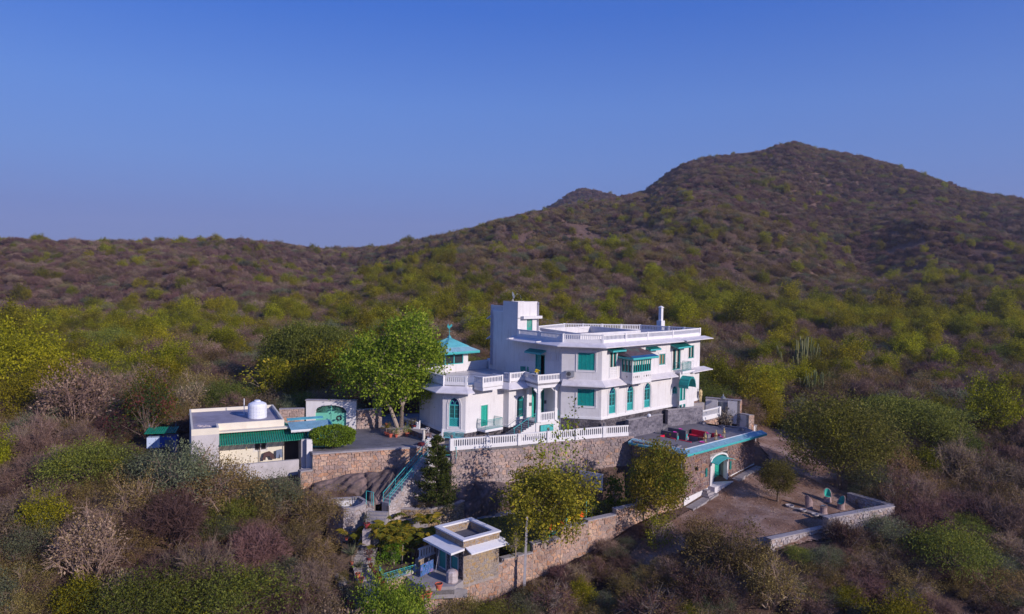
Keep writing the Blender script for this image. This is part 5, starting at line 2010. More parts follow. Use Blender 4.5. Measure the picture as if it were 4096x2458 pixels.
def rubble_wall(name, p0, p1, zb, zt, mat, label, thick=.45, cap=True, size=(.48, .31), budget=300, group=None, backmat='mortar', capmat='cap_stone', u_range=None, captop=.09, cat='wall', proud=.065):
 w = Wall(p0, p1)
 c = Vector(w.pt(w.L / 2, 0))
 zbf = zb if callable(zb) else (lambda u: zb)
 ztf = zt if callable(zt) else (lambda u: zt)
 root = empty(name, (c.x, c.y, zbf(w.L / 2)), label, cat, group)
 m = MB()
 n = max(1, int(w.L / 2))
 for i in range(n):
  a, b = w.L * i / n, w.L * (i + 1) / n
  m.hexa([w.pt(a, zbf(a), 0), w.pt(b, zbf(b), 0), w.pt(b, zbf(b), -thick), w.pt(a, zbf(a), -thick),
    w.pt(a, ztf(a), 0), w.pt(b, ztf(b), 0), w.pt(b, ztf(b), -thick), w.pt(a, ztf(a), -thick)])
 m.build('core', backmat, root)
 if cap:
  m = MB()
  for i in range(n):
   a, b = w.L * i / n, w.L * (i + 1) / n
   m.hexa([w.pt(a, ztf(a) + .003, .07), w.pt(b, ztf(b) + .003, .07), w.pt(b, ztf(b) + .003, -thick - .04), w.pt(a, ztf(a) + .003, -thick - .04),
     w.pt(a, ztf(a) + captop, .07), w.pt(b, ztf(b) + captop, .07), w.pt(b, ztf(b) + captop, -thick - .04), w.pt(a, ztf(a) + captop, -thick - .04)])
  m.build('coping', capmat, root)
 stones(w, 0, w.L, zbf, ztf, root, mat, size, budget, proud)
 return root, w
rubble_wall('retaining_wall', CE0, CE1, -5.4, GZ_ - .12, 'stone_pink', 'pink rubble retaining wall below the paved court left of the outdoor stairs', .5, True, captop=.14)
for i, (a, b, lab) in enumerate(((BAL[0], BAL[3], 'tall rubble retaining wall under the white balustrade, behind the conical pine'),
                                 (BAL[3], (12.6, 73.15), 'tall rubble retaining wall under the white balustrade, next to the red cushioned deck'))):
 rubble_wall('retaining_wall', a, b, -8.8, GZ_ - .05, 'stone_grey_pink', lab, .6, False, size=(.47, .31))
bl = empty('garden_balustrade', (*BAL[3], GZ_), 'long white balustrade with urn topped posts along the front court edge', 'balustrade')
for a, b in zip(BAL[:-1], BAL[1:]):
 w_ = Wall(a, b)
 balustrade(w_, 0, w_.L, GZ_ - .05, -1.42, -.68, bl, posts=(0,), pw=.36, pitch=.225, name='balustrade_section')
for i, p in enumerate(BAL[:-1]):
 m = MB()
 m.lathe([(.06, 0), (.05, .03), (.12, .1), (.13, .2), (.09, .28), (.03, .33)], (p[0], p[1], -.64), 8)
 m.build('finial', 'slate_dark' if i % 2 else 'stone_brown', bl)
p = P2(12, 1170, 740, -.65)
m = MB()
m.box(p[0] - .2, p[0] + .2, p[1] - .2, p[1] + .2, -3.0, -.55)
m.box(p[0] - .25, p[0] + .25, p[1] - .25, p[1] + .25, -.55, -.47)
po = m.build('white_post', 'white_rail', label='white square post with stone ball finial at the stair head', cat='post')
m = MB()
m.lathe([(.05, 0), (.12, .07), (.14, .18), (.08, .28), (.02, .31)], (p[0], p[1], -.47), 8)
m.build('finial', 'stone_brown', po)
def slate_wall(p0, p1, zb, zt, label, th=.4):
 w = Wall(p0, p1)
 r = empty('slate_wall', w.pt(w.L / 2, zb), label, 'wall', 'grey slate tiled screen walls beside the deck')
 m = MB()
 w.box(m, 0, w.L, zb - .2, zt, -th, 0)
 m.build('core', 'slate_dark', r)
 m = MB()
 w.box(m, -.03, w.L + .03, zt + .002, zt + .05, -th - .03, .05)
 m.build('coping', 'cap_stone', r)
 z = zb
 row = 0
 while z < zt - .05:
  h = .215
  u = -(row % 2) * .22
  while u < w.L:
   ln = random.choice([.42, .46, .5, .32])
   a, b = max(0, u), min(w.L, u + ln)
   if b - a > .06:
    m = MB()
    pr = random.uniform(.015, .035)
    w.box(m, a + .006, b - .006, z + .006, min(zt, z + h) - .006, -.01, pr)
    m.build('tile', 'slate_tiles', r)
   u += ln
  z += h
  row += 1
 e = Wall(w.xy(0, -th), w.xy(0, 0))
 m = MB()
 for k in range(int((zt - zb) / .215)):
  e.box(m, .01, th - .01, zb + k * .215 + .006, zb + (k + 1) * .215 - .006, -.01, .02)
 m.build('end_tiles', 'slate_tiles', r, kind='stuff')
 return w
stone_mat('slate_tiles', [(0, (.19, .18, .215)), (.5, (.25, .235, .27)), (.85, (.16, .155, .19)), (1, (.12, .115, .14))], .7, .25)
slate_wall(SL0, SL1, -2.0, -.22, 'grey slate tiled wall nearest the white balustrade, left of the gap to the deck')
slate_wall(SL2, SL3, -2.0, -.18, 'taller grey slate tiled wall right of the gap, behind the red benches')
w_ = Wall(SL3, P2(6, 1265, 235, -.65))
rb = empty('garden_balustrade', (*SL3, GZ_), 'short white balustrade at right end of the slate wall by small planting', 'balustrade')
balustrade(w_, 0, w_.L, GZ_ - .1, -1.35, -.62, rb, posts=(1,), pw=.36, pitch=.225, name='balustrade_section')
rubble_wall('low_stone_wall', w_.xy(0), w_.xy(w_.L), -4.2, GZ_ - .12, 'stone_pink', 'reddish rubble wall below the short white balustrade, right of the deck', .4, False, budget=100)
DF, DR = (16.64, 68.27), (26.23, 77.11)
e1 = (Vector(DR) - Vector(DF)).normalized()
e2 = Vector((-e1.y, e1.x))
def D(u, v):
 p = Vector(DF) + e1 * u + e2 * v
 return (p.x, p.y)
DL = (Vector(DR) - Vector(DF)).length
dk = empty('deck_building', (*D(6, 3), -7.5), 'low stone outbuilding with sunken red seating deck on its flat roof and turquoise eaves', 'building')
DBL = (12.05, 73.2)
endp = [D(DL + 1.0, .9), D(DL + 1.55, 2.1), D(DL + 1.2, 3.6), D(DL - .6, 5.2)]
Hp = (3.3, 8.95, 1.45, 5.35)      # sunken pit u0,u1,v0,v1
PITZ = -2.95
m = MB()
Zt = -2.0
edge_back = 6.55
m.prism([DF, D(DL, 0), D(DL, Hp[2]), D(-.2, Hp[2])], Zt - .35, Zt)
m.prism([D(-.2, Hp[2]), D(Hp[0], Hp[2]), D(Hp[0], Hp[3]), D(-.75, Hp[3])], Zt - .35, Zt)
m.prism([D(Hp[1], Hp[2]), D(DL, Hp[2]), D(DL, Hp[3]), D(Hp[1], Hp[3])], Zt - .35, Zt)
m.prism([D(-.75, Hp[3]), D(DL, Hp[3]), SL3, SL2, SL1, SL0], Zt - .35, Zt)
m.prism([D(DL, 0), endp[0], endp[1], endp[2], endp[3], SL3, D(DL, Hp[3])], Zt - .35, Zt)
m.build('deck', 'deck_tile', dk)
m = MB()
m.prism([D(Hp[0], Hp[2]), D(Hp[1], Hp[2]), D(Hp[1], Hp[3]), D(Hp[0], Hp[3])], PITZ - .1, PITZ)
m.build('pit_floor', 'pit_floor', dk)
m = MB()
for a, b in ((D(Hp[0], Hp[3]), D(Hp[1], Hp[3])), (D(Hp[1], Hp[3]), D(Hp[1], Hp[2])), (D(Hp[1], Hp[2]), D(Hp[0], Hp[2])), (D(Hp[0], Hp[2]), D(Hp[0], Hp[3]))):
 w_ = Wall(a, b)
 w_.box(m, 0, w_.L, PITZ, Zt - .003, -.12, 0.0)
m.build('pit_wall', 'slate_dark', dk)
def dbox(u0, u1, v0, v1, z0, z1, mb=None):
 mb = mb or MB()
 return mb.hexa([(*D(u0, v0), z0), (*D(u1, v0), z0), (*D(u1, v1), z0), (*D(u0, v1), z0), (*D(u0, v0), z1), (*D(u1, v0), z1), (*D(u1, v1), z1), (*D(u0, v1), z1)])
def bench(u0, u1, v0, v1, back, label):
 r = empty('built_in_bench', (*D((u0 + u1) / 2, (v0 + v1) / 2), PITZ), label, 'bench', 'red cushioned benches in the sunken deck')
 dbox(u0, u1, v0, v1, PITZ, PITZ + .42).build('bench_base', 'slate_tile', r)
 dbox(u0 + .02, u1 - .02, v0 + .02, v1 - .02, PITZ + .422, PITZ + .53).build('seat_cushion', 'red_cushion', r)
 zt = Zt + .06
 t = .16
 for k in back:
  q = {'b': (u0, u1, v1 - t, v1), 'f': (u0, u1, v0, v0 + t), 'l': (u0, u0 + t, v0, v1), 'r': (u1 - t, u1, v0, v1)}[k]
  dbox(q[0] + .015, q[1] - .015, q[2] + .015, q[3] - .015, PITZ + .532, zt).build('back_cushion', 'red_cushion', r)
U0, U1, V0, V1 = Hp
g = .01
bench(U0 + g, U0 + .75, V1 - 1.2, V1 - g, 'b', 'small red corner bench left of the deck steps')
bench(U0 + 2.9, U0 + 4.2, V1 - .8, V1 - g, 'b', 'red bench right of the deck steps, facing the white trimmed edge')
bench(U1 - .8, U1 - g, V1 - 2.15, V1 - .25, 'r', 'long red bench on the right side, farther from the gold lanterns')
bench(U1 - .8, U1 - g, V0 + .1, V1 - 2.75, 'r', 'red bench on the right side, behind the gold lanterns')
bench(U0 + g, U0 + .75, V0 + 2.0, V1 - 1.3, 'l', 'red bench against the near left edge, close to the steps')
bench(U0 + g, U0 + .75, V0 + .1, V0 + 1.6, 'l', 'red bench against the near left edge, closest to the front corner')
dbox(U1 - .85, U1 - g, V1 - 2.7, V1 - 2.2, PITZ, Zt - .05).build('drinks_plinth', 'slate_tile', dk)
m = MB()
for i in range(4):
 dbox(U0 + 1.25, U0 + 2.35, V1 - .05 - .34 * (i + 1), V1 - .05 - .34 * i, PITZ, Zt - .22 * (i + 0) - .06).build('step', 'slate_tile', dk)
dbox(U0 + .95, U0 + 1.22, V1 - 1.5, V1 + .5, PITZ, Zt + .42).build('stair_side', 'slate_dark', dk)
dbox(U0 + 2.38, U0 + 2.68, V1 - 1.6, V1 + .6, PITZ, Zt + .5).build('stair_side', 'slate_dark', dk)
for i, (uu, vv) in enumerate(((U0 + 1.0, V1 - 1.56), (U0 + 2.45, V1 - 1.66))):
 dbox(uu, uu + .2, vv, vv + .05, Zt - .25, Zt + .12).build('wall_light', 'turquoise_trim', dk)
def bowl(u, v, z, label, r=.22):
 p = D(u, v)
 m = MB()
 m.lathe([(r * .5, 0), (r, .07), (r * 1.02, .09), (r * .8, .05)], (p[0], p[1], z), 12)
 m.build('petal_bowl', 'pink_plastic', label=label, cat='bowl', group='pink flower bowls on the deck')
bowl(U0 + 1.08, V1 - 1.2, Zt + .422, 'pink flower bowl on the lower stair side wall of the deck')
bowl(U0 + 2.52, V1 - .9, Zt + .502, 'pink flower bowl on the taller stair side wall of the deck')
bowl(U0 + .9, .8, Zt + .002, 'pink flower bowl on the deck left of the three gold lanterns', .28)
bowl(7.9, .85, Zt + .002, 'pink flower bowl on the deck right of the three gold lanterns')
bowl(U1 - .4, V1 - 2.45, Zt - .045, 'pink flower bowl on the plinth between two red benches', .16)
m = MB()
tb_ = dbox(U1 - 1.6, U1 - 1.0, V0 + 1.25, V0 + 1.9, PITZ + .55, PITZ + .62)
for a, b in ((U1 - 1.58, V0 + 1.27), (U1 - 1.08, V0 + 1.27), (U1 - 1.58, V0 + 1.82), (U1 - 1.08, V0 + 1.82)):
 dbox(a, a + .06, b, b + .06, PITZ, PITZ + .55, tb_)
tb_.build('side_table', 'wood_brown', label='small brown wooden table before the red bench in the pit', cat='table')
def lantern(n, x, y, label):
 q = zat(n, x, y, Zt)
 r = empty('floor_lantern', q, label, 'lantern', 'gold lanterns on the deck edge')
 m = MB()
 m.lathe([(.2, 0), (.2, .05), (.14, .07)], (q[0], q[1], Zt), 6)
 m.build('base', 'gold_metal', r)
 m = MB()
 for i in range(6):
  a = PI / 3 * i
  m.tube((q[0] + .14 * math.cos(a), q[1] + .14 * math.sin(a), Zt + .06), (q[0] + .12 * math.cos(a), q[1] + .12 * math.sin(a), Zt + .48), .014, n=4)
 m.build('frame', 'gold_metal', r)
 m = MB()
 m.lathe([(.2, .48), (.12, .56), (.1, .66), (.15, .68), (.06, .78), (.05, .86), (.08, .9), (.01, 1.0)], (q[0], q[1], Zt), 8)
 m.build('cap', 'gold_metal', r)
 m = MB()
 m.lathe([(.045, .07), (.045, .28)], (q[0], q[1], Zt), 8)
 m.build('candle', 'bone_white', r)
lantern(11, 1365, 800, 'leftmost of three gold lanterns on the deck edge')
lantern(11, 1628, 735, 'middle of three gold lanterns on the deck edge')
lantern(11, 1828, 682, 'rightmost of three gold lanterns on the deck edge')
for n, x, y, lab in ((11, 235, 820, 'square grey roof vent at the far left deck corner'), (11, 725, 925, 'square grey roof vent at the deck corner nearest the turquoise eave angle'), (11, 1350, 350, 'square grey roof vent by the slate wall end'),
                     (16, 720, 790, 'square grey roof vent before the bare frangipani'), (16, 1110, 865, 'square grey roof vent at the right end of the deck'), (6, 330, 608, 'square grey roof vent closest to the slate wall corner, above the teal eave')):
 if n == 6: continue
 q = zat(n, x, y, Zt)
 m = MB()
 w_ = Wall((q[0] - .35 * e1.x, q[1] - .35 * e1.y), (q[0] + .35 * e1.x, q[1] + .35 * e1.y))
 w_.box(m, 0, .7, Zt, Zt + .14, -.5, 0)
 vb = m.build('roof_vent', 'slate_tile', label=lab, cat='vent', group='square roof vents on the deck')
 m = MB()
 w_.box(m, .12, .58, Zt + .14, Zt + .17, -.4, -.1)
 w_.box(m, .3, .5, Zt + .17, Zt + .24, -.3, -.15)
 m.build('lid', 'slate_dark', vb)
line_l = [(12.4, 72.75), DF]
Wl, Wr_ = Wall(line_l[0], DF), Wall(DF, DR)
full = [line_l[0], DF, DR, endp[0]]
m = strip_slab([line_l[0], DF, D(DL, 0)], -.14, -.0, Zt + .12, Zt + .12, .13, .13)
m.build('roof_edge', 'white_rail', dk)
skirt = strip_slab([line_l[0], DF, D(DL + 1.3, 0.0)], 0, .72, Zt + .08, Zt - .20, .06, .04)
sk_ = skirt.build('eave', 'turquoise_dusty', dk)
corr = MB()
oa = offset_line([line_l[0], DF, D(DL + 1.3, 0.0)], 0)
ob_ = offset_line([line_l[0], DF, D(DL + 1.3, 0.0)], .72)
for s_ in range(2):
 A0, A1, B0, B1 = Vector(oa[s_]), Vector(oa[s_ + 1]), Vector(ob_[s_]), Vector(ob_[s_ + 1])
 n = int((A1 - A0).length / .16)
 for i in range(n + 1):
  t = i / n
  p, q = A0.lerp(A1, t), B0.lerp(B1, t)
  corr.tube((p.x, p.y, Zt + .085), (q.x, q.y, Zt - .195), .022, n=4, cap=False)
corr.build('roll_tiles', 'turquoise_dusty', sk_, kind='stuff')
for s_ in range(2):
 w_ = Wall(ob_[s_], ob_[s_ + 1])
 valance(w_, 0, w_.L, Zt - .20, .2, .0, dk)
ground_r = lambda u: -7.75 + u * (2.1 / DL)
rz_ = ground_r
w_ = Wr_
dh = []
ud0, _ = w_.zuz(6, 1203, 1140, -.8)
ud1, _ = w_.zuz(6, 1283, 1125, -.8)
us0, us1 = w_.zuz(6, 1145, 1165)[0], w_.zuz(6, 1356, 1100)[0]
dzb = -6.15
hd_ = (us0, us1, -7.9, -3.15)
m = MB()
w_.skin(m, 0, w_.L, -8.3, Zt - .1, [hd_], .9)
Wl.skin(m, 0, Wl.L, -9.5, Zt - .1)
for a, b in zip([DR] + endp[:-1], endp):
 Wall(a, b).skin(m, 0, Wall(a, b).L, -6.8, Zt - .05)
m.build('wall', 'mortar', dk)
stones(w_, 0, us0, lambda u: ground_r(u) + 1.1 - .085 * u, Zt - .62, dk, 'stone_brown', (.46, .32), 150, .05)
stones(w_, us1, w_.L, lambda u: ground_r(u) + .6 - .02 * u, Zt - .62, dk, 'stone_brown', (.46, .32), 100, .05)
stones(w_, us0, us1, -3.1, Zt - .62, dk, 'stone_brown', (.46, .32), 30, .05)
stones(Wl, 0, Wl.L, -8.8, Zt - .3, dk, 'stone_brown', (.5, .36), 50, .05)
for a, b in zip([DR] + endp[:-1], endp):
 q = Wall(a, b)
 stones(q, 0, q.L, -6.2, Zt - .35, dk, 'stone_grey_pink', (.46, .32), 20, .05)
m = MB()
w_.box(m, 0, w_.L - .3, Zt - .62, Zt - .42, 0, .09)
m.build('string_course', 'white_rail', dk)
m = MB()   # white sloping skirting
w_.extr(m, [(0, -8.3), (us0, -8.3), (us0, ground_r(us0) + 1.1 - .085 * us0), (0, ground_r(0) + 1.1)], 0, .05)
m.build('white_skirting', 'white_plaster', dk)
m = MB()
w_.extr(m, [(us1, -8.3), (w_.L, -7), (w_.L, ground_r(w_.L) + .3), (us1, ground_r(us1) + .65)], 0, .05)
m.build('white_skirting', 'white_plaster', dk)
m = MB()
ut0, ut1 = us0, us1
ap = arch_pts(us0, us1, -3.75, -3.2, False, 6)
q = [(us0, -3.15)] + ap + [(us1, -3.15)]
rim_o = [(us0 - .0, -6.9)] + arch_pts(us0, us1, -3.8, -3.12, False, 8) + [(us1, -6.9)]
rim_i = [(us0 + .2, -6.9)] + arch_pts(us0 + .2, us1 - .2, -3.8, -3.3, False, 8) + [(us1 - .2, -6.9)]
for i in range(len(rim_o) - 1):
 w_.extr(m, [rim_o[i], rim_o[i + 1], rim_i[i + 1], rim_i[i]], -.3, .14)
m.hexa([w_.pt(us0 + .2, -7.4, .1), w_.pt(ud0, -7.4, -.75), w_.pt(ud0, -7.4, -.85), w_.pt(us0 + .1, -7.4, 0),
  w_.pt(us0 + .2, -3.3, .1), w_.pt(ud0, -3.3, -.75), w_.pt(ud0, -3.3, -.85), w_.pt(us0 + .1, -3.3, 0)])
m.hexa([w_.pt(ud1, -7.4, -.75), w_.pt(us1 - .2, -7.4, .1), w_.pt(us1 - .1, -7.4, 0), w_.pt(ud1, -7.4, -.85),
  w_.pt(ud1, -3.3, -.75), w_.pt(us1 - .2, -3.3, .1), w_.pt(us1 - .1, -3.3, 0), w_.pt(ud1, -3.3, -.85)])
w_.box(m, us0 + .05, us1 - .05, -7.4, -3.2, -.95, -.86)
m.build('portal', 'white_plaster', dk)
m = MB()
uc = (ud0 + ud1) / 2
w_.box(m, ud0, uc - .01, dzb, -3.85, -.86, -.78)
w_.box(m, uc + .01, ud1, dzb, -3.85, -.86, -.78)
for a in (ud0 + .08, uc + .08):
 for k in range(3):
  w_.box(m, a, a + (ud1 - ud0) / 2 - .16, dzb + .12 + .74 * k, dzb + .7 + .74 * k, -.78, -.765)
m.build('double_door', 'teal_green', dk)
m = MB()
nseg = 8
for i in range(nseg):
 t0, t1 = i / nseg, (i + 1) / nseg
 f = lambda t: (us0 - .0 + (us1 - us0) * t, -3.78 + .36 * math.sin(PI * t))
 a, b = f(t0), f(t1)
 m.hexa([w_.pt(a[0], a[1] - .16, .95), w_.pt(b[0], b[1] - .16, .95), w_.pt(b[0], b[1], -.7), w_.pt(a[0], a[1], -.7),
   w_.pt(a[0], a[1] - .12, .95), w_.pt(b[0], b[1] - .12, .95), w_.pt(b[0], b[1] + .04, -.7), w_.pt(a[0], a[1] + .04, -.7)])
m.build('canopy', 'turquoise_trim', dk)
m = MB()
w_.box(m, us0 - .15, us1 + .1, -7.6, dzb - .02, -.8, .75)
w_.box(m, uc - .2, us1 + .35, -7.6, dzb - .42, .75, 1.35)
m.build('doorstep', 'white_chajja', dk)
for xx, yy in ((1107, 1010), (1393, 925)):
 u, z = w_.zuz(6, xx, yy)
 m = MB()
 w_.box(m, u - .16, u + .16, z - .42, z + .42, .03, .10)
 m.build('small_shutter', 'teal_dark', dk)
m = MB()
u, z = w_.zuz(6, 983, 965)
w_.box(m, u - .1, u + .1, z - .15, z + .15, .04, .3)
m.build('wall_lamp', 'black_metal', dk)
m = MB()
w2 = w_
for a, b in ((0, 3.4), (3.4, us0), (us1 + .4, w_.L)):
 n = max(2, int((b - a) / .55))
 for i in range(n):
  ua_, ub_ = a + (b - a) * i / n, a + (b - a) * (i + 1) / n - .02
  o_ = 1.1 + random.uniform(-.1, .1)
  za, zb2 = gz(*w_.xy(ua_, .6)) + .08, gz(*w_.xy(ub_, .6)) + .08
  mm = MB()
  mm.hexa([w_.pt(ua_, za - .5, o_), w_.pt(ub_, zb2 - .5, o_), w_.pt(ub_, zb2 - .5, .05), w_.pt(ua_, za - .5, .05),
                 w_.pt(ua_, za, o_), w_.pt(ub_, zb2, o_), w_.pt(ub_, zb2, .05), w_.pt(ua_, za, .05)])
  mm.build('paving_slab', 'concrete_path', dk)
for i in range(3):
 mm = MB()
 q0, q1 = 2.9 + i * .12, 4.4 - i * .35
 w_.box(mm, q0, q1, -8, gz(*w_.xy(3.6, 1)) + .22 * (i + 1), .12, .95 - i * .2)
 mm.build('side_step', 'cap_stone', dk)
for k, uu in enumerate((.25, .75)):
 m = MB()
 p = Wl.pt(Wl.L - uu, Zt - .5, .12)
 m.tube(p, (p[0], p[1], -8.6), .04, n=6)
 m.build('drain_pipe', 'grey_pipe', dk)
p = P2(6, 795, 1200, -5.9)
mb_ = MB()
w_b = Wall((p[0] - .2, p[1] - .18), (p[0] + .2, p[1] + .18))
w_b.box(mb_, 0, w_b.L, -5.9, -5.1, -.25, 0)
w_b.box(mb_, -.04, w_b.L + .04, -5.1, -5.05, -.3, .06)
mb_.build('meter_box', 'turquoise_dusty', label='small turquoise meter box on the wall at the deck building corner', cat='box')
rw0, rw1 = P2(16, 360, 200, .25), P2(16, 1040, 300, .0)
w_ = Wall(rw0, rw1)
st_ = empty('store_wall', w_.pt(w_.L / 2, -2), 'white boundary wall with grey green metal gate right of the villa', 'wall')
ug0 = w_.zuz(16, 595, 250)[0]
ug1 = w_.zuz(16, 800, 260)[0]
m = MB()
w_.box(m, 0, ug0, -2.6, .18, -.4, 0)
w_.box(m, ug1, w_.L, -2.6, .18, -.4, 0)
w_.box(m, ug0, ug1, -.15, .18, -.4, -.12)
m.build('wall', 'old_white', st_)
m = MB()
w_.box(m, -.05, w_.L + .06, .183, .26, -.5, .07)
m.build('coping', 'cap_stone', st_)
m = MB()
w_.box(m, ug0 + .1, ug1 - .1, -2.6, -.16, -.2, -.14)
for i in range(3):
 w_.box(m, ug0 + .15 + i * .12, ug0 + .2 + i * .12, -2.6, -.16, -.14, -.1)
m.build('gate', 'simple_gate' if 'simple_gate' in MATS else 'grey_metal', st_)
sw = Wall(w_.xy(w_.L, 0), w_.xy(w_.L, -1.2))
rubble_wall('wall_end', sw.xy(0), sw.xy(sw.L), -3.2, .17, 'stone_pink', 'orange stone end of the white boundary wall, topmost step', .3, False, budget=60)
prev = w_.xy(w_.L, 0)
for k, (x, y, zt, lab) in enumerate(((1215, 545, -1.25, 'white boundary wall with stone end, middle step'), (1370, 740, -2.6, 'white boundary wall with stone end, lowest step beside the track'))):
 q = P2(16, x, y, zt)
 w3 = Wall(prev, q)
 r = empty('boundary_wall', w3.pt(w3.L / 2, zt - 2), lab, 'wall', 'stepped white boundary wall beside the track')
 m = MB()
 w3.box(m, 0.02, w3.L, zt - 2.6, zt - .1, -.4, 0)
 m.build('wall', 'old_white', r)
 m = MB()
 w3.box(m, 0.02, w3.L + .05, zt - .097, zt - .02, -.5, .06)
 m.build('coping', 'cap_stone', r)
 e_ = Wall(w3.xy(w3.L, 0), w3.xy(w3.L, -1.0))
 m = MB()
 e_.box(m, 0, 1.0, zt - 2.6, zt - .1, -.35, 0)
 m.build('wall_end', 'mortar', r)
 stones(e_, 0, 1.0, zt - 2.4, zt - .12, r, 'stone_pink', (.34, .22), 40, .04)
 prev = q
sp = empty('garden_steps', (*P2(16, 290, 400, -1.2), -1.7), 'three grey slab steps climbing beside the villa end wall', 'stairs')
for i, (x, y, z_) in enumerate(((340, 385, -1.0), (285, 345, -.65), (250, 310, -.3))):
 q = zat(16, x, y, z_)
 m = MB()
 ww = Wall((q[0] - .9, q[1] - .4), (q[0] + .6, q[1] + .3))
 ww.box(m, 0, ww.L, -1.8, z_, -1.2, 0)
 m.build('step', 'concrete_path', sp)
gA, gB = (-20.7, 73.85), (-15.95, 74.0)
w_ = Wall(gA, gB)
gt = empty('entrance_gate', w_.pt(w_.L / 2, GZ_), 'white arched gateway with mint green double gate and sunburst grille', 'gate')
ua = w_.zuz(3, 1952, 300)[0]
ub = w_.zuz(3, 2295, 300)[0]
ztop = w_.zuz(3, 2100, 150)[1]
zarc = w_.zuz(3, 2120, 198)[1]
zspr = w_.zuz(3, 2290, 262)[1]
m = MB()
w_.box(m, -.25, ua, -2.2, ztop, -.5, 0)
w_.box(m, ub, w_.L + .1, -2.2, ztop, -.5, 0)
ap = arch_pts(ua, ub, zspr, zarc, False, 8)
for i in range(len(ap) - 1):
 w_.extr(m, [ap[i], ap[i + 1], (ap[i + 1][0], ztop), (ap[i][0], ztop)], -.5, -.001)
m.build('archway', 'white_plaster', gt)
m = MB()
w_.box(m, -.32, w_.L + .16, ztop + .002, ztop + .09, -.56, .08)
m.build('coping', 'cap_stone', gt)
uc = (ua + ub) / 2
zl = zspr - .25
for a, b in ((ua, uc - .02), (uc + .02, ub)):
 m = MB()
 w_.box(m, a, b, GZ_ + .02, zl, -.3, -.24)
 w_.box(m, a, b, (GZ_ + zl) / 2 - .04, (GZ_ + zl) / 2 + .04, -.24, -.22)
 w_.box(m, a, a + .07, GZ_ + .02, zl, -.24, -.22)
 w_.box(m, b - .07, b, GZ_ + .02, zl, -.24, -.22)
 m.build('gate_leaf', 'mint_paint', gt)
gr = MB()
for i in range(25):
 t = PI * (i + .5) / 25
 R1 = 1.0
 du, dz_ = math.cos(t), math.sin(t)
 k = 1 / math.sqrt((du / ((ub - ua) / 2)) ** 2 + (dz_ / (zarc - zl)) ** 2)
 gr.tube(w_.pt(uc + du * .3, zl + dz_ * .22, -.27), w_.pt(uc + du * k * .98, zl + dz_ * k * .98, -.27), .016, n=4)
gr.build('sunburst_grille', 'mint_paint', gt, kind='stuff')
m = MB()
for i in range(8):
 t0, t1 = PI * i / 8, PI * (i + 1) / 8
 w_.extr(m, [(uc, zl), (uc + .32 * math.cos(t0), zl + .25 * math.sin(t0)), (uc + .32 * math.cos(t1), zl + .25 * math.sin(t1))], -.3, -.25)
w_.box(m, uc - .05, uc + .05, GZ_, zarc, -.32, -.22)
m.build('gate_hub', 'mint_paint', gt)
m = MB()
cu, cz = (uc + ub) / 2, zl - .55
pts_ = [(cu + .3 * math.cos(2 * PI * i / 14), cz + .3 * math.sin(2 * PI * i / 14)) for i in range(14)]
w_.extr(m, pts_, -.238, -.232)
em = m.build('roundel', 'black_metal', gt)
m = MB()    # dancing figure in the roundel
w_.extr(m, [(cu - .05, cz + .12), (cu + .06, cz + .15), (cu + .08, cz + .02), (cu + .2, cz + .06), (cu + .22, cz - .0), (cu + .08, cz - .06), (cu + .1, cz - .2), (cu + .02, cz - .22),
   (cu - .02, cz - .08), (cu - .16, cz + .02), (cu - .18, cz + .08), (cu - .05, cz + .04)], -.231, -.226)
m.build('emblem_figure', 'mint_paint', em)
rubble_wall('rubble_wall', (-15.8, 74.05), (-13.4, 75.2), -2.0, .2, 'stone_grey_pink', 'rubble wall between the white gateway and the big leafy tree', .5, True, budget=80)
rubble_wall('rubble_wall', (-23.5, 73.2), (-21.1, 73.8), -2.0, .35, 'stone_grey_pink', 'low rubble wall left of the white gateway, behind the turquoise shed', .4, True, budget=60)
wS = Wall(P2(3, 1640, 490, -1.0), P2(3, 2165, 450, -.2))
sh = empty('lean_to_shed', (*P2(3, 1900, 480, -1.7), -1.7), 'turquoise corrugated lean-to shed beside the gateway', 'shed')
sa, sb = Vector(P2(3, 1805, 462, .1)), Vector(P2(3, 2162, 435, .1))
sa = sa - (sb - sa) * .32
sd_ = (sb - sa).normalized()
sn = Vector((-sd_.y, sd_.x))
def slab(a0, a1, n0, n1, z0, z1, mat, nm, par, rib=.13):
 m = MB()
 A, B = sa + sd_ * a0 + sn * n0, sa + sd_ * a1 + sn * n0
 Cc, Dd = sa + sd_ * a1 + sn * n1, sa + sd_ * a0 + sn * n1
 m.hexa([(A.x, A.y, z0 - .03), (B.x, B.y, z0 - .03), (Cc.x, Cc.y, z1 - .03), (Dd.x, Dd.y, z1 - .03), (A.x, A.y, z0), (B.x, B.y, z0), (Cc.x, Cc.y, z1), (Dd.x, Dd.y, z1)])
 n = int((a1 - a0) / rib)
 for i in range(n + 1):
  u = a0 + (a1 - a0) * i / n
  P, Q = sa + sd_ * u + sn * n0, sa + sd_ * u + sn * n1
  m.tube((P.x, P.y, z0), (Q.x, Q.y, z1), .022, n=4, cap=False)
 return m.build(nm, mat, par)
LS = (sb - sa).length
slab(0, LS, 0, 1.9, .1, .45, 'turquoise_dusty', 'roof', sh)
slab(0, LS - .6, 1.92, 2.5, .62, .72, 'turquoise_sheet', 'upper_roof', sh)
m = MB()
for a, b, n0 in ((.0, LS, .15),):
 A, B = sa + sd_ * .1 + sn * n0, sb - sd_ * .1 + sn * n0
 Wall(A, B).box(m, LS * .36, LS - .2, -1.8, .08, -.08, 0)
 Wall(A, B).box(m, LS - .28, LS - .2, -1.8, .45, -2.4, -.09)
m.build('wall', 'turquoise_trim', sh)
valance(Wall(sa, sb), 0, LS * .55, .06, .2, .01, sh, 'white_rail')
RZ = .55
q1 = Vector((-27.15, 61.3))
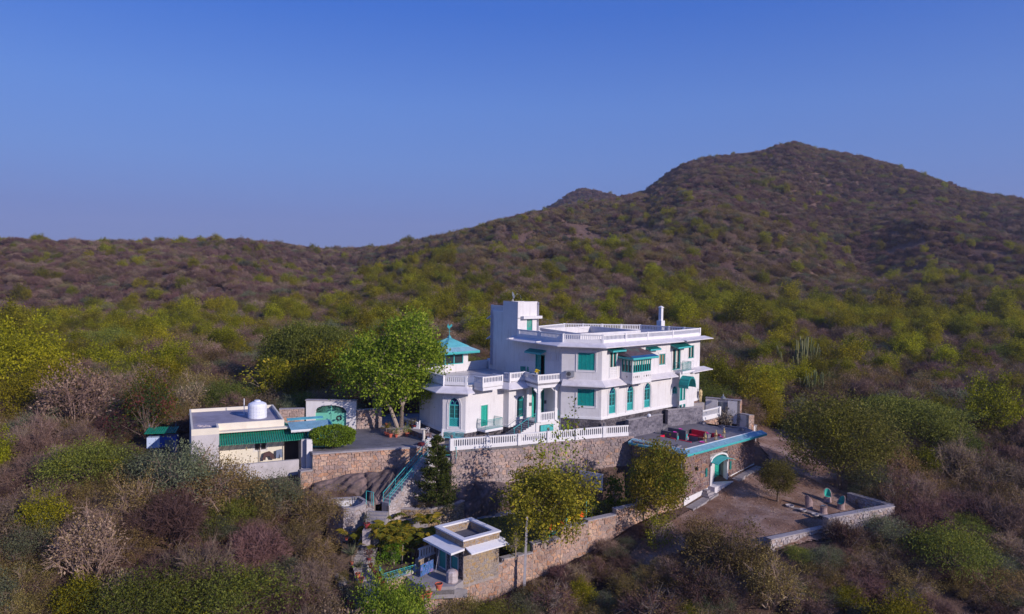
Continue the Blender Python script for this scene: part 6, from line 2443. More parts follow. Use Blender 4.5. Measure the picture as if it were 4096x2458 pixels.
hx = (Vector((-20.9, 64.2)) - q1).normalized()
hy = Vector((-hx.y, hx.x))
def Hh(a, b):
 p = q1 + hx * a + hy * b
 return (p.x, p.y)
hs = empty('service_house', (*Hh(3.5, 4), -3), 'cream flat roofed service house with white water tank and green sheet awning', 'house')
pts_h = dict(fl=P2(3, 590, 460, .8), nf=P2(3, 905, 440, .8), nb=P2(3, 885, 395, .8), fr=P2(3, 1615, 350, .8), bl=P2(3, 520, 235, .8))
def loc_(p):
 v = Vector(p) - q1
 return v.dot(hx), v.dot(hy)
Lx = loc_(pts_h['fr'])[0]
nx, ny = loc_(pts_h['nb'])
Ly = min(loc_(pts_h['bl'])[1], 10.2)
foot_ = [Hh(0, 0), Hh(nx, 0), Hh(nx, ny), Hh(Lx, ny), Hh(Lx, Ly), Hh(0, Ly)]
fz = [-3.4]
m = MB()
m.prism([Hh(0.1, .1), Hh(nx - .1, .1), Hh(nx - .1, ny + .1), Hh(Lx - .1, ny + .1), Hh(Lx - .1, Ly - .1), Hh(.1, Ly - .1)], .05, RZ - .1)
m.build('roof', 'roof_screed', hs)
sk = MB()
wh = [(Wall(Hh(0, 0), Hh(nx, 0)), 'grey'), (Wall(Hh(0, Ly), Hh(0, 0)), 'old')]
for w_, _ in wh:
 w_.skin(sk, 0, w_.L, -5.6, .2)
sk.build('grey_wall', 'grey_render', hs)
wf = Wall(Hh(nx, ny), Hh(Lx, ny))
h = []
r = wf.rect(3, 1280, 585, 1422, 692)
rwn = (r[0], r[1], r[2], r[3])
casement(wf, rwn, hs, 2, 'old_white', holes=h, mould=.06, pane='room_dark')
sk = MB()
wf.skin(sk, 0, wf.L, -4.0, .2, h)
Wall(Hh(Lx, ny), Hh(Lx, Ly)).skin(sk, 0, Ly - ny, -3, .2)
Wall(Hh(nx, 0), Hh(nx, ny)).skin(sk, 0, ny, -3, .2)
Wall(Hh(Lx, Ly), Hh(0, Ly)).skin(sk, 0, Lx, -3, .2)
sk.build('cream_wall', 'cream_plaster', hs)
m = MB()
n_ = len(foot_)
inn = [Hh(.16, .16), Hh(nx - .16, .16), Hh(nx - .16, ny + .16), Hh(Lx - .16, ny + .16), Hh(Lx - .16, Ly - .16), Hh(.16, Ly - .16)]
for i in range(n_):
 j = (i + 1) % n_
 zt = RZ + .20
 m.hexa([(*foot_[i], .2), (*foot_[j], .2), (*inn[j], .2), (*inn[i], .2), (*foot_[i], zt), (*foot_[j], zt), (*inn[j], zt), (*inn[i], zt)])
m.build('parapet', 'cream_plaster', hs)
m = MB()
wf.box(m, -.0, wf.L + .9, .02, .16, 0, .75)
m.build('roof_ledge', 'cream_plaster', hs)
m = MB()
n = int((wf.L + 2.4) / .2)
for i in range(n):
 a, b = i * .2, (i + 1) * .2
 m.hexa([wf.pt(a, -.82, 2.05), wf.pt(b - .02, -.82, 2.05), wf.pt(b - .02, -.12, .1), wf.pt(a, -.12, .1),
   wf.pt(a + .04, -.76 + (.02 if i % 3 else .045), 2.05), wf.pt(b - .05, -.76 + (.02 if i % 3 else .045), 2.05), wf.pt(b - .05, -.06, .1), wf.pt(a + .04, -.06, .1)])
m.build('sheet_awning', 'green_sheet', hs)
m = MB()
wr2 = Wall(wf.xy(wf.L + .1, 0), wf.xy(wf.L + .1, -3.6))
for i in range(18):
 a, b = i * .2, (i + 1) * .2
 wr2.box(m, a, b - .03, .0, .05 + (.02 if i % 3 == 0 else 0), 0, 1.3) if False else m.hexa([wr2.pt(a, -.75, 1.4), wr2.pt(b - .02, -.75, 1.4), wr2.pt(b - .02, -.05, 0), wr2.pt(a, -.05, 0),
   wr2.pt(a + .03, -.70, 1.4), wr2.pt(b - .05, -.70, 1.4), wr2.pt(b - .05, 0, 0), wr2.pt(a + .03, 0, 0)])
m.build('side_awning', 'green_sheet', hs)
for uu in (-.1, wf.L * .62, wf.L * .995):
 m = MB()
 zt_ = -.75
 m.tube(wf.pt(uu if uu > 0 else .1, -3.5, .25), wf.pt(uu if uu > 0 else .1, -.2, .25), .035, n=5)
 m.build('awning_post', 'bark_brown', hs)
VWa = Wall(wf.xy(-.2, 2.2), wf.xy(wf.L + 1.0, 2.2))
m = MB()
VWa.box(m, 0, VWa.L, -6.3, -2.55, -.3, 0)
m.build('veranda_wall', 'grey_render', hs)
m = MB()
m.prism([wf.xy(-.2, 0), wf.xy(-.2, 2.15), wf.xy(wf.L + 1, 2.15), wf.xy(wf.L + 2.4, -1.0), wf.xy(wf.L, -1.0)], -3.6, -3.3)
m.build('veranda_floor', 'concrete_path', hs)
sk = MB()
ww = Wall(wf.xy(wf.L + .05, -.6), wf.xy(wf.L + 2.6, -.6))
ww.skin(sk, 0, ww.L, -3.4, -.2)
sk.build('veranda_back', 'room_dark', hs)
p = P2(3, 1893, 615, -1.0)
fin_w = Wall((p[0] - .25, p[1] - .1), (p[0] + .25, p[1] + .1))
m = MB()
fin_w.box(m, 0, .5, -3.4, -.65, -.3, .1)
pw_ = m.build('white_pillar', 'white_plaster', label='narrow white pillar at the corner of the rubble court wall', cat='pillar')
m = MB()
fin_w.box(m, -.45, .6, -7.2, -3.3, -3.6, -.1)
fin_w.box(m, -.4, .3, -3.3, -.75, -3.4, -.5)
m.build('side_wall', 'grey_render', hs)
rubble_wall('rubble_wall', (-18.3, 62.9), (-17.4, 63.5), -6.4, -3.2, 'stone_pink', 'stepped rubble buttress below the narrow white pillar', .6, True, budget=60)
q = zat(3, 1318, 335, RZ - .1)
tk = empty('water_tank', (q[0], q[1], RZ - .1), 'white ribbed plastic water tank on the flat roof', 'water tank')
m = MB()
prof = [(.82, 0), (.86, .05), (.86, .28), (.82, .31), (.86, .34), (.86, .6), (.82, .63), (.86, .66), (.86, .92), (.82, .95), (.86, .98), (.86, 1.22), (.78, 1.38), (.5, 1.52), (.3, 1.56)]
m.lathe(prof, (q[0], q[1], RZ - .1), 20)
m.build('body', 'tank_white', tk, smooth=False)
m = MB()
m.lathe([(.3, 1.55), (.3, 1.66), (.22, 1.7)], (q[0], q[1], RZ - .1), 14)
m.build('lid', 'tank_white', tk)
q = zat(3, 1172, 305, RZ - .1)
m = MB()
m.tube(q, (q[0], q[1], q[2] + 1.6), .04, n=6)
m.path([q, zat(3, 940, 282, RZ - .2), zat(3, 560, 296, RZ - .2)], .04, 5)
m.build('roof_pipe', 'tank_white', label='white water pipe running over the flat roof to an upright vent', cat='pipe')
q = zat(3, 725, 430, RZ - .1)
m = MB()
rs_ = random.Random(3)
for i in range(9):
 a = (q[0] + rs_.uniform(-.5, .5), q[1] + rs_.uniform(-.25, .25), RZ - .2)
 m.lathe([(.22, 0), (.2, .1), (.05, .2)], a, 6)
m.build('cloth_heap', 'white_cloth', label='crumpled pale sack lying on the flat roof corner', cat='sack')
for xx, yy, nm, mt, wd_, ht, lab in ((1435, 745, 'hanging_blanket', 'dark_cloth', .95, .75, 'dark brown blanket hanging on the veranda line'), (1555, 725, 'hanging_jeans', 'jeans', .5, .75, 'blue jeans drying on the veranda wall beside the blanket')):
 u, z = wf.zuz(3, xx, yy, .35)
 m = MB()
 o_ = .35
 if nm == 'hanging_jeans':
  wf.extr(m, [(u - .25, z + .3), (u + .25, z + .38), (u + .3, z - .4), (u + .08, z - .38), (u + .03, z), (u - .03, z - .4), (u - .26, z - .42)], o_, o_ + .05)
 else:
  wf.extr(m, [(u - .5, z - .4), (u - .35, z + .25), (u + .1, z + .36), (u + .45, z + .1), (u + .6, z - .4), (u + .25, z - .36), (u + .15, z - .1), (u - .2, z - .1), (u - .22, z - .42)], o_, o_ + .08)
 m.build(nm, mt, label=lab, cat='laundry')
gp = zat(3, 265, 700, -3.0)
gw = Wall((gp[0] - 1.3, gp[1] - .25), (gp[0] + 1.25, gp[1] + .35))
gn = empty('generator', (gp[0], gp[1], -3.4), 'blue and pale blue metal generator cabinet under the red podded tree', 'generator')
m = MB()
gw.box(m, 0, 1.15, -3.4, -1.7, -1.0, 0)
m.build('body', 'van_white', gn)
m = MB()
gw.box(m, 1.15, gw.L, -3.4, -1.65, -1.02, .02)
m.build('hood', 'van_blue', gn)
m = MB()
gw.box(m, 1.6, 2.35, -3.1, -1.95, .02, .05)
m.build('door', 'grey_metal', gn)
gs = MB()
for i in range(5, 19):
 a = i * .2
 gs.hexa([gw.pt(a - 1.2, -1.3, .2), gw.pt(a - 1.02, -1.3, .2), gw.pt(a - 1.02, -1.0, -1.5), gw.pt(a - 1.2, -1.0, -1.5),
             gw.pt(a - 1.17, -1.25, .2), gw.pt(a - 1.05, -1.25, .2), gw.pt(a - 1.05, -.95, -1.5), gw.pt(a - 1.17, -.95, -1.5)])
gsr = empty('generator_shelter', (gp[0], gp[1], -3.4), 'green corrugated sheet roof on posts over the generator', 'shelter')
gs.build('roof', 'green_sheet', gsr)
for uu in (-.1, 2.3):
 m = MB()
 m.tube(gw.pt(uu, -3.4, -1.4), gw.pt(uu, -.6, -1.4), .05, n=5)
 m.build('post', 'grey_metal', gsr)
LZ = -7.85
lawn_poly = [(-4.9, 62.0), (-5.2, 66.2), BAL[1], BAL[3], BAL[5], (12.3, 72.9), (16.3, 68.9), (8.2, 63.2), (1.2, 58.6), (-1.8, 60.2)]
m = MB()
m.prism(lawn_poly, LZ - .6, LZ)
m.build('lawn', 'lawn_mat', kind='structure')
rs = np.random.RandomState(4)
gp_ = []
while len(gp_) < 9000:
 x, y = rs.uniform(-5, 16), rs.uniform(58, 73)
 if inside(lawn_poly, x, y):
  gp_.append((x, y, LZ))
gp_ = np.array(gp_)
V = leaf_quads(rs, gp_, .12, .35, -.6)
me = quads_mesh('grass', V, rs.uniform(0, .8, len(V)), 'leaf_green')
o = bpy.data.objects.new('grass', me)
COL.objects.link(o)
tag(o, 'short green grass growing on the shaded garden lawn', 'grass', kind='stuff')
WT0 = [(5, 2005, 780, -6.0), ]
tops = [((5, 2000, 795), (5, 1630, 860)), ((5, 1630, 905), (5, 1395, 985)), ((5, 1395, 1020), (5, 1115, 1080)), ((5, 1110, 1100), (5, 850, 1160)),
  ((5, 850, 1225), (5, 570, 1335)), ((5, 600, 1380), (5, 265, 1470)), ((8, 1930, 705), (8, 1590, 790)), ((8, 1570, 885), (8, 1180, 1010)), ((8, 1160, 1045), (8, 1040, 1095))]
lw = Wall((-6.2, 53.55), (16.55, 68.15))
lab_top = ['nearest the deck building, topmost section', 'second section down from the deck building', 'third section down from the deck building', 'section behind the trees of the swing',
           'section in front of the yellow swing seats', 'section behind the utility pole', 'section beside the small stone hut', 'section below the hut door', 'lowest section with two clay pots']
hgt = [(-6.15), (-6.5), (-6.85), (-7.15), (-7.55), (-7.95), (-8.45), (-8.9), (-9.25)]
cuts = [lw.L, ]
zlist = []
for k, ((v, x0, y0), (v1, x1, y1)) in enumerate(tops):
 ua, za = lw.zuz(v, x0, y0)
 ub, zb_ = lw.zuz(v1, x1, y1)
 zlist.append((za + zb_) / 2)
 cuts.append(ub)
cuts[-1] = 0
zlist = [min(z, -6.0) for z in zlist]
for k in range(len(tops)):
 a, b = cuts[k + 1], cuts[k]
 if b - a < .3:
  continue
 zt = zlist[k]
 g0, g1 = gz(*lw.xy(a, .4)), gz(*lw.xy(b, .4))
 rubble_wall('boundary_wall', lw.xy(a), lw.xy(b), (lambda u, g0=g0, g1=g1, L=b - a: min(g0 + (g1 - g0) * u / L, g1) - .5), zt, 'stone_pink', 'stepped pink rubble boundary wall, ' + lab_top[k], .5, True, size=(.46, .31),
    budget=110, group='sections of the stepped boundary wall', captop=.1, proud=.045)
hz = -9.15
R1 = [P2(8, 1210, 290, -6.0), P2(8, 1520, 450, -6.0), P2(8, 1935, 340, -6.0), P2(8, 1615, 185, -6.0)]
hA, hB = Vector(R1[1]), Vector(R1[2])
hx_ = (hB - hA).normalized()
hy_ = Vector((-hx_.y, hx_.x))
hl, hw_ = (hB - hA).length, (Vector(R1[0]) - hA).length
def hut(a, b):
 p = hA + hx_ * a + hy_ * b
 return (p.x, p.y)
hu = empty('stone_hut', (*hut(hl / 2, hw_ / 2), hz), 'small stone hut with white slab eaves, open parapet roof and turquoise door', 'hut')
HR, HL_ = Wall(hut(.1, 0.1), hut(hl - .1, .1)), Wall(hut(.1, hw_ - .1), hut(.1, .1))
sk = MB()
HR.skin(sk, 0, HR.L, hz - .6, -6.1)
h = []
rd = HL_.rect(8, 1258, 530, 1328, 815)
rd = (rd[0], rd[1], hz + .02, min(rd[3], -6.75))
rw = HL_.rect(8, 1385, 600, 1460, 780)
h = [rd, rw]
HL_.skin(sk, 0, HL_.L, hz - .6, -6.1, h, .15)
Wall(hut(hl - .1, .1), hut(hl - .1, hw_ - .1)).skin(sk, 0, hw_ - .2, hz - .6, -6.1)
Wall(hut(hl - .1, hw_ - .1), hut(.1, hw_ - .1)).skin(sk, 0, hl - .2, hz - .6, -6.1)
sk.build('wall', 'mortar', hu)
stones(HR, .02, HR.L - .02, hz - .4, -6.75, hu, 'stone_tan', (.40, .27), 260, .03)
for a, b, c, d in ((.02, rd[0] - .08, hz, -6.75), (rd[1] + .08, rw[0] - .1, hz, -6.75), (rw[1] + .1, HL_.L - .02, hz, -6.75)):
 if b - a > .15:
  stones(HL_, a, b, c, d, hu, 'stone_dark', (.34, .25), 40, .03)
for q, nm in ((rd, 'door'), (rw, 'window')):
 m = MB()
 frame_ring(HL_, m, q[0] - .07, q[1] + .07, q[2] - (.07 if nm == 'window' else .0), q[3] + .07, .07, -.05, .03)
 f_ = m.build(nm + '_frame', 'white_rail', hu)
 m = MB()
 HL_.box(m, q[0], q[1], q[2], q[3], -.12, -.07)
 m.build(nm, 'teal_paint', f_)
par = [hut(0, 0), hut(hl, 0), hut(hl, hw_), hut(0, hw_)]
inn2 = [hut(.45, .45), hut(hl - .45, .45), hut(hl - .45, hw_ - .45), hut(.45, hw_ - .45)]
ou2 = [hut(.08, .08), hut(hl - .08, .08), hut(hl - .08, hw_ - .08), hut(.08, hw_ - .08)]
m = MB()
m2 = MB()
for i in range(4):
 j = (i + 1) % 4
 m.hexa([(*ou2[i], -6.72), (*ou2[j], -6.72), (*inn2[j], -6.72), (*inn2[i], -6.72), (*ou2[i], -6.1), (*ou2[j], -6.1), (*inn2[j], -6.1), (*inn2[i], -6.1)])
 m2.hexa([(*par[i], -6.098), (*par[j], -6.098), (*inn2[j], -6.098), (*inn2[i], -6.098), (*par[i], -5.98), (*par[j], -5.98), (*inn2[j], -5.98), (*inn2[i], -5.98)])
pp_ = m.build('parapet', 'mortar', hu)
m2.build('parapet_coping', 'white_rail', hu)
for w_ in (Wall(ou2[0], ou2[1]), Wall(ou2[3], ou2[0]), Wall(inn2[3], inn2[2]), Wall(inn2[2], inn2[1])):
 stones(w_, .02, w_.L - .02, -6.68, -6.12, pp_, 'stone_tan', (.36, .2), 30, .025)
m = MB()
m.prism(inn2, -6.8, -6.7)
m.build('roof', 'slate_dark', hu)
def eave(pts_, z_in, z_out, t=.14):
 m = MB()
 a, b, c, d = pts_       # outer a,b ; inner c,d
 m.hexa([(*a, z_out - t), (*b, z_out - t), (*c, z_in - t), (*d, z_in - t), (*a, z_out), (*b, z_out), (*c, z_in), (*d, z_in)])
 return m.build('slab_eave', 'white_rail', hu)
eave((hut(-1.15, hw_ - .1), hut(-1.15, -.05), hut(.1, -.05), hut(.1, hw_ - .1)), -6.62, -6.72, .16)
eave((hut(.25, -.75), hut(hl + .25, -.75), hut(hl + .0, .1), hut(.25, .1)), -6.58, -6.86, .1)
eave((hut(hl + .6, .2), hut(hl + .6, hw_), hut(hl - .1, hw_), hut(hl - .1, .2)), -6.62, -6.8, .1)
m = MB()
pt_ = [hut(.1, .1), hut(.1, hw_ + .6), hut(-2.5, hw_ + .6), hut(-2.6, 2.2), (-8.6, 54.6), (-6.2, 53.6)]
m.prism([hut(.1, .1), hut(.1, hw_ + .4), hut(-2.9, hw_ + .4), hut(-3.1, .9), hut(-1.0, -.35)], hz - .6, hz)
m.build('hut_patio', 'concrete_path', kind='structure')
m = MB()
m.prism([hut(-3.1, .9), hut(-1.0, -.35), hut(-.2, -.9), (-5.4, 54.4), (-6.4, 53.7), (-8.0, 55.2)], hz - .9, hz - .25)
m.build('lower_patio', 'concrete_path', kind='structure')
b0, b1 = P2(13, 565, 1125, -9.2), P2(13, 930, 1005, -9.2)
rubble_wall('planter_wall', b0, b1, -9.9, -9.1, 'stone_pink', 'low pink rubble planter wall with turquoise rail before the palm clump', .5, True, size=(.34, .2), budget=60)
pr_ = [P2(13, 490, 985, -8.95), P2(13, 535, 1095, -9.0), P2(13, 885, 985, -8.95)]
rr = empty('garden_railing', (*pr_[1], -9.0), 'low turquoise metal railing around the palm bed', 'railing')
o = railing([(*p, -9.0) for p in pr_], .55, rr, 'turquoise_trim', .12, .011, 'rail')
m = MB()
bed = [P2(13, 545, 1110, -9.1), P2(13, 930, 985, -9.1), hut(-1.6, hw_ + .5), hut(.1, hw_ + 1.5), (-5.0, 61.6), (-8.8, 61.0), P2(13, 430, 900, -8.9)]
m.prism(bed, -10.2, -9.12)
m.build('planting_bed', 'garden_soil', kind='structure')
path_c = [(13, 480, 250, -5.4), (13, 430, 420, -6.2), (13, 370, 560, -7.1), (13, 320, 700, -7.9), (13, 300, 860, -8.7), (13, 320, 960, -9.2), (13, 350, 1080, -9.35), (13, 370, 1240, -9.5), (13, 330, 1360, -9.6)]
pc = [Vector((*P2(v, x, y, z), z)) for v, x, y, z in path_c]
gp2 = empty('garden_path', pc[4], 'shaded stone steps and path winding down between clay pots', 'path', kind='structure')
for a, b in zip(pc[:-1], pc[1:]):
 L = (b - a).length
 n = max(1, int(abs(a.z - b.z) / .17) or 1)
 n = max(n, int(L / 1.0))
 dxy = Vector((b.x - a.x, b.y - a.y)).normalized()
 nn_ = Vector((-dxy.y, dxy.x)) * .85
 for i in range(n):
  p, q = a.lerp(b, i / n), a.lerp(b, (i + 1) / n)
  m = MB()
  m.prism([(p.x + nn_.x, p.y + nn_.y), (q.x + nn_.x, q.y + nn_.y), (q.x - nn_.x, q.y - nn_.y), (p.x - nn_.x, p.y - nn_.y)], q.z - 1.2, q.z + random.uniform(-.01, .01))
  m.build('step', 'concrete_path', gp2)
m = MB()
m.prism([P2(13, 60, 620, -7.9), P2(13, 230, 560, -7.6), P2(13, 300, 700, -8.1), P2(13, 150, 900, -8.9), P2(13, 40, 900, -8.9)], -10.5, -8.0)
m.prism([P2(13, 0, 900, -9.3), P2(13, 215, 800, -9.3), P2(13, 290, 980, -9.4), P2(13, 340, 1180, -9.6), P2(13, 320, 1330, -9.7), P2(13, 130, 1420, -9.8)], -11.2, -9.45)
m.build('planting_strip', 'garden_soil', kind='structure')
prev = None
for k, (x0, y0, x1, y1, z_) in enumerate(((-60, 1010, 25, 1135, -9.3), (35, 1165, 90, 1275, -9.75), (85, 1380, 140, 1480, -10.2))):
 a, b = P2(13, x0, y0, z_), P2(13, x1, y1, z_)
 rubble_wall('garden_wall', a, b, z_ - 1.6, z_, 'stone_white', ['pale garden wall piece with flat coping, upper step by the dry bushes', 'pale garden wall piece with flat coping, middle step by the planted strip', 'pale garden wall piece with flat coping, lowest step at the picture edge'][k], .55, True, size=(.34, .2), budget=40, captop=.12)
s0 = Vector((*P2(12, 1150, 1080, -2.6), -1.9))
s1 = Vector((*P2(13, 600, 215, -5.45), -5.45))
s0 = Vector((-6.75, 65.7, -1.8))
so = empty('garden_stairs', (s1 + s0) / 2, 'long stone stairs with turquoise railing descending from court to garden', 'stairs')
ns = 20
dxy = Vector((s1.x - s0.x, s1.y - s0.y)).normalized()
nn_ = Vector((-dxy.y, dxy.x))
if nn_.y > 0: nn_ = -nn_
WSt = Wall((s1.x, s1.y), (s0.x, s0.y))
for i in range(ns):
 a, b = WSt.L * i / ns, WSt.L * (i + 1) / ns
 z_ = s1.z + (s0.z - s1.z) * (i + 1) / ns
 m = MB()
 WSt.box(m, a, b + .02, -8.0, z_, -.85, -.02)
 m.build('step', 'cap_stone', so)
slp = (s0.z - s1.z) / WSt.L
m = MB()
WSt.extr(m, [(0, -8), (WSt.L, -8), (WSt.L, s0.z - .05), (0, s1.z - .05)], -.3, 0)
m.build('stair_wall', 'mortar', so)
stones(WSt, 0, WSt.L + .6, -7.6, lambda u: s1.z + slp * u - .06, so, 'stone_white', (.36, .24), 260, .035)
for side, off in ((0, 0.0), (1, -.8)):
 A_, B_ = Vector(WSt.pt(0.1, s1.z, off)), Vector(WSt.pt(WSt.L, s0.z, off))
 m = MB()
 for hh in ((.95, .68) if side == 0 else (.95, .62, .3)):
  m.tube(A_ + Vector((0, 0, hh)), B_ + Vector((0, 0, hh)), .03 if hh > .9 else .022, n=5)
 hr = m.build('handrail', 'turquoise_trim', so)
 for k in range(5):
  p = A_.lerp(B_, k / 4)
  m = MB()
  m.tube(p, p + Vector((0, 0, .97)), .028, n=5)
  m.build('rail_post', 'turquoise_trim', hr)
lr = [zat(12, 1180, 1060, -2.2), zat(12, 1410, 1070, -2.2), zat(12, 1640, 1060, -2.2), zat(12, 1722, 1130, -2.45)]
m = MB()
for hh in (.0, .35, .75):
 m.path([Vector((p[0], p[1], -2.2 + hh)) for p in lr], .025, 5)
for p in lr[1:]:
 m.tube((p[0], p[1], -2.5), (p[0], p[1], -1.4), .028, n=5)
ld = m.build('landing_railing', 'turquoise_trim', label='turquoise railing round the stair landing behind the conical pine', cat='railing')
m = MB()
m.prism([(p[0], p[1]) for p in lr[1:]] + [(-5.0, 66.5), (-6.9, 66.3)], -3.0, -2.45)
m.build('stair_landing', 'cap_stone', kind='structure')
pc_ = [(13, 560, 250, -6.0), (4, 760, 668, -6.2), (4, 900, 672, -6.2), (4, 1030, 668, -6.2), (4, 1150, 650, -6.2), (4, 1230, 632, -6.2), (4, 1285, 607, -6.2)]
pl_ = [P2(*q) for q in pc_]
cp_ = empty('curved_planter', (*pl_[3], -7.8), 'long curved stone planter holding the conical pine, clay pots in front', 'planter')
back_ = [(-4.6, 66.2), (-9.0, 64.2)]
m = MB()
m.prism(pl_ + back_, -8.2, -6.25)
m.build('soil', 'garden_soil', cp_)
for a, b in zip(pl_[:-1], pl_[1:]):
 w_ = Wall(a, b)
 m = MB()
 w_.box(m, -.02, w_.L + .02, -8.2, -6.1, -.3, 0)
 m.build('core', 'mortar', cp_)
 m = MB()
 w_.box(m, -.03, w_.L + .03, -6.098, -6.02, -.36, .07)
 m.build('coping', 'cap_stone', cp_)
 stones(w_, 0, w_.L, -7.8, -6.12, cp_, 'stone_tan', (.36, .24), 40, .03)
lg = P2(4, 690, 715, -7.0), P2(4, 940, 715, -7.0)
w_ = Wall(lg[0], lg[1])
m = MB()
w_.box(m, -.1, w_.L + .8, -8.2, -6.95, -.2, 1.0)
m.build('stone_ledge', 'cap_stone', label='low grey stone ledge carrying a row of clay pots', cat='ledge')
plr = [P2(4, 215, 572, -5.2), P2(4, 350, 655, -5.25), P2(4, 470, 640, -5.25), P2(4, 540, 600, -5.25), P2(4, 530, 560, -5.2), P2(4, 470, 556, -5.2)]
po_ = empty('plunge_pool', (*plr[2], -8), 'small curved plunge pool with pale rim and high rubble outer wall', 'pool')
Pv = [P2(4, 205, 590, -5.2), P2(4, 340, 652, -5.2), P2(4, 430, 650, -5.2), P2(4, 505, 622, -5.2), P2(4, 525, 590, -5.2), P2(4, 470, 558, -5.2), P2(4, 340, 566, -5.2), P2(4, 215, 575, -5.2)]
cx_, cy_ = sum(p[0] for p in Pv) / len(Pv), sum(p[1] for p in Pv) / len(Pv)
Pi = [(cx_ + (x - cx_) * .80, cy_ + (y - cy_) * .80) for x, y in Pv]
m, m2, m3 = MB(), MB(), MB()
n = len(Pv)
for i in range(n):
 j = (i + 1) % n
 m.hexa([(*Pv[i], -5.45), (*Pv[j], -5.45), (*Pi[j], -5.45), (*Pi[i], -5.45), (*Pv[i], -5.2), (*Pv[j], -5.2), (*Pi[j], -5.2), (*Pi[i], -5.2)])
 m2.add([(*Pi[i], -6.8), (*Pi[j], -6.8), (*Pi[j], -5.21), (*Pi[i], -5.21)], [(0, 1, 2, 3)])
m.build('rim', 'cap_stone', po_)
m2.build('basin', 'old_white', po_)
m = MB()
m.add([(*p, -5.95) for p in Pi], [tuple(range(n))])
m.build('water', 'pool_water', po_)
for i in range(4):
 w_ = Wall(Pv[i], Pv[i + 1])
 m = MB()
 w_.box(m, -.02, w_.L + .02, -8.6, -5.45, -.35, -.06)
 m.build('outer_wall', 'mortar', po_)
 stones(w_, -.03, w_.L + .03, -8.4, -5.47, po_, 'stone_white', (.40, .27), 60, .05, base_off=-.05)
rubble_wall('pool_wall', P2(4, 500, 620, -5.4), P2(4, 580, 620, -5.4), -7.6, -5.35, 'stone_white', 'pale rubble pier between plunge pool and steps', .8, False, budget=50)
m = MB()
g0, g1 = Vector((*P2(13, 335, 198, -5.4), -5.4)), Vector((*P2(13, 418, 215, -5.4), -5.4))
hh = Vector((0, 0, 1.15))
g1b = g1 + Vector((-.15, .1, 0))
m.path([g0, g0 + hh, g1 + hh, g1], .03, 5)
m.tube(g1b, g1b + hh * .95, .03, n=5)
m.build('gate_frame', 'turquoise_trim', label='turquoise metal gate frame standing beside the plunge pool', cat='gate')
def rock_face(low, up, label, seed, bulge=.5):
 """weathered bedrock between a foot line and a top line"""
 rs = np.random.RandomState(seed)
 nu, nv = 60, 26
 def along(line, t):
  k = min(len(line) - 2, int(t * (len(line) - 1)))
  return Vector(line[k]).lerp(Vector(line[k + 1]), t * (len(line) - 1) - k)
 ph = rs.uniform(0, 6.28, 8)
 X, Y, Z = np.zeros((nu, nv)), np.zeros((nu, nv)), np.zeros((nu, nv))
 for i in range(nu):
  t = i / (nu - 1)
  a, b = along(low, t), along(up, t)
  for j in range(nv):
   v = j / (nv - 1)
   p = a.lerp(b, v)
   h = bulge * math.sin(PI * min(1, v * .9 + .05)) ** .6 * math.sin(PI * t) ** .3
   h *= 1 + .35 * math.sin(7 * t + ph[0]) + .25 * math.sin(15 * t + 4 * v + ph[1]) + .15 * math.sin(31 * t - 9 * v + ph[2]) + .1 * rs.normal() * .5
   crack = .16 * max(0, 1 - abs(math.sin(5 * t + 1.5 * v + ph[3])) * 9) + .12 * max(0, 1 - abs(math.sin(9 * v - 3 * t + ph[4])) * 8)
   X[i, j], Y[i, j], Z[i, j] = p.x, p.y - h * .8 + crack, p.z + h * .55 - crack
 tag(grid_mesh('rock_outcrop', X, Y, Z, 'boulder_rock'), label, 'rock')
def L3(*q):
 return [(*P2(v, x, y, z), z) for v, x, y, z in q]
rock_face(L3((4, 60, 590, -5.6), (4, 250, 585, -5.6), (4, 470, 575, -5.6), (4, 560, 590, -5.6)), [(-17.3, 63.3, -4.3), (-14.5, 64.3, -3.75), (-12.6, 65.0, -3.7), (-10.8, 65.6, -4.1)], 'long dark rock outcrop with white streaks above the plunge pool', 1, .7)
rock_face(L3((4, 520, 640, -5.7), (4, 620, 625, -5.6), (4, 700, 600, -5.5), (4, 760, 560, -5.2)), [(-12.2, 65.1, -3.8), (-10.6, 65.7, -3.5), (-9.4, 66.1, -3.4), (-8.6, 66.3, -3.4)], 'dark rock face beside the turquoise railed stairs', 2, .7)
rock_face(L3((4, 1210, 760, -7.95), (4, 1330, 745, -7.95), (4, 1450, 720, -7.95), (4, 1560, 700, -7.95)), [(-5.0, 65.9, -5.6), (-3.2, 66.5, -4.9), (-1.2, 67.2, -5.0), (.6, 67.9, -5.6)], 'big dark rock in shade right of the conical pine', 3, .7)
rock_face(L3((5, 60, 1000, -7.95), (5, 240, 980, -7.95), (5, 460, 950, -7.95), (5, 640, 930, -7.95)), [(.2, 67.9, -6.0), (1.8, 68.5, -5.6), (3.4, 69.1, -5.7), (5.2, 70.0, -6.6)], 'low dark rock shelf at the foot of the tall retaining wall', 4, .6)
m = MB()
fl = [P2(5, 10, 1060, LZ), P2(5, 250, 1030, LZ), P2(5, 480, 990, LZ), P2(5, 470, 965, LZ), P2(5, 240, 985, LZ), P2(5, 60, 1010, LZ)]
m.prism(fl, LZ - .05, LZ + .06)
m.build('paved_edge', 'concrete_path', kind='structure')
q = zat(4, 1340, 715, LZ)
w_ = Wall((q[0] - .6, q[1]), (q[0] + .6, q[1] + .2))
ov = empty('metal_stand', (q[0], q[1], LZ), 'dark green two tier metal stand beside the curved planter end', 'stand')
m = MB()
for z_ in (.7, 1.55):
 w_.box(m, 0, w_.L, LZ + z_, LZ + z_ + .06, -.7, 0)
m.build('shelf', 'teal_dark', ov)
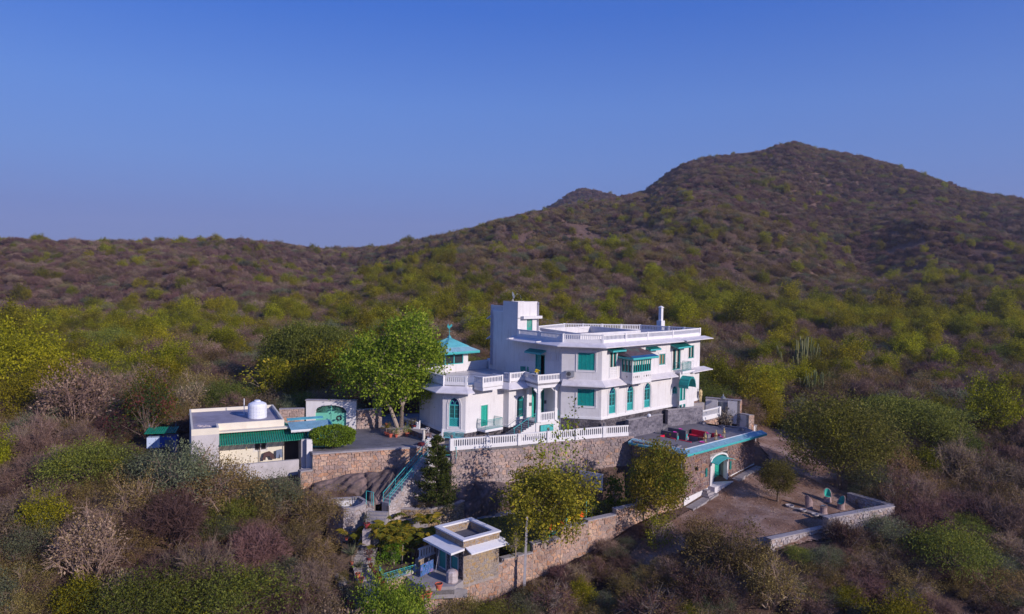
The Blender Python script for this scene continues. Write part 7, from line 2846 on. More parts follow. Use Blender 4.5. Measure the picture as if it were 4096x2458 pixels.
for a, b in ((.03, -.03), (w_.L - .06, -.03), (.03, -.67), (w_.L - .06, -.67)):
 m = MB()
 w_.box(m, a, a + .05, LZ, LZ + 1.55, b - .03, b + .02)
 m.build('leg', 'black_metal', ov)
q = zat(5, 163, 1020, LZ)
m = MB()
m.lathe([(.34, 0), (.42, .5), (.44, .5), (.36, .42), (.3, .1)], (q[0], q[1], LZ), 14)
m.build('tub', 'slate_dark', label='round dark tub with pale rim standing by the lawn edge', cat='tub')
YW = [P2(7, 1780, 395, -6.5), P2(7, 2205, 515, -6.5), P2(7, 1605, 625, -6.5)]
def down(w, k=.2):
 return lambda u: gz(*w.xy(u, 1.2)) - k
for a, b, zt, zb_, lab, mat_ in ((YW[2], YW[1], -6.5, -11.2, 'tall pale rubble wall of the yard terrace, sunlit face above the scrub', 'stone_white'),
                                 ((YW[0]), (YW[1][0] - .2, YW[1][1] + .3), -6.52, -8.0, 'low rubble wall along the far edge of the yard terrace', 'stone_white')):
 rubble_wall('yard_wall', a, b, zb_, zt, mat_, lab, .55, True, size=(.46, .3), budget=300, captop=.1, proud=.06)
w_ = Wall(YW[1], (YW[1][0] - 1.2, YW[1][1] + 2.0))
YL = [P2(7, 1600, 705, -7.6), P2(7, 1090, 815, -7.6)]
rubble_wall('yard_wall', YL[1], YL[0], -11.0, -7.6, 'stone_white', 'lower pale rubble wall of the yard, sloping into the bushes', .5, True, size=(.42, .28), budget=200, captop=.09)
yn = Wall(P2(7, 1160, 530, -7.35), P2(7, 1600, 640, -7.35))
rubble_wall('low_dry_wall', P2(7, 1160, 510, -7.35), P2(7, 1600, 620, -7.35), -8.5, -7.2, 'stone_dark', 'low dark dry stone wall beside the small round tree', .5, False, size=(.4, .2), budget=80, proud=.08)
def stump_chair(x, y, label, seat=None, low=False, face=(0, -1)):
 q = zat(7, x, y, -7.25)
 q[2] = gz(q[0], q[1]) + .02
 r = empty('stump_chair', q, label, 'chair', 'tree stump shaped seats in the yard')
 import bmesh
 n = 16
 vs, fs = [], []
 fa = math.atan2(face[1], face[0])
 prof = [(.40, 0), (.35, .15), (.33, .45), (.34, .5)]
 mb = MB()
 mb.lathe(prof, q, n)
 mb.build('stump', 'bark_stump', r)
 if not low:
  mb = MB()
  for i in range(n):
   t0, t1 = 2 * PI * i / n, 2 * PI * (i + 1) / n
   def hgt_(t):
    c = math.cos(t - fa)
    return .5 + (.62 * max(0, -c) ** .6 + .12 * (1 - max(0, c)) if c < .55 else 0)
   h0, h1 = hgt_(t0), hgt_(t1)
   if h0 <= .5 and h1 <= .5:
    continue
   R, Ri = .345, .28
   P = lambda t, rr, h: (q[0] + rr * math.cos(t), q[1] + rr * math.sin(t), q[2] + h)
   mb.hexa([P(t0, R, .45), P(t1, R, .45), P(t1, Ri, .45), P(t0, Ri, .45), P(t0, R * 1.1, h0), P(t1, R * 1.1, h1), P(t1, Ri * 1.12, h1), P(t0, Ri * 1.12, h0)])
  mb.build('backrest', 'bark_stump', r)
  if seat:
   mb = MB()
   mb.lathe([(.27, .501), (.27, .53)], q, 14)
   for i in range(n):
    t0, t1 = 2 * PI * i / n, 2 * PI * (i + 1) / n
    if math.cos(t0 - fa) < 0 and math.cos(t1 - fa) < 0:
     h0 = hgt_(t0); h1 = hgt_(t1)
     P = lambda t, rr, h: (q[0] + rr * math.cos(t), q[1] + rr * math.sin(t), q[2] + h)
     mb.hexa([P(t0, .275, .52), P(t1, .275, .52), P(t1, .25, .52), P(t0, .25, .52), P(t0, .305, h0 - .03), P(t1, .305, h1 - .03), P(t1, .28, h1 - .03), P(t0, .28, h0 - .03)])
   mb.build('painted_seat', 'teal_green', r)
 return r
simple('bark_stump', (.34, .24, .225), .9, .2, 5, dirt=(.2, .13, .12, .6))
stump_chair(1432, 520, 'stump chair with plain pinkish back, seen from behind, left of the stump table', face=(.8, .6))
stump_chair(1600, 478, 'stump chair with turquoise seat, farthest from the yard wall corner', True, face=(-.2, -1))
stump_chair(1722, 518, 'stump chair with turquoise seat nearest the yard wall corner', True, face=(-.9, -.45))
q = zat(7, 1565, 555, -7.25)
q[2] = gz(q[0], q[1])
r = empty('stump_table', q, 'round stump table with a metal bowl between the stump chairs', 'table')
m = MB()
m.lathe([(.42, 0), (.33, .2), (.30, .6), (.36, .68)], q, 14)
m.build('stump', 'bark_stump', r)
m = MB()
m.lathe([(.1, .681), (.22, .76), (.24, .78), (.18, .74)], q, 12)
m.build('bowl', 'grey_metal', label='grey metal bowl on top of the stump table', cat='bowl')
for k, (x, y, rr_) in enumerate(((1260, 520, .38), (1380, 560, .30), (1490, 600, .32))):
 q = zat(7, x, y, -7.25)
 q[2] = -7.22
 m = MB()
 m.lathe([(rr_ * .8, 0), (rr_, .08), (rr_ * 1.05, .22), (rr_ * .85, .2), (rr_ * .7, .1)], q, 12)
 m.build('stone_basin', 'cap_stone', label=['round stone basin at the foot of the small round tree', 'middle stone basin on the low dry wall', 'stone basin on the low dry wall nearest the pale wall'][k], cat='basin')
q0 = zat(8, 2185, 930, -12.2)
pb = terr_at(*zp(8, 2185, 900))
px_, py_ = lw.xy(lw.zuz(8, 2190, 800)[0], 1.3)
zb_ = gz(px_, py_)
topz = aty(*zp(8, 2222, 178), py_)[2]
bx_ = aty(*zp(8, 2187, 930), py_)[0]
tx_ = aty(*zp(8, 2222, 178), py_)[0]
m = MB()
m.tube((bx_, py_, zb_ - .3), (tx_, py_, topz), .16, .11, n=4)
up_ = m.build('utility_pole', 'pole_concrete', label='square concrete utility pole leaning in front of the stepped wall', cat='pole')
m = MB()
m.tube((tx_ - .2, py_ - .1, topz - .9), (tx_ + .2, py_ + .1, topz - .85), .02, n=4)
m.build('insulator_bar', 'black_metal', up_)
def swing(x0, y0, x1, y1, label, cols):
 a, b = P2(5, x0, y0, LZ + .5), P2(5, x1, y1, LZ + .5)
 w = Wall(a, b)
 r = empty('garden_swing', w.pt(w.L / 2, LZ), label, 'swing', 'coloured garden swing benches')
 m = MB()
 w.box(m, 0, w.L, LZ + .45, LZ + .52, 0, .5)
 m.build('seat', 'teal_dark', r)
 n = len(cols)
 for i, c in enumerate(cols):
  ua, ub = w.L * i / n, w.L * (i + 1) / n
  m = MB()
  w.extr(m, [(ua + .03, LZ + .55), (ub - .03, LZ + .55), (ub - .03, LZ + .95), ((ua + ub) / 2 + .1, LZ + 1.1), ((ua + ub) / 2 - .1, LZ + 1.1), (ua + .03, LZ + .95)], 0, .06)
  m.build('backrest', c, r)
 m = MB()
 w.box(m, -.1, w.L + .1, LZ + .52, LZ + .56, -.02, .1)
 m.build('seat_edge', 'bone_white', r)
 for uu in (-.1, w.L + .1):
  m = MB()
  m.tube(w.pt(uu, LZ, .2), w.pt(uu, LZ + 2.0, .2), .03, n=5)
  m.build('post', 'mint_paint', r)
swing(725, 1190, 875, 1135, 'yellow and orange swing bench nearest the stepped wall', ['plastic_orange', 'plastic_yellow', 'plastic_yellow', 'plastic_orange'])
swing(900, 1100, 1075, 1040, 'yellow and orange swing bench farther right under the tree', ['plastic_yellow', 'plastic_orange', 'plastic_yellow', 'plastic_orange'])
q = aty(*zp(5, 1150, 670), 66.5)
w_ = Wall((q[0] - 1.0, 67.2), (q[0] + 1.0, 65.8))
m = MB()
w_.box(m, 0, w_.L, q[2] - .75, q[2] + .75, 0, .06)
sb_ = m.build('white_board', 'old_white', label='weathered white board standing in the shade behind the leafless tree', cat='board')
m = MB()
for a, b, c, d in ((1.2, 1.3, -.2, .35), (1.45, 1.75, .1, .4), (1.3, 1.6, -.5, -.2)):
 w_.box(m, a, b, q[2] + c, q[2] + d, .061, .068)
m.build('patch', 'slate_tile', sb_)
def pot(x, y, z, s, label, mat='terracotta', plant_=None, group='clay pots in the garden', name='clay_pot'):
 r = empty(name, (x, y, z), label, 'pot', group)
 m = MB()
 m.lathe([(.13 * s, 0), (.2 * s, .30 * s), (.235 * s, .30 * s), (.235 * s, .37 * s), (.2 * s, .37 * s), (.19 * s, .30 * s)], (x, y, z), 12)
 m.build('body', mat, r)
 m = MB()
 m.lathe([(.185 * s, .28 * s), (.18 * s, .325 * s)], (x, y, z), 10)
 m.build('soil', 'potting_soil', r)
 if plant_:
  kind_, h_, mt = plant_
  rs = np.random.RandomState(int(abs(x * 100 + y * 10)) % 9999)
  z1 = z + .32 * s
  if kind_ == 'rosette':
   n = 60
   az = rs.uniform(0, 6.28, n)
   el = rs.uniform(.05, 1.3, n)
   d = np.stack([np.cos(az) * np.cos(el), np.sin(az) * np.cos(el), np.sin(el)], 1)
   P0 = np.tile([x, y, z1 + h_ * .5], (n, 1))
   V = strip(P0, P0 + d * h_ * rs.uniform(.6, 1, (n, 1)), .03, .004, rs)
   me = quads_mesh('leaves', V, rs.uniform(0, 1, n), mt)
   mm = MB()
   mm.tube((x, y, z1 - .05), (x, y, z1 + h_ * .55), .03, n=5)
   mm.build('stem', 'bark_pale', r)
  else:
   n = 220 if kind_ == 'bush' else 60
   P = rs.normal(size=(n, 3)) * h_ * np.array([.28, .28, .25]) + np.array([x, y, z1 + h_ * .55])
   V = leaf_quads(rs, P, .10, .55)
   me = quads_mesh('leaves', V, rs.beta(2, 2, n), mt)
   mm = MB()
   for i in range(5):
    mm.tube((x, y, z1 - .05), tuple(P[i * 7]), .012, n=4)
   mm.build('stem', 'bark_brown', r)
  V4 = np.empty(len(me.vertices) * 3, np.float32)
  me.vertices.foreach_get('co', V4)
  V4 = V4.reshape(-1, 3) - np.array([x, y, z], np.float32)
  me.vertices.foreach_set('co', V4.ravel())
  o = bpy.data.objects.new('leaves', me)
  COL.objects.link(o)
  o.parent = r
 return r
def potp(v, px, py, z, s, label, **k):
 q = P2(v, px, py, z)
 return pot(q[0], q[1], z, s, label, **k)
bush, ros, sp_ = 'bush', 'rosette', 'sparse'
potp(13, 587, 348, -6.93, .95, 'leftmost clay pot of the row on the stone ledge', plant_=(sp_, .4, 'leaf_olive'))
potp(13, 665, 345, -6.93, 1, 'second clay pot of the ledge row, with reddish leaves', plant_=(bush, .5, 'leaf_red'))
potp(13, 755, 338, -6.93, .95, 'middle clay pot of the ledge row', plant_=(sp_, .35, 'leaf_tan'))
potp(13, 832, 330, -6.93, 1, 'fourth clay pot of the ledge row, with brown leaves', plant_=(bush, .45, 'leaf_red'))
potp(13, 910, 322, -6.93, 1.05, 'rightmost clay pot of the ledge row, with a bare twig', plant_=(sp_, .8, 'leaf_olive'))
potp(13, 343, 478, -6.35, 1.15, 'dark red pot with green shrub on a pedestal by the steps', mat='terracotta_dark', plant_=(bush, .95, 'leaf_greygreen'))
m = MB()
q = P2(13, 343, 490, -6.35)
m.box(q[0] - .3, q[0] + .3, q[1] - .3, q[1] + .3, -7.6, -6.37)
m.build('stone_pedestal', 'stone_white', label='square stone pedestal under the dark red pot by the steps', cat='pedestal')
potp(13, 195, 595, -7.5, .75, 'small clay pot on the bank left of the steps, nearer the steps', plant_=(sp_, .4, 'leaf_olive'))
potp(13, 103, 615, -7.5, .75, 'small clay pot on the bank left of the steps, by the dry bushes', plant_=(sp_, .4, 'leaf_olive'))
potp(13, 170, 905, -8.9, .7, 'clay pot under the topmost spiky rosette plant', plant_=(ros, 1.2, 'leaf_greygreen'))
potp(13, 238, 1055, -9.3, .95, 'clay pot with spiky rosette beside the shaded path', plant_=(ros, 1.0, 'leaf_greygreen'))
potp(13, 278, 1110, -9.35, 1.0, 'clay pot with dry shrub at the path edge, right of the rosette pot', plant_=(sp_, .8, 'leaf_olive'))
potp(13, 155, 1400, -9.8, 1.15, 'dark red pot with pale stemmed shrub near the stepped garden wall', mat='terracotta_dark', plant_=(bush, 1.3, 'leaf_greygreen'))
potp(13, 465, 1055, -9.2, 1.15, 'red pot with bright yellow green citrus shrub', mat='terracotta_dark', plant_=(bush, 1.25, 'leaf_peepal'))
potp(13, 497, 1090, -9.25, .95, 'red pot between the citrus shrub and the turquoise rail corner', mat='terracotta_dark', plant_=(sp_, .3, 'leaf_red'))
potp(13, 520, 1145, -9.3, 1.15, 'empty dark red pot at the turquoise rail corner', mat='terracotta_dark')
potp(13, 413, 985, -9.1, .85, 'red pot behind the citrus shrub, lower of the shaded edge pots', mat='terracotta_dark', plant_=(sp_, .5, 'leaf_red'))
potp(13, 385, 940, -9.0, .8, 'red pot in shade at the path edge, middle of three', mat='terracotta_dark', plant_=(sp_, .6, 'leaf_red'))
potp(13, 370, 865, -8.8, .8, 'red pot with red cordyline at the top of the shaded path edge', mat='terracotta_dark', plant_=(bush, .9, 'leaf_red'))
potp(13, 985, 1310, -9.15, 1.15, 'left clay pot on the lowest wall coping', plant_=(sp_, .5, 'leaf_red'))
potp(13, 1066, 1290, -9.1, 1.15, 'right clay pot on the lowest wall coping', plant_=(sp_, .6, 'leaf_red'))
potp(8, 1250, 990, -8.8, 1.3, 'large empty clay pot on the wall coping before the hut')
cz0 = GZ_
potp(12, 325, 690, cz0, 1.0, 'clay pot at the planter corner facing the court', plant_=(sp_, .8, 'leaf_olive'), group='clay pots on the court')
potp(12, 450, 690, cz0, .8, 'pale clay pot with dark round shrub before the tree planter', plant_=(bush, .7, 'leaf_feathery'), group='clay pots on the court')
potp(12, 680, 668, cz0, .95, 'clay pot with bright green fern right of the tree planter', plant_=(bush, .7, 'leaf_peepal'), group='clay pots on the court')
potp(12, 240, 655, cz0, 1.0, 'clay pot with long grassy leaves at the shaded planter side', plant_=(ros, .9, 'leaf_palm'), group='clay pots on the court')
potp(12, 240, 435, -1.0, .6, 'small clay pot on the back left of the tree planter', group='clay pots on the court')
potp(12, 650, 440, -1.3, .9, 'red pot in front of the shaded balustrade, left one', mat='terracotta_dark', plant_=(sp_, .4, 'leaf_olive'), group='clay pots on the court')
potp(12, 755, 490, -1.3, .9, 'red pot in front of the shaded balustrade, middle one', mat='terracotta_dark', plant_=(bush, .6, 'leaf_olive'), group='clay pots on the court')
potp(12, 850, 520, -1.3, 1.2, 'red pot in front of the shaded balustrade, nearest the wing', mat='terracotta_dark', plant_=(bush, .6, 'leaf_olive'), group='clay pots on the court')
tpl = [P2(12, 385, 545, -1.05), P2(12, 690, 505, -1.05), P2(12, 640, 440, -1.05), P2(12, 130, 430, -1.05), P2(12, 120, 470, -1.05)]
tp_ = empty('tree_planter', (*tpl[0], cz0), 'raised rubble planter round the big tree on the court', 'planter')
m = MB()
m.prism(tpl, cz0, -1.08)
m.build('soil', 'cap_stone', tp_)
for i in (0, 4):
 w_ = Wall(tpl[i] if i == 0 else tpl[4], tpl[(i + 1) % 5] if i == 0 else tpl[0])
 m = MB()
 w_.box(m, 0, w_.L, cz0, -1.06, -.2, .02)
 m.build('core', 'mortar', tp_)
 stones(w_, 0, w_.L, cz0, -1.08, tp_, 'stone_pink', (.3, .2), 50, .025, base_off=.02)
w_ = Wall(P2(12, 580, 245, -.5), P2(12, 905, 370, -.5))
rb = empty('court_balustrade', w_.pt(w_.L / 2, cz0), 'shaded white balustrade between the big tree and the wing', 'balustrade')
balustrade(w_, 0, w_.L, cz0 - .3, -1.3, -.5, rb, posts=(0,), pitch=.23, name='balustrade_section')
w_ = Wall(P2(12, 700, 505, -1.25), P2(12, 1300, 740, -1.25))
r, _ = rubble_wall('seat_wall', w_.xy(0), w_.xy(w_.L), cz0 - .2, -1.25, 'stone_brown', 'low rubble kerb wall with scrolled white ends below the wing', .9, True, size=(.34, .22), budget=60, captop=.06)
for x, y in ((890, 500), (1375, 680)):
 q = P2(12, x, y, -1.2)
 ww = Wall((q[0] - .4, q[1] - .1), (q[0] + .4, q[1] - .35))
 m = MB()
 ww.extr(m, [(0, -1.2), (.75, -1.2), (.75, -.35), (.68, -.5), (.62, -.75), (.45, -.88), (.38, -1.02), (.15, -1.05)], -.12, .1)
 m.build('scroll_end', 'white_rail', r)
q = P2(12, 1035, 765, cz0)
m = MB()
m.lathe([(.2, 0), (.2, .1), (.14, .16), (.13, 1.05), (.2, 1.12)], (*q, cz0), 12)
c_ = m.build('pedestal', 'bone_white', label='cream fluted pedestal at the court edge by the kerb wall', cat='pedestal')
m = MB()
m.box(q[0] - .28, q[0] + .28, q[1] - .22, q[1] + .22, cz0 + 1.12, cz0 + 1.19)
m.build('table_top', 'bone_white', c_)
def skin_body(name, verts, edges, radii, mat, parent=None, sub=1, loc=(0, 0, 0), rot=0, **kw):
 me = bpy.data.meshes.new(name)
 me.from_pydata(verts, edges, [])
 o = bpy.data.objects.new(name, me)
 COL.objects.link(o)
 o.location = loc
 o.rotation_euler = (0, 0, rot)
 if parent is not None:
  o.parent = parent
 md = o.modifiers.new('skin', 'SKIN')
 md.use_smooth_shade = True
 for i, r in enumerate(radii):
  me.skin_vertices[0].data[i].radius = (r, r) if not isinstance(r, tuple) else r
 me.skin_vertices[0].data[0].use_root = True
 o.modifiers.new('sub', 'SUBSURF').levels = sub
 o.modifiers['sub'].render_levels = sub
 dg = bpy.context.evaluated_depsgraph_get()
 ev = o.evaluated_get(dg)
 m2 = bpy.data.meshes.new_from_object(ev)
 o.modifiers.clear()
 o.data = m2
 m2.materials.clear()
 m2.materials.append(MATS[mat])
 return tag(o, **kw)
q = zat(12, 1100, 600, -1.0)
skin_body('elephant_statue', [(0, 0, .42), (.22, 0, .44), (.38, 0, .52), (.52, 0, .40), (.56, 0, .2), (-.2, 0, .42), (.2, .1, .2), (.2, .1, 0), (.2, -.1, .2), (.2, -.1, 0), (-.2, .1, .2), (-.2, .1, 0), (-.2, -.1, .2), (-.2, -.1, 0), (.34, .2, .5), (.34, -.2, .5)],
          [(0, 1), (1, 2), (2, 3), (3, 4), (0, 5), (1, 6), (6, 7), (1, 8), (8, 9), (5, 10), (10, 11), (5, 12), (12, 13), (2, 14), (2, 15)],
          [.17, .16, .13, .05, .03, .16, .07, .06, .07, .06, .07, .06, .07, .06, .05, .05], 'teal_stone' if 'teal_stone' in MATS else 'cap_stone', loc=q, rot=-1.2,
          label='grey green elephant statue standing on the kerb wall', cat='statue')
m = MB()
q2 = P2(12, 1125, 600, -1.0)
m.box(q2[0] - .45, q2[0] + .3, q2[1] - .3, q2[1] + .3, -1.2, -1.01)
m.build('statue_block', 'stone_brown', label='square stone block under the elephant statue', cat='block')
q = zat(12, 1055, 850, cz0)
skin_body('dog_statue', [(0, 0, .28), (.25, 0, .42), (.42, 0, .5), (-.25, 0, .2), (.2, .1, .0), (.2, -.1, 0), (-.2, .12, 0), (-.2, -.12, 0)], [(0, 1), (1, 2), (0, 3), (1, 4), (1, 5), (3, 6), (3, 7)],
          [.17, .15, .1, .17, .06, .06, .08, .08], 'bone_white', loc=q, rot=-.8, label='small cream animal statue beside the white stair post', cat='statue')
q = zat(12, 980, 862, cz0)
m = MB()
m.lathe([(.34, 0), (.38, .12), (.3, .26), (.1, .3)], (q[0], q[1], cz0), 14)
m.build('floor_cushion', 'maroon', label='round maroon cushion lying at the court edge', cat='cushion')
for x, lab in ((1560, 'left ornate turquoise garden bench behind the balustrade'), (1740, 'right ornate turquoise garden bench behind the balustrade')):
 q = P2(12, x, 800, cz0)
 ww = Wall((q[0] - .55, q[1] + .1), (q[0] + .55, q[1] - .05))
 r = empty('garden_bench', (*q, cz0), lab, 'bench', 'ornate turquoise benches below the wing')
 m = MB()
 ww.box(m, 0, 1.1, cz0 + .42, cz0 + .46, -.4, 0)
 m.build('seat', 'turquoise_sheet', r)
 m = MB()
 for i in range(9):
  u = i * 1.05 / 8
  m.tube(ww.pt(u, cz0 + .45, -.42), ww.pt(min(1.08, u + .13), cz0 + .85, -.44), .014, n=4)
  m.tube(ww.pt(min(1.08, u + .13), cz0 + .45, -.42), ww.pt(u, cz0 + .85, -.44), .014, n=4)
 m.path([ww.pt(0, cz0 + .85, -.44), ww.pt(.55, cz0 + .95, -.44), ww.pt(1.1, cz0 + .85, -.44)], .025, 5)
 m.build('backrest', 'turquoise_sheet', r)
 for a, b in ((.03, -.03), (1.05, -.03), (.03, -.4), (1.05, -.4)):
  m = MB()
  m.tube(ww.pt(a, cz0, b), ww.pt(a, cz0 + .45, b), .022, n=5)
  m.build('leg', 'turquoise_sheet', r)
u, z = WS.zuz(10, 955, 308)
ac = empty('air_conditioner', WS.pt(u, z - .3, .2), 'grey outdoor air conditioner unit on the villa wall beside the shutters', 'air conditioner')
m = MB()
WS.box(m, u - .42, u + .42, z - .3, z + .3, .06, .38)
m.build('casing', 'ac_grey', ac)
m = MB()
WS.extr(m, [(u - .12 + .23 * math.cos(2 * PI * i / 16), z + .23 * math.sin(2 * PI * i / 16)) for i in range(16)], .381, .395)
fg = m.build('fan_grille', 'black_metal', ac)
m = MB()
for rr_ in (.08, .15, .21):
 pts_ = [WS.pt(u - .12 + rr_ * math.cos(2 * PI * i / 12), z + rr_ * math.sin(2 * PI * i / 12), .40) for i in range(13)]
 m.path(pts_, .008, 4)
m.build('guard', 'ac_grey', fg, kind='stuff')
m = MB()
for s_ in (-.3, .3):
 WS.box(m, u + s_ - .02, u + s_ + .02, z - .36, z - .3, 0, .4)
m.build('wall_bracket', 'black_metal', ac)
q = WT.xy(uTb + .9, -.7)
sdh = empty('satellite_dish', (*q, 11.25), 'grey satellite dish on the stair tower roof', 'satellite dish')
m = MB()
m.tube((*q, 11.2), (*q, 11.95), .03, n=5)
m.tube((q[0] - .35, q[1], 11.25), (*q, 11.75), .018, n=4)
m.tube((q[0] + .1, q[1] - .3, 11.25), (*q, 11.75), .018, n=4)
m.build('mast', 'white_rail', sdh)
m = MB()
cD = Vector((q[0], q[1], 12.2))
nrm = Vector((.85, -.25, .25)).normalized()
ua_ = nrm.orthogonal().normalized()
wb_ = nrm.cross(ua_)
ringv = []
for k, (rr_, dd) in enumerate(((0.01, -.09), (.16, -.075), (.3, -.03), (.4, .02))):
 ringv.append([cD + (ua_ * math.cos(2 * PI * i / 16) + wb_ * math.sin(2 * PI * i / 16)) * rr_ + nrm * dd for i in range(16)])
vs = [p for r_ in ringv for p in r_]
fs = [(k * 16 + i, k * 16 + (i + 1) % 16, (k + 1) * 16 + (i + 1) % 16, (k + 1) * 16 + i) for k in range(3) for i in range(16)]
m.add(vs, fs)
m.build('dish', 'grey_metal', sdh)
m = MB()
m.path([cD - wb_ * .38, cD + nrm * .45], .015, 4)
m.tube(cD + nrm * .42, cD + nrm * .52, .04, n=6)
m.build('receiver_arm', 'bone_white', sdh)
m = MB()
p0 = Vector((*WT.xy(uT1 - .5, -1.0), 11.25))
m.path([p0, p0 + Vector((-.15, 0, .5)), p0 + Vector((-.2, 0, .9)), p0 + Vector((-.45, .1, 1.15))], .012, 4)
m.path([p0 + Vector((.1, .3, 0)), p0 + Vector((-.2, .3, .6)), p0 + Vector((-.3, .3, 1.0))], .012, 4)
m.build('antenna_wire', 'grey_metal', label='thin bent antenna wires on the stair tower roof', cat='antenna')
for a_, b_, lab in (((*TL.xy(TL.L, 0), 9.8), (*WU.xy(WU.L * .6, 0), 8.6), 'thin cable sagging from the stair tower across the roof'),):
 a_, b_ = Vector(a_), Vector(b_)
 m = MB()
 m.path([a_.lerp(b_, t / 10) - Vector((0, 0, 1.2 * math.sin(PI * t / 10))) for t in range(11)], .012, 4)
 m.build('cable', 'grey_metal', label=lab, cat='cable')
q = zat(1, 775, 680, TZ_)
lgx = empty('sun_lounger', (q[0], q[1], TZ_), 'white plastic sun lounger on the terrace beside the shaded wall', 'sun lounger')
ww = Wall((q[0] - .9, q[1] + .9), (q[0] + .9, q[1] - .9))
m = MB()
ww.box(m, .7, 1.9, TZ_ + .28, TZ_ + .34, -.6, 0)
m.build('seat', 'white_rail', lgx)
m = MB()
m.hexa([ww.pt(.1, TZ_ + .75, 0), ww.pt(.72, TZ_ + .28, 0), ww.pt(.72, TZ_ + .28, -.6), ww.pt(.1, TZ_ + .75, -.6), ww.pt(.13, TZ_ + .8, 0), ww.pt(.74, TZ_ + .34, 0), ww.pt(.74, TZ_ + .34, -.6), ww.pt(.13, TZ_ + .8, -.6)])
m.build('backrest', 'white_rail', lgx)
for a in (.5, 1.6):
 for b in (-.05, -.55):
  m = MB()
  ww.box(m, a, a + .07, TZ_, TZ_ + .29, b - .03, b + .03)
  m.build('leg', 'white_rail', lgx)
def cushion(v, x, y, rot, label, nm='cushion_seat'):
 q = P2(v, x, y, TZ_)
 w = Wall((q[0] - .38 * math.cos(rot), q[1] - .38 * math.sin(rot)), (q[0] + .38 * math.cos(rot), q[1] + .38 * math.sin(rot)))
 r = empty(nm, (*q, TZ_), label, 'chair', 'teal cushioned terrace chairs')
 m = MB()
 w.box(m, 0, .76, TZ_ + .3, TZ_ + .44, 0, .6)
 m.build('seat', 'teal_cloth', r)
 m = MB()
 w.extr(m, [(.02, TZ_ + .44), (.74, TZ_ + .44), (.78, TZ_ + .98), (.4, TZ_ + .93), (-.02, TZ_ + .98)], -.02, .14)
 m.build('back_cushion', 'teal_cloth', r)
 for a in (.05, .66):
  for b in (.05, .52):
   m = MB()
   w.box(m, a, a + .05, TZ_, TZ_ + .3, b, b + .05)
   m.build('leg', 'wood_brown', r)
cushion(10, 185, 335, .15, 'teal cushioned terrace chair, leftmost of three')
cushion(10, 295, 345, .0, 'teal cushioned terrace chair, middle, in front of the two dark heads')
cushion(10, 405, 325, 1.0, 'teal cushioned terrace chair right of the yellow flowers')
q = P2(10, 420, 380, TZ_ + .45)
tb2 = empty('terrace_table', (*q, TZ_), 'low terrace table laid with food before the teal chairs', 'table')
m = MB()
m.lathe([(.55, .68), (.55, .72)], (*q, TZ_), 16)
m.build('table_top', 'wood_brown', tb2)
m = MB()
m.lathe([(.25, 0), (.06, .05), (.05, .68)], (*q, TZ_), 8)
m.build('pedestal', 'wood_brown', tb2)
m = MB()
m.lathe([(.05, .72), (.08, .82), (.05, .95), (.07, 1.0)], (q[0] - .12, q[1], TZ_), 8)
vz = m.build('flower_vase', 'white_rail', label='white vase with yellow flowers on the terrace table', cat='vase')
rs = np.random.RandomState(9)
P = rs.normal(size=(60, 3)) * .09 + np.array([q[0] - .12, q[1], TZ_ + 1.12])
me = quads_mesh('flowers', leaf_quads(rs, P, .12, .8), rs.uniform(0, 1, 60), 'yellow_flower')
V4 = np.empty(len(me.vertices) * 3, np.float32)
o = bpy.data.objects.new('flowers', me)
COL.objects.link(o)
o.parent = vz
for dx, dy, mt in ((.15, -.2, 'terracotta'), (.3, .05, 'bone_white'), (.28, -.18, 'wood_brown'), (-.35, -.15, 'white_rail')):
 m = MB()
 m.lathe([(.05, .72), (.1, .76), (.09, .78)], (q[0] + dx, q[1] + dy, TZ_), 8)
 m.build('food_bowl', mt, label={'terracotta': 'small red brown bowl on the terrace table', 'bone_white': 'small cream bowl on the terrace table', 'wood_brown': 'small dark wooden bowl on the terrace table',
                                     'white_rail': 'small white dish left of the vase on the terrace table'}[mt], cat='bowl')
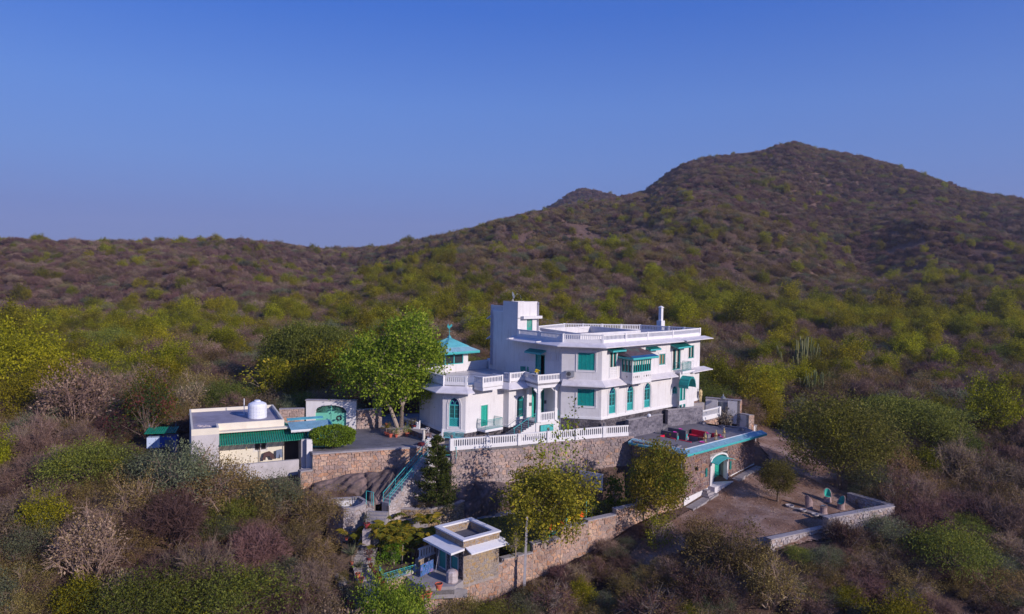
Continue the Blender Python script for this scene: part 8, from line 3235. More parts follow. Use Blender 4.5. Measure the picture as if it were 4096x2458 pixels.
def person(q, rot, cloth, label, seated=True, hand_up=False, seat_h=.44, scale=1.0, skinm='skin'):
 """one continuous body; hair and clothes as children"""
 S = seat_h
 if seated:
  V = [(0, 0, S + .08), (0, 0, S + .32), (0, .02, S + .55), (0, .03, S + .66), (0, .03, S + .80),
             (.11, 0, S + .06), (.14, -.42, S + .06), (.14, -.44, .08), (.14, -.56, .04), (-.11, 0, S + .06), (-.14, -.42, S + .06), (-.14, -.44, .08), (-.14, -.56, .04),
             (.19, .02, S + .54), (.25, -.04, S + .26), (.16, -.26, S + .22), (-.19, .02, S + .54), (-.25, -.04, S + .26), (-.16, -.26, S + .22)]
  if hand_up:
   V[17] = (-.24, -.16, S + .38)
   V[18] = (-.07, -.14, S + .66)
 else:
  V = [(0, 0, .95), (0, 0, 1.18), (0, .01, 1.40), (0, .01, 1.50), (0, 0, 1.64),
             (.09, 0, .92), (.10, 0, .48), (.10, .02, .06), (.10, -.12, .04), (-.09, 0, .92), (-.10, .0, .48), (-.10, .02, .06), (-.10, -.12, .04),
             (.18, .01, 1.39), (.22, .01, 1.12), (.19, -.06, .90), (-.18, .01, 1.39), (-.22, .01, 1.12), (-.19, -.06, .90)]
 E = [(0, 1), (1, 2), (2, 3), (3, 4), (0, 5), (5, 6), (6, 7), (7, 8), (0, 9), (9, 10), (10, 11), (11, 12), (2, 13), (13, 14), (14, 15), (2, 16), (16, 17), (17, 18)]
 R_ = [.13, .125, .13, .055, .10, .09, .065, .045, .04, .09, .065, .045, .04, .065, .05, .035, .065, .05, .035]
 n0 = len(V)
 for hi, pi in ((15, 14), (18, 17)):
  hp, pp = Vector(V[hi]), Vector(V[pi])
  d = (hp - pp).normalized()
  sx = d.orthogonal().normalized()
  for k in range(5):
   o_ = sx * (k - 2) * .018
   L = [.05, .085, .095, .085, .07][k]
   V.append(tuple(hp + d * .04 + o_))
   V.append(tuple(hp + d * (.05 + L) + o_ * 1.4))
   E += [(hi, len(V) - 2), (len(V) - 2, len(V) - 1)]
   R_ += [.011, .008]
 V = [tuple(Vector(v) * scale) for v in V]
 R_ = [r * scale for r in R_]
 b = skin_body('person', V, E, R_, skinm, loc=q, rot=rot, sub=1, label=label, cat='person')
 head = Vector(V[4])
 m = MB()
 hm = MB()
 for k, (rr_, zz) in enumerate(((.108, -.01), (.112, .04), (.10, .09), (.06, .125), (.01, .14))):
  pass
 hm.lathe([(.104 * scale, -.02), (.115 * scale, .04 * scale), (.10 * scale, .09 * scale), (.055 * scale, .128 * scale), (.01, .138 * scale)], (head.x, head.y + .022 * scale, head.z), 10)
 hm.build('hair', 'hair_black', b, local=True)
 fm = MB()
 fm.hexa([(head.x - .012, head.y - .115, head.z - .025), (head.x + .012, head.y - .115, head.z - .025), (head.x + .012, head.y - .08, head.z - .03), (head.x - .012, head.y - .08, head.z - .03),
             (head.x - .006, head.y - .1, head.z + .02), (head.x + .006, head.y - .1, head.z + .02), (head.x + .006, head.y - .08, head.z + .02), (head.x - .006, head.y - .08, head.z + .02)])
 fm.build('nose', skinm, b, local=True)
 em_ = MB()
 for s_ in (-1, 1):
  em_.tube((head.x + s_ * .036, head.y - .085, head.z + .012), (head.x + s_ * .036, head.y - .104, head.z + .012), .012, n=6)
 em_.build('eyes', 'hair_black', b, local=True)
 idx = [0, 1, 2, 13, 14, 16, 17]
 vv = [V[i] for i in idx]
 ed = [(0, 1), (1, 2), (2, 3), (3, 4), (2, 5), (5, 6)]
 skin_body('shirt', vv, ed, [.165 * scale, .155 * scale, .155 * scale, .09 * scale, .07 * scale, .09 * scale, .07 * scale], cloth, parent=b, sub=1)
 vv = [V[i] for i in (0, 5, 6, 7, 9, 10, 11)]
 skin_body('trousers', vv, [(0, 1), (1, 2), (2, 3), (0, 4), (4, 5), (5, 6)], [.15 * scale, .11 * scale, .085 * scale, .065 * scale, .11 * scale, .085 * scale, .065 * scale], cloth if not seated else 'dark_cloth', parent=b, sub=1)
 return b
q = P2(10, 650, 330, TZ_)
person((q[0], q[1], TZ_ + .0), .5, 'ochre_cloth', 'person in ochre shirt seated by the terrace door, hand raised to the face', hand_up=True)
m = MB()
m.box(q[0] - .25, q[0] + .25, q[1] - .2, q[1] + .25, TZ_, TZ_ + .40)
m.build('stool', 'wood_brown', label='low stool under the person in ochre by the terrace door', cat='stool')
q = P2(10, 272, 330, TZ_)
person((q[0], q[1] + .5, TZ_), PI, 'dark_cloth', 'person with dark hair seated behind the teal chairs, left head')
q = P2(10, 318, 325, TZ_)
person((q[0], q[1] + .75, TZ_), PI, 'maroon', 'person with dark hair seated behind the teal chairs, right head')
so_ = empty('long_seat', (q[0] - .2, q[1] + .8, TZ_), 'low teal settee behind the terrace table, mostly hidden', 'sofa')
m = MB()
m.box(q[0] - .95, q[0] + .4, q[1] + .35, q[1] + .95, TZ_, TZ_ + .40)
m.build('seat', 'teal_cloth', so_)
q = zat(16, 255, 300, -.3)
person((q[0], q[1], -.3), .6, 'cream_cloth', 'standing cream coloured figure statue on the steps at the villa corner', seated=False, skinm='cream_cloth', scale=.98)
q = zat(9, 855, 1268, -.22)
m = MB()
m.lathe([(.06, 0), (.16, .06), (.2, .2), (.14, .32), (.04, .36)], (q[0], q[1], -.2), 10)
m.build('white_urn', 'tank_white', label='small white urn on the slate wall coping', cat='urn')
q = zat(16, 705, 238, .3)
m = MB()
m.lathe([(.2, 0), (.3, .12), (.28, .26), (.1, .42), (.02, .7)], (q[0], q[1], .26), 10)
m.build('wall_urn', 'mint_stone' if 'mint_stone' in MATS else 'grey_metal', label='pale green lidded urn on the white boundary wall', cat='urn')
q = P2(8, 1395, 905, hz - .02)
m = MB()
rs_ = random.Random(8)
m.lathe([(.44, 0), (.48, .1), (.44, .3), (.47, .55), (.45, .8), (.32, .9), (.08, .93)], (*q, hz), 9)
cb_ = m.build('covered_barrel', 'white_cloth', label='barrel covered with pale pink cloth beside the hut corner', cat='barrel')
w_ = Wall(P2(8, 1045, 860, hz), P2(8, 1185, 790, hz))
m = MB()
w_.box(m, 0, w_.L, hz + .1, hz + 1.0, .0, .05)
m.build('hanging_cloth', 'floral_cloth', label='blue floral cloth hanging on the hut patio edge', cat='cloth')
q = P2(8, 990, 800, -9.1)
m = MB()
m.lathe([(.16, 0), (.18, .1), (.16, .15), (.18, .2), (.17, .42), (.06, .5), (.05, .55)], (*q, -9.0), 12)
m.build('water_bottle', 'drum_blue', label='large blue plastic water bottle by the patio edge', cat='bottle')
q = P2(8, 925, 820, -9.1)
m = MB()
for i in range(6):
 m.lathe([(.08, 0), (.1, .12), (.03, .22)], (q[0] + rs_.uniform(-.25, .25), q[1] + rs_.uniform(-.1, .1), -9.0), 7)
m.build('pale_sculpture', 'bone_white', label='knobbly pale stone sculpture on the planter wall', cat='sculpture')
w_ = Wall(P2(8, 1030, 545, -7.7), P2(8, 1205, 480, -7.7))
rb = empty('patio_balustrade', w_.pt(w_.L / 2, -8.7), 'short white balustrade panel beneath the hut eave', 'balustrade')
balustrade(w_, 0, w_.L, -8.55, -8.4, -7.65, rb, posts=(), pitch=.28, name='balustrade_section')
rubble_wall('rubble_wall', w_.xy(0), w_.xy(w_.L), -9.4, -8.56, 'stone_tan', 'rubble base wall below the short balustrade by the hut', .4, False, budget=40)
for x, z_, lab in ((1120, -7.0, 'leftmost long pole leaning on the hut wall'), (1215, -7.2, 'long broom handle leaning by the hut door')):
 q = P2(8, x, 800, hz)
 m = MB()
 m.tube((q[0], q[1], hz), (q[0] + .25, q[1] + .35, hz + 1.9), .018, n=4)
 m.build('leaning_pole', 'grey_pipe', label=lab, cat='pole')
def tree(nm, x, y, z, label, crown, trunk, cat='tree', group=None, rot=0, scale=1):
 r = empty(nm, (x, y, z), label, cat, group)
 r.rotation_euler = (0, 0, rot)
 r.scale = (scale,) * 3
 for n, me in (('crown', crown), ('trunk', trunk)):
  if me is None: continue
  o = bpy.data.objects.new(n, me)
  COL.objects.link(o)
  o.parent = r
 return r
q = P2(12, 500, 470, -1.05)
rs = np.random.RandomState(21)
parts_, CC = [], []
for cx, cy, cz, rx, rz, n in ((.9, 0, 8.6, 2.9, 2.6, 100), (-2.8, .4, 6.3, 3.2, 2.5, 105), (2.5, -.3, 6.3, 2.0, 2.7, 70), (-.6, -1, 4.5, 2.9, 2.2, 90), (-4.9, .3, 4.9, 2.0, 1.9, 48), (1.2, -.6, 4.0, 2.0, 1.5, 44)):
 l, C = crown_leaves(int(cx * 10) + 950, 'leaf_peepal', rx, rz, 0, n, 52, .24, .95, .8, .25, .4, .2, low=-.9)
 a = np.empty(len(l.vertices) * 3, np.float32)
 l.vertices.foreach_get('co', a)
 cy += 1.6
 a = a.reshape(-1, 3) + np.array([cx, cy, cz], np.float32)
 l.vertices.foreach_set('co', a.ravel())
 parts_.append(l)
 CC.append(C + np.array([cx, cy, cz]))
CC = np.concatenate(CC)
mb = MB()
rr = random.Random(4)
tops_ = [((0.25, 0, -.2), (.35, 0, 2.2), (1.4, 0, 4.5)), ((0.25, 0, -.2), (.35, 0, 2.2), (-.2, .1, 3.9)), ((-.05, 0, -.2), (-.9, 0, 2.0), (-2.6, .2, 4.2))]
for a, b, c in tops_:
 mb.tube(a, b, .22, .16, n=8, cap=False)
 mb.tube(b, c, .16, .11, n=7, cap=False)
 for i in range(9):
  j = rr.randrange(len(CC))
  e = Vector(CC[j])
  if (e - Vector(c)).length < 4.5:
   m1 = Vector(c).lerp(e, .5) + Vector((0, 0, .25))
   mb.tube(c, m1, .09, .06, n=5, cap=False)
   mb.tube(m1, e, .06, .02, n=4, cap=False)
me = bpy.data.meshes.new('trunk')
me.from_pydata(mb.v, [], mb.f)
me.materials.append(MATS['bark_pale'])
tree('peepal_tree', q[0], q[1], -1.05, 'big leafy yellow green tree with forked pale trunk on the paved court', joined('crown', parts_), me)
def own(kfn, seed):
 c, t, r0 = kfn(seed)
 return c, t
def special(nm, v, x, y, z, wpx, hpx, kfn, seed, label, mat=None, cat='tree', group=None, xy=None):
 """tree whose foot is at a mark; width and height measured in photo pixels"""
 q = xy or (P2(v, x, y, z) if z is not None else None)
 if q is None:
  t = terr_at(*zp(v, x, y))
  q, z = t[:2], t[2]
 k = q[1] / F_PX
 W, Hh_ = wpx * k, hpx * k
 c, t, r0 = kfn(seed)
 co = np.empty(len(c.vertices) * 3, np.float32)
 c.vertices.foreach_get('co', co)
 co = co.reshape(-1, 3)
 w0 = np.percentile(np.abs(co[:, 0]), 98) * 2
 h0 = np.percentile(co[:, 2], 99)
 r = tree(nm, q[0], q[1], z - .05, label, c, t, cat, group, rot=seed)
 r.scale = (W / w0, W / w0, Hh_ / h0)
 return r
leaf_mat('leaf_darkolive', (.09, .09, .014), (.185, .175, .028), (.30, .27, .06), .4)
def K_round(s):
 l, C = crown_leaves(s, 'leaf_darkolive', 1.5, 1.45, 2.9, 200, 60, .13, .55, .55, .16, .4, low=-.9)
 return l, trunk_mesh(s, C, .12, 1.7, 'bark_brown', 8), 2
def K_big(s):
 l, C = crown_leaves(s, 'leaf_darkolive', 3.4, 2.4, 4.4, 320, 80, .17, .95, .55, .26, .45, low=-.9)
 l2, _ = crown_leaves(s + 1, 'leaf_green', 3.4, 2.3, 4.5, 70, 26, .14, .9, .5, .28, .4, low=-.3)
 return joined('crown', [l, l2]), trunk_mesh(s, C, .2, 1.6, 'bark_brown', 14), 3.6
def K_weep(s):
 l, C = crown_leaves(s, 'leaf_ficus', 2.2, 2.0, 3.0, 190, 70, .17, .62, .6, .42, .5, .5, low=-.9)
 return l, trunk_mesh(s, C, .12, 1.3, 'bark_pale', 8), 2.4
leaf_mat('leaf_ficus', (.09, .085, .008), (.20, .185, .014), (.44, .34, .03), .4)
def K_bougain(s):
 l, C = crown_leaves(s, 'leaf_bright', 2.2, 1.7, .9, 170, 52, .13, .7, .6, .22, .4, low=-.3)
 return l, trunk_mesh(s, C, .08, .5, 'bark_brown', 8), 2.4
leaf_mat('leaf_bright', (.07, .11, .008), (.165, .22, .016), (.32, .34, .04), .4)
def K_flat(s):
 l, C = crown_leaves(s, 'leaf_feathery', 4.6, 1.8, 4.0, 420, 80, .18, 1.1, .5, .22, .6, .1, .35, low=-.7)
 return l, trunk_mesh(s, C, .25, 2.0, 'bark_brown', 14), 4.8
def K_sparse(mat, leaf=.2, n=60, per=12, rx=1.4, rz=1.9, z0=2.6, bark='bark_pale'):
 def f(s):
  l, C = crown_leaves(s, mat, rx, rz, z0, n, per, leaf, .45, .65, .3, .5, .5, low=-.8)
  return l, trunk_mesh(s, C, .09, .9, bark, 16), 2
 return f
special('round_tree', 7, 1150, 492, -7.3, 138, 178, K_round, 31, 'small round crowned tree with thin trunk standing alone in the dirt yard')
special('yard_tree', 7, 1700, 372, -7.0, 345, 375, K_big, 33, 'broad dark green tree shading the far side of the dirt yard')
special('flat_crowned_tree', 7, 2300, 60, None, 380, 230, K_flat, 35, 'wide flat crowned feathery acacia behind the broad yard tree')
special('ficus_tree', 5, 690, 1290, LZ, 350, 320, K_weep, 37, 'yellow green drooping tree with two pale trunks over the swings')
pxy = lw.xy(lw.zuz(5, 1700, 860)[0], 1.3)
special('privet_tree', 6, 440, 1330, gz(*pxy), 290, 335, lambda s: (lambda a, b: (joined('crown', [a[0], b]), trunk_mesh(s, a[1], .11, 1.0, 'bark_pale', 10), 2.4))(crown_leaves(s, 'leaf_ficus', 2.2, 2.3, 3.3, 190, 66, .17, .6, .55, .45, .55, -.3, low=-.9), crown_leaves(s + 1, 'leaf_bright', 2.2, 2.3, 3.1, 100, 40, .16, .75)[0]), 39,
  'bright olive tree with upright sprays before the stone deck building', xy=pxy)
special('sapling', 5, 1805, 1395, -9.6, 130, 170, K_sparse('leaf_ficus', .14, 80, 26), 41, 'small pale stemmed sapling outside the stepped wall on the road')
special('bright_tree', 6, 1710, 400, None, 55, 90, K_sparse('leaf_bright', .14, 110, 34, 1.2, 1.7, 2.1), 43, 'small vivid green tree beyond the stepped white boundary wall')
special('dark_acacia', 3, 1900, 120, -1.5, 330, 300, K_flat, 45, 'wide dark feathery tree in shade behind the white gateway')
leaf_mat('leaf_yellowing', (.12, .15, .01), (.30, .28, .02), (.50, .42, .03), .3)
special('yellowing_tree', 3, 1475, 215, -1.6, 190, 200, K_sparse('leaf_yellowing', .26, 60, 11, 1.6, 1.9, 2.3), 47, 'thin tree with large yellow leaves behind the water tank')
special('pod_tree', 3, 110, 720, -3.4, 250, 330, lambda s: (lambda a, b: (joined('crown', [a[0], b]), trunk_mesh(s, a[1], .1, 1.0, 'bark_brown', 14), 2.4))(crown_leaves(s, 'leaf_pod', 2.3, 2.4, 3.4, 120, 26, .15, .7, .4, .35, .6, .4, low=-.7), crown_leaves(s + 1, 'leaf_red', 2.3, 2.4, 3.2, 50, 9, .24, .6, .35, .3, .3, 1.2)[0]), 49,
  'feathery green tree hung with red brown pods over the generator')
special('bougainvillea_bush', 4, 710, 1650, -11.2, 290, 260, K_bougain, 51, 'large bright green bougainvillea bush at the bottom wall corner', cat='bush')
special('frangipani', 16, 850, 800, -3.2, 120, 85, lambda s: (lambda c, C: (c, trunk_mesh(s, C, .07, .4, 'bark_pale', 12), 2))(*crown_twigs(s, 'twig_pale', 1.6, 1.2, 1.2, 50, 8, .5, .03, 1)), 53, 'bare grey frangipani with forking branches right of the deck')
special('frangipani', 5, 1370, 1010, LZ, 105, 160, K_sparse('leaf_bright', .30, 50, 14, 1.2, 1.5, 2.0), 55, 'leafy frangipani with white flowers beside the privet tree')
special('frangipani', 5, 1160, 1060, LZ, 60, 100, K_sparse('leaf_bright', .28, 36, 14, 1.0, 1.1, 1.5), 57, 'small leafy frangipani by the stepped wall below the leafless tree')
special('leafless_tree', 5, 1135, 1000, LZ, 150, 190, lambda s: (lambda c, C: (c, trunk_mesh(s, C, .1, 1.1, 'bark_brown', 12), 2))(*crown_twigs(s, 'twig_brown', 2.0, 1.8, 2.4, 40, 10, .8, .022, 1)), 59, 'leafless reddish tree in front of the weathered white board')
special('young_tree', 8, 2095, 620, LZ, 110, 120, K_sparse('leaf_ficus', .22, 44, 9, 1.3, 1.5, 1.8), 61, 'sparse young tree between the stone hut and the utility pole')
special('citrus_tree', 8, 2395, 490, LZ, 60, 100, K_sparse('leaf_bright', .22, 30, 14, 1.0, 1.4, 1.8), 63, 'small dark leaved tree beside the two pale trunks')
special('planter_shrub', 4, 1160, 655, -6.2, 55, 50, K_sparse('leaf_bright', .13, 60, 26, 1.2, 1.0, 1.0), 65, 'small green shrub in the curved planter right of the pine', cat='shrub')
special('planter_shrub', 4, 960, 660, -6.2, 60, 38, K_sparse('leaf_olive', .12, 60, 22, 1.4, .8, .8), 67, 'straggly brownish shrub in the curved planter left of the pine', cat='shrub')
special('slope_tree', 4, 290, 760, -9.2, 60, 95, K_sparse('leaf_bright', .14, 90, 34, 1.1, 1.5, 2.0), 69, 'small bright green tree against the pale pool wall')
special('slope_tree', 13, 380, 150, -5.6, 30, 30, K_sparse('leaf_ficus', .12, 50, 20, 1.0, 1.0, 1.0), 71, 'yellow green shrub behind the turquoise gate frame', cat='shrub')
special('strip_shrub', 13, 60, 1130, -9.4, 50, 60, K_sparse('leaf_ficus', .13, 70, 30, 1.4, 1.1, 1.1), 73, 'golden green shrub in the planted strip by the pale garden wall', cat='shrub')
special('strip_shrub', 13, 215, 1260, -9.5, 60, 60, K_sparse('leaf_ficus', .13, 80, 30, 1.4, 1.1, 1.1), 75, 'golden shrub in the lower planted strip beside the path', cat='shrub')
for k, (x0, y0, h_, lab) in enumerate(((620, 1000, 190, 'lone upright shoot with drooping heart leaves, left of the white post shadow'), (790, 1000, 235, 'upright leafy shoot above the drooping tree, under the basement shutters'),
                                       (880, 1000, 250, 'upright leafy shoot rising to the balustrade rail'), (1000, 1000, 300, 'tallest thin leafy shoot crossing the white balustrade'))):
 q = P2(5, x0, y0 + 240, LZ)
 k_ = q[1] / F_PX
 rs = np.random.RandomState(k + 80)
 h = (h_ + 95) * k_ * 1.45
 mb = MB()
 p = Vector((q[0], q[1], LZ))
 pts_ = [p]
 lean = Vector((rs.uniform(-.1, .15), 0, 1)).normalized()
 for i in range(8):
  pts_.append(pts_[-1] + lean * h / 8 + Vector((rs.uniform(-.12, .12), rs.uniform(-.1, .1), 0)))
 r = empty('leafy_shoot', p, lab, 'tree', 'upright shoots in front of the retaining wall')
 for i in range(8):
  mb.tube(pts_[i], pts_[i + 1], .045 * (1 - i / 9), .045 * (1 - (i + 1) / 9), n=5)
 mb.build('stem', 'bark_brown', r)
 n = 130
 t = rs.uniform(.55, 1, n)
 P = np.array([tuple(pts_[min(7, int(a * 8))].lerp(pts_[min(8, int(a * 8) + 1)], a * 8 % 1)) for a in t]) + rs.normal(size=(n, 3)) * np.array([.32, .25, .18])
 me = quads_mesh('leaves', leaf_quads(rs, P - np.array(p), .24, .75, .9), rs.beta(2, 2, n), 'leaf_peepal')
 o = bpy.data.objects.new('leaves', me)
 COL.objects.link(o)
 o.parent = r
q = P2(4, 1065, 660, -6.2)
rs = np.random.RandomState(77)
Hp_ = 6.6
Q, Rn = [], []
for lv_ in np.arange(.5, Hp_ - .15, .34):
 R = 1.75 * (1 - lv_ / Hp_) ** .7 + .12
 nb = 10 if lv_ < 5 else 6
 for b in range(nb):
  az = rs.uniform(0, 6.28)
  L = R * rs.uniform(.75, 1.2)
  t = rs.uniform(.12, 1, 70)
  c = np.stack([np.cos(az) * L * t, np.sin(az) * L * t, lv_ + .15 * t * L + .25 * (t * L) ** 2 * .3], 1)
  P = c + rs.normal(size=(70, 3)) * np.array([.07, .07, .05])
  Q.append(leaf_quads(rs, P, .24, .34, -.5, np.tile([np.cos(az), np.sin(az), .4], (70, 1))))
  Rn.append(np.clip(rs.beta(2, 2, 70) + .25 * (t - .6), 0, 1))
crown = quads_mesh('crown', np.concatenate(Q), np.concatenate(Rn), 'leaf_pine')
mb = MB()
mb.tube((0, 0, -.3), (.05, 0, Hp_ - .1), .12, .02, n=7)
me = bpy.data.meshes.new('trunk')
me.from_pydata(mb.v, [], mb.f)
me.materials.append(MATS['bark_brown'])
tree('norfolk_pine', q[0], q[1], -6.25, 'conical dark pine standing in the curved planter before the stairs', crown, me)
q = P2(3, 2130, 690, GZ_)
rs = np.random.RandomState(78)
d = rs.normal(size=(9000, 3))
d /= np.linalg.norm(d, axis=1)[:, None]
d = np.sign(d) * np.abs(d) ** .85
d /= (np.abs(d) ** 3).sum(1)[:, None] ** (1 / 3)
r_ = rs.uniform(.84, 1.02, 9000)[:, None] * (1 + .05 * np.sin(d[:, 0:1] * 6 + 1) + .04 * np.sin(d[:, 2:3] * 7))
P = d * r_ * np.array([1.85, 1.1, .84]) + np.array([0, 0, 1.2])
P = P[P[:, 2] > .38]
leaf_mat('leaf_hedge', (.06, .11, .006), (.13, .21, .012), (.24, .32, .03), .3)
crown = quads_mesh('crown', leaf_quads(rs, P, .17, .6, 0, (P - np.array([0, 0, 1.2])) * .5), rs.beta(2, 2.5, len(P)), 'leaf_hedge')
mb = MB()
mb.tube((0, 0, 0), (0, 0, .9), .12, .1, n=7)
for a in (-1, -.4, .4, 1):
 mb.tube((0, 0, .5), (a * 1.2, 0, 1.1), .06, .04, n=5)
me = bpy.data.meshes.new('trunk')
me.from_pydata(mb.v, [], mb.f)
me.materials.append(MATS['bark_brown'])
r = tree('clipped_bush', q[0], q[1] + .6, GZ_, 'clipped wide oval green bush at the court edge near the shed', crown, me, 'bush')
r.rotation_euler = (0, 0, .2)
q = P2(13, 640, 880, -9.1)
rs = np.random.RandomState(79)
pr = empty('palm_clump', (q[0] + .3, q[1] + 1.0, -9.12), 'golden green areca palm clump between path and stone hut', 'palm')
Q, Rn = [], []
mb = MB()
for s_ in range(34):
 bx, by = rs.normal(0, .95), rs.normal(0, .7)
 h0 = rs.uniform(.6, 2.6)
 mb.tube((q[0] + .3 + bx, q[1] + 1 + by, -9.12), (q[0] + .3 + bx * 1.2, q[1] + 1 + by * 1.2, -9.12 + h0), .04, .03, n=4, cap=False)
 for f in range(7):
  az = rs.uniform(0, 6.28)
  L = rs.uniform(1.3, 2.1)
  n = 34
  t = np.linspace(.1, 1, n)
  out = np.stack([np.cos(az) * L * t * .8 + bx * 1.2, np.sin(az) * L * t * .8 + by * 1.2, h0 + L * (1.15 * t - .95 * t * t)], 1)
  for sg in (-1, 1):
   side = np.array([-np.sin(az) * sg, np.cos(az) * sg, 0])
   dr = np.stack([np.cos(az) * .55 + side[0] * np.ones(n), np.sin(az) * .55 + side[1] * np.ones(n), np.full(n, -.25)], 1)
   dr /= np.linalg.norm(dr, axis=1)[:, None]
   Lf = (.42 * np.sin(np.pi * (t * .85 + .12)))[:, None]
   Q.append(strip(out, out + dr * Lf, .032, .010, rs))
   Rn.append(np.clip(rs.beta(2, 2, n) * .8 + rs.uniform(-.2, .35), 0, 1))
me = quads_mesh('fronds', np.concatenate(Q), np.concatenate(Rn), 'leaf_palm')
o = bpy.data.objects.new('fronds', me)
COL.objects.link(o)
o.parent = pr
mb.build('stems', 'bark_pale', pr, kind='stuff')
special('shade_shrub', 13, 660, 900, -9.1, 95, 110, K_sparse('leaf_hedge', .17, 110, 26, 1.3, 1.7, 2.0, 'bark_pale'), 87, 'dark leafy tree growing through the palm clump')
rs = np.random.RandomState(12)
def noise2(x, y, s, ph=0):
 return math.sin(x / s + ph) * math.cos(y / s * 1.3 - ph * 2) * .5 + math.sin((x + y) / s * 1.9 + ph * 3) * .3 + math.sin((x - y * .7) / s * 3.7 + ph) * .2
def zone_kind(x, y, r):
 """which plant grows where, after the photograph's patches of colour"""
 D_ = math.hypot(x, y)
 u = 2048 + F_PX * x / y
 n = noise2(x, y, 18 if D_ > 150 else 7, .7)
 n2 = noise2(x, y, 40, 2.1)
 if D_ < 62:
  if u < 1500:
   w = [('bare', .24 + .25 * n), ('barebrown', .18), ('olive', .26 - .1 * n), ('grey', .10), ('tan', .05), ('green', .06), ('feather', .14), ('pale', .02)]
  else:
   w = [('bare', .03 + .12 * n), ('barebrown', .10), ('olive', .42), ('grey', .12), ('green', .09), ('feather', .18), ('pale', .07), ('tan', .02)]
 elif D_ < 125:
  if u < 1500:
   w = [('bare', .20 + .2 * n), ('barebrown', .22), ('olive', .30), ('grey', .10), ('tan', .06), ('green', .07), ('feather', .03)]
  else:
   w = [('bare', .26 + .2 * n), ('barebrown', .26), ('olive', .18), ('grey', .05), ('green', .035), ('pale', .10), ('cactus', .02), ('feather', .04)]
 elif D_ < 235:
  if u < 1900:
   w = [('bare', .08 + .12 * n), ('barebrown', .16), ('olive', .50), ('grey', .12), ('yellow', .06), ('green', .06), ('feather', .005), ('tan', .04)]
  else:
   w = [('bare', .22 + .2 * n), ('barebrown', .24), ('olive', .30 - .1 * n), ('green', .24 if 190 < D_ < 235 and u > 2600 else .045), ('grey', .08), ('pale', .07), ('cactus', .012)]
 else:
  if u < 1450:
   w = [('bare', .52 + .2 * n + .1 * n2), ('barebrown', .22), ('olive', .12), ('yellow', .10 + (.16 if D_ > 340 else 0)), ('grey', .05), ('green', .015)]
  elif D_ < 400 or (u < 2700 and u > 1700 and D_ < 480):
   w = [('bare', .12 + .12 * n2), ('barebrown', .18), ('olive', .46), ('grey', .14), ('green', .16 if u < 1800 and D_ < 330 else .02 + .02 * n), ('feather', .005), ('yellow', .06)]
  else:
   w = [('bare', .50 + .28 * n2), ('barebrown', .20), ('olive', .24 - .15 * n2), ('grey', .12), ('feather', .01), ('green', .012)]
 ks, ps = zip(*[(k, max(.005, p)) for k, p in w])
 t = r * sum(ps)
 for k, p in zip(ks, ps):
  t -= p
  if t <= 0:
   return k
 return ks[0]
LAB = {'bare': ('leafless purple thorn bush', 'bush'), 'barebrown': ('bare brown thorn bush', 'bush'), 'olive': ('olive green scrub bush', 'bush'),
       'green': ('bright yellow green leafy tree', 'tree'), 'feather': ('feathery dark green acacia', 'tree'), 'grey': ('grey green scrub bush', 'bush'), 'tan': ('tan withered tree', 'tree'),
       'yellow': ('pale yellow bush', 'bush'), 'pale': ('pale branched dry bush', 'bush'), 'cactus': ('pale green spurge clump', 'cactus')}
def zone_name(x, y):
 u = 2048 + F_PX * x / y
 if y < 60 and u < 1450: return 'below the cream house'
 if y < 62: return 'below the yard walls'
 if u < 1500 and y < 78: return 'left of the generator'
 if u < 1900: return 'behind the gateway'
 if y < 82: return 'beyond the yard walls'
 return 'behind the villa'
placed_ = []
unnamed = []
def free(x, y, r, k=.62):
 for a, b, c in placed_:
  if (a - x) ** 2 + (b - y) ** 2 < ((r + c) * k) ** 2:
   return False
 return True
EXC = [COMPOUND, YARD, [(-39, 63.5), (-33, 61), (-30, 66), (-33, 74), (-39, 70)]]
def blocked(x, y, r):
 for poly in EXC:
  for dx, dy in ((0, 0), (r, 0), (-r, 0), (0, r), (0, -r)):
   if inside(poly, x + dx * .8, y + dy * .8):
    return True
 return False
def put(k, x, y, r, z=None, label=None, hz=None, var=None, cat=None, own_=False):
 z = gz(x, y) if z is None else z
 lab, ct = LAB[k]
 zn = zone_name(x, y)
 placed_.append((x, y, r))
 o = plant(k, x, y, z, r, label or lab, cat or ct, None if label else zn, hz=hz, var=var)
 if not label:
  unnamed.append((o, lab, zn, x, y))
 return o
S_ = 4096 / 2473
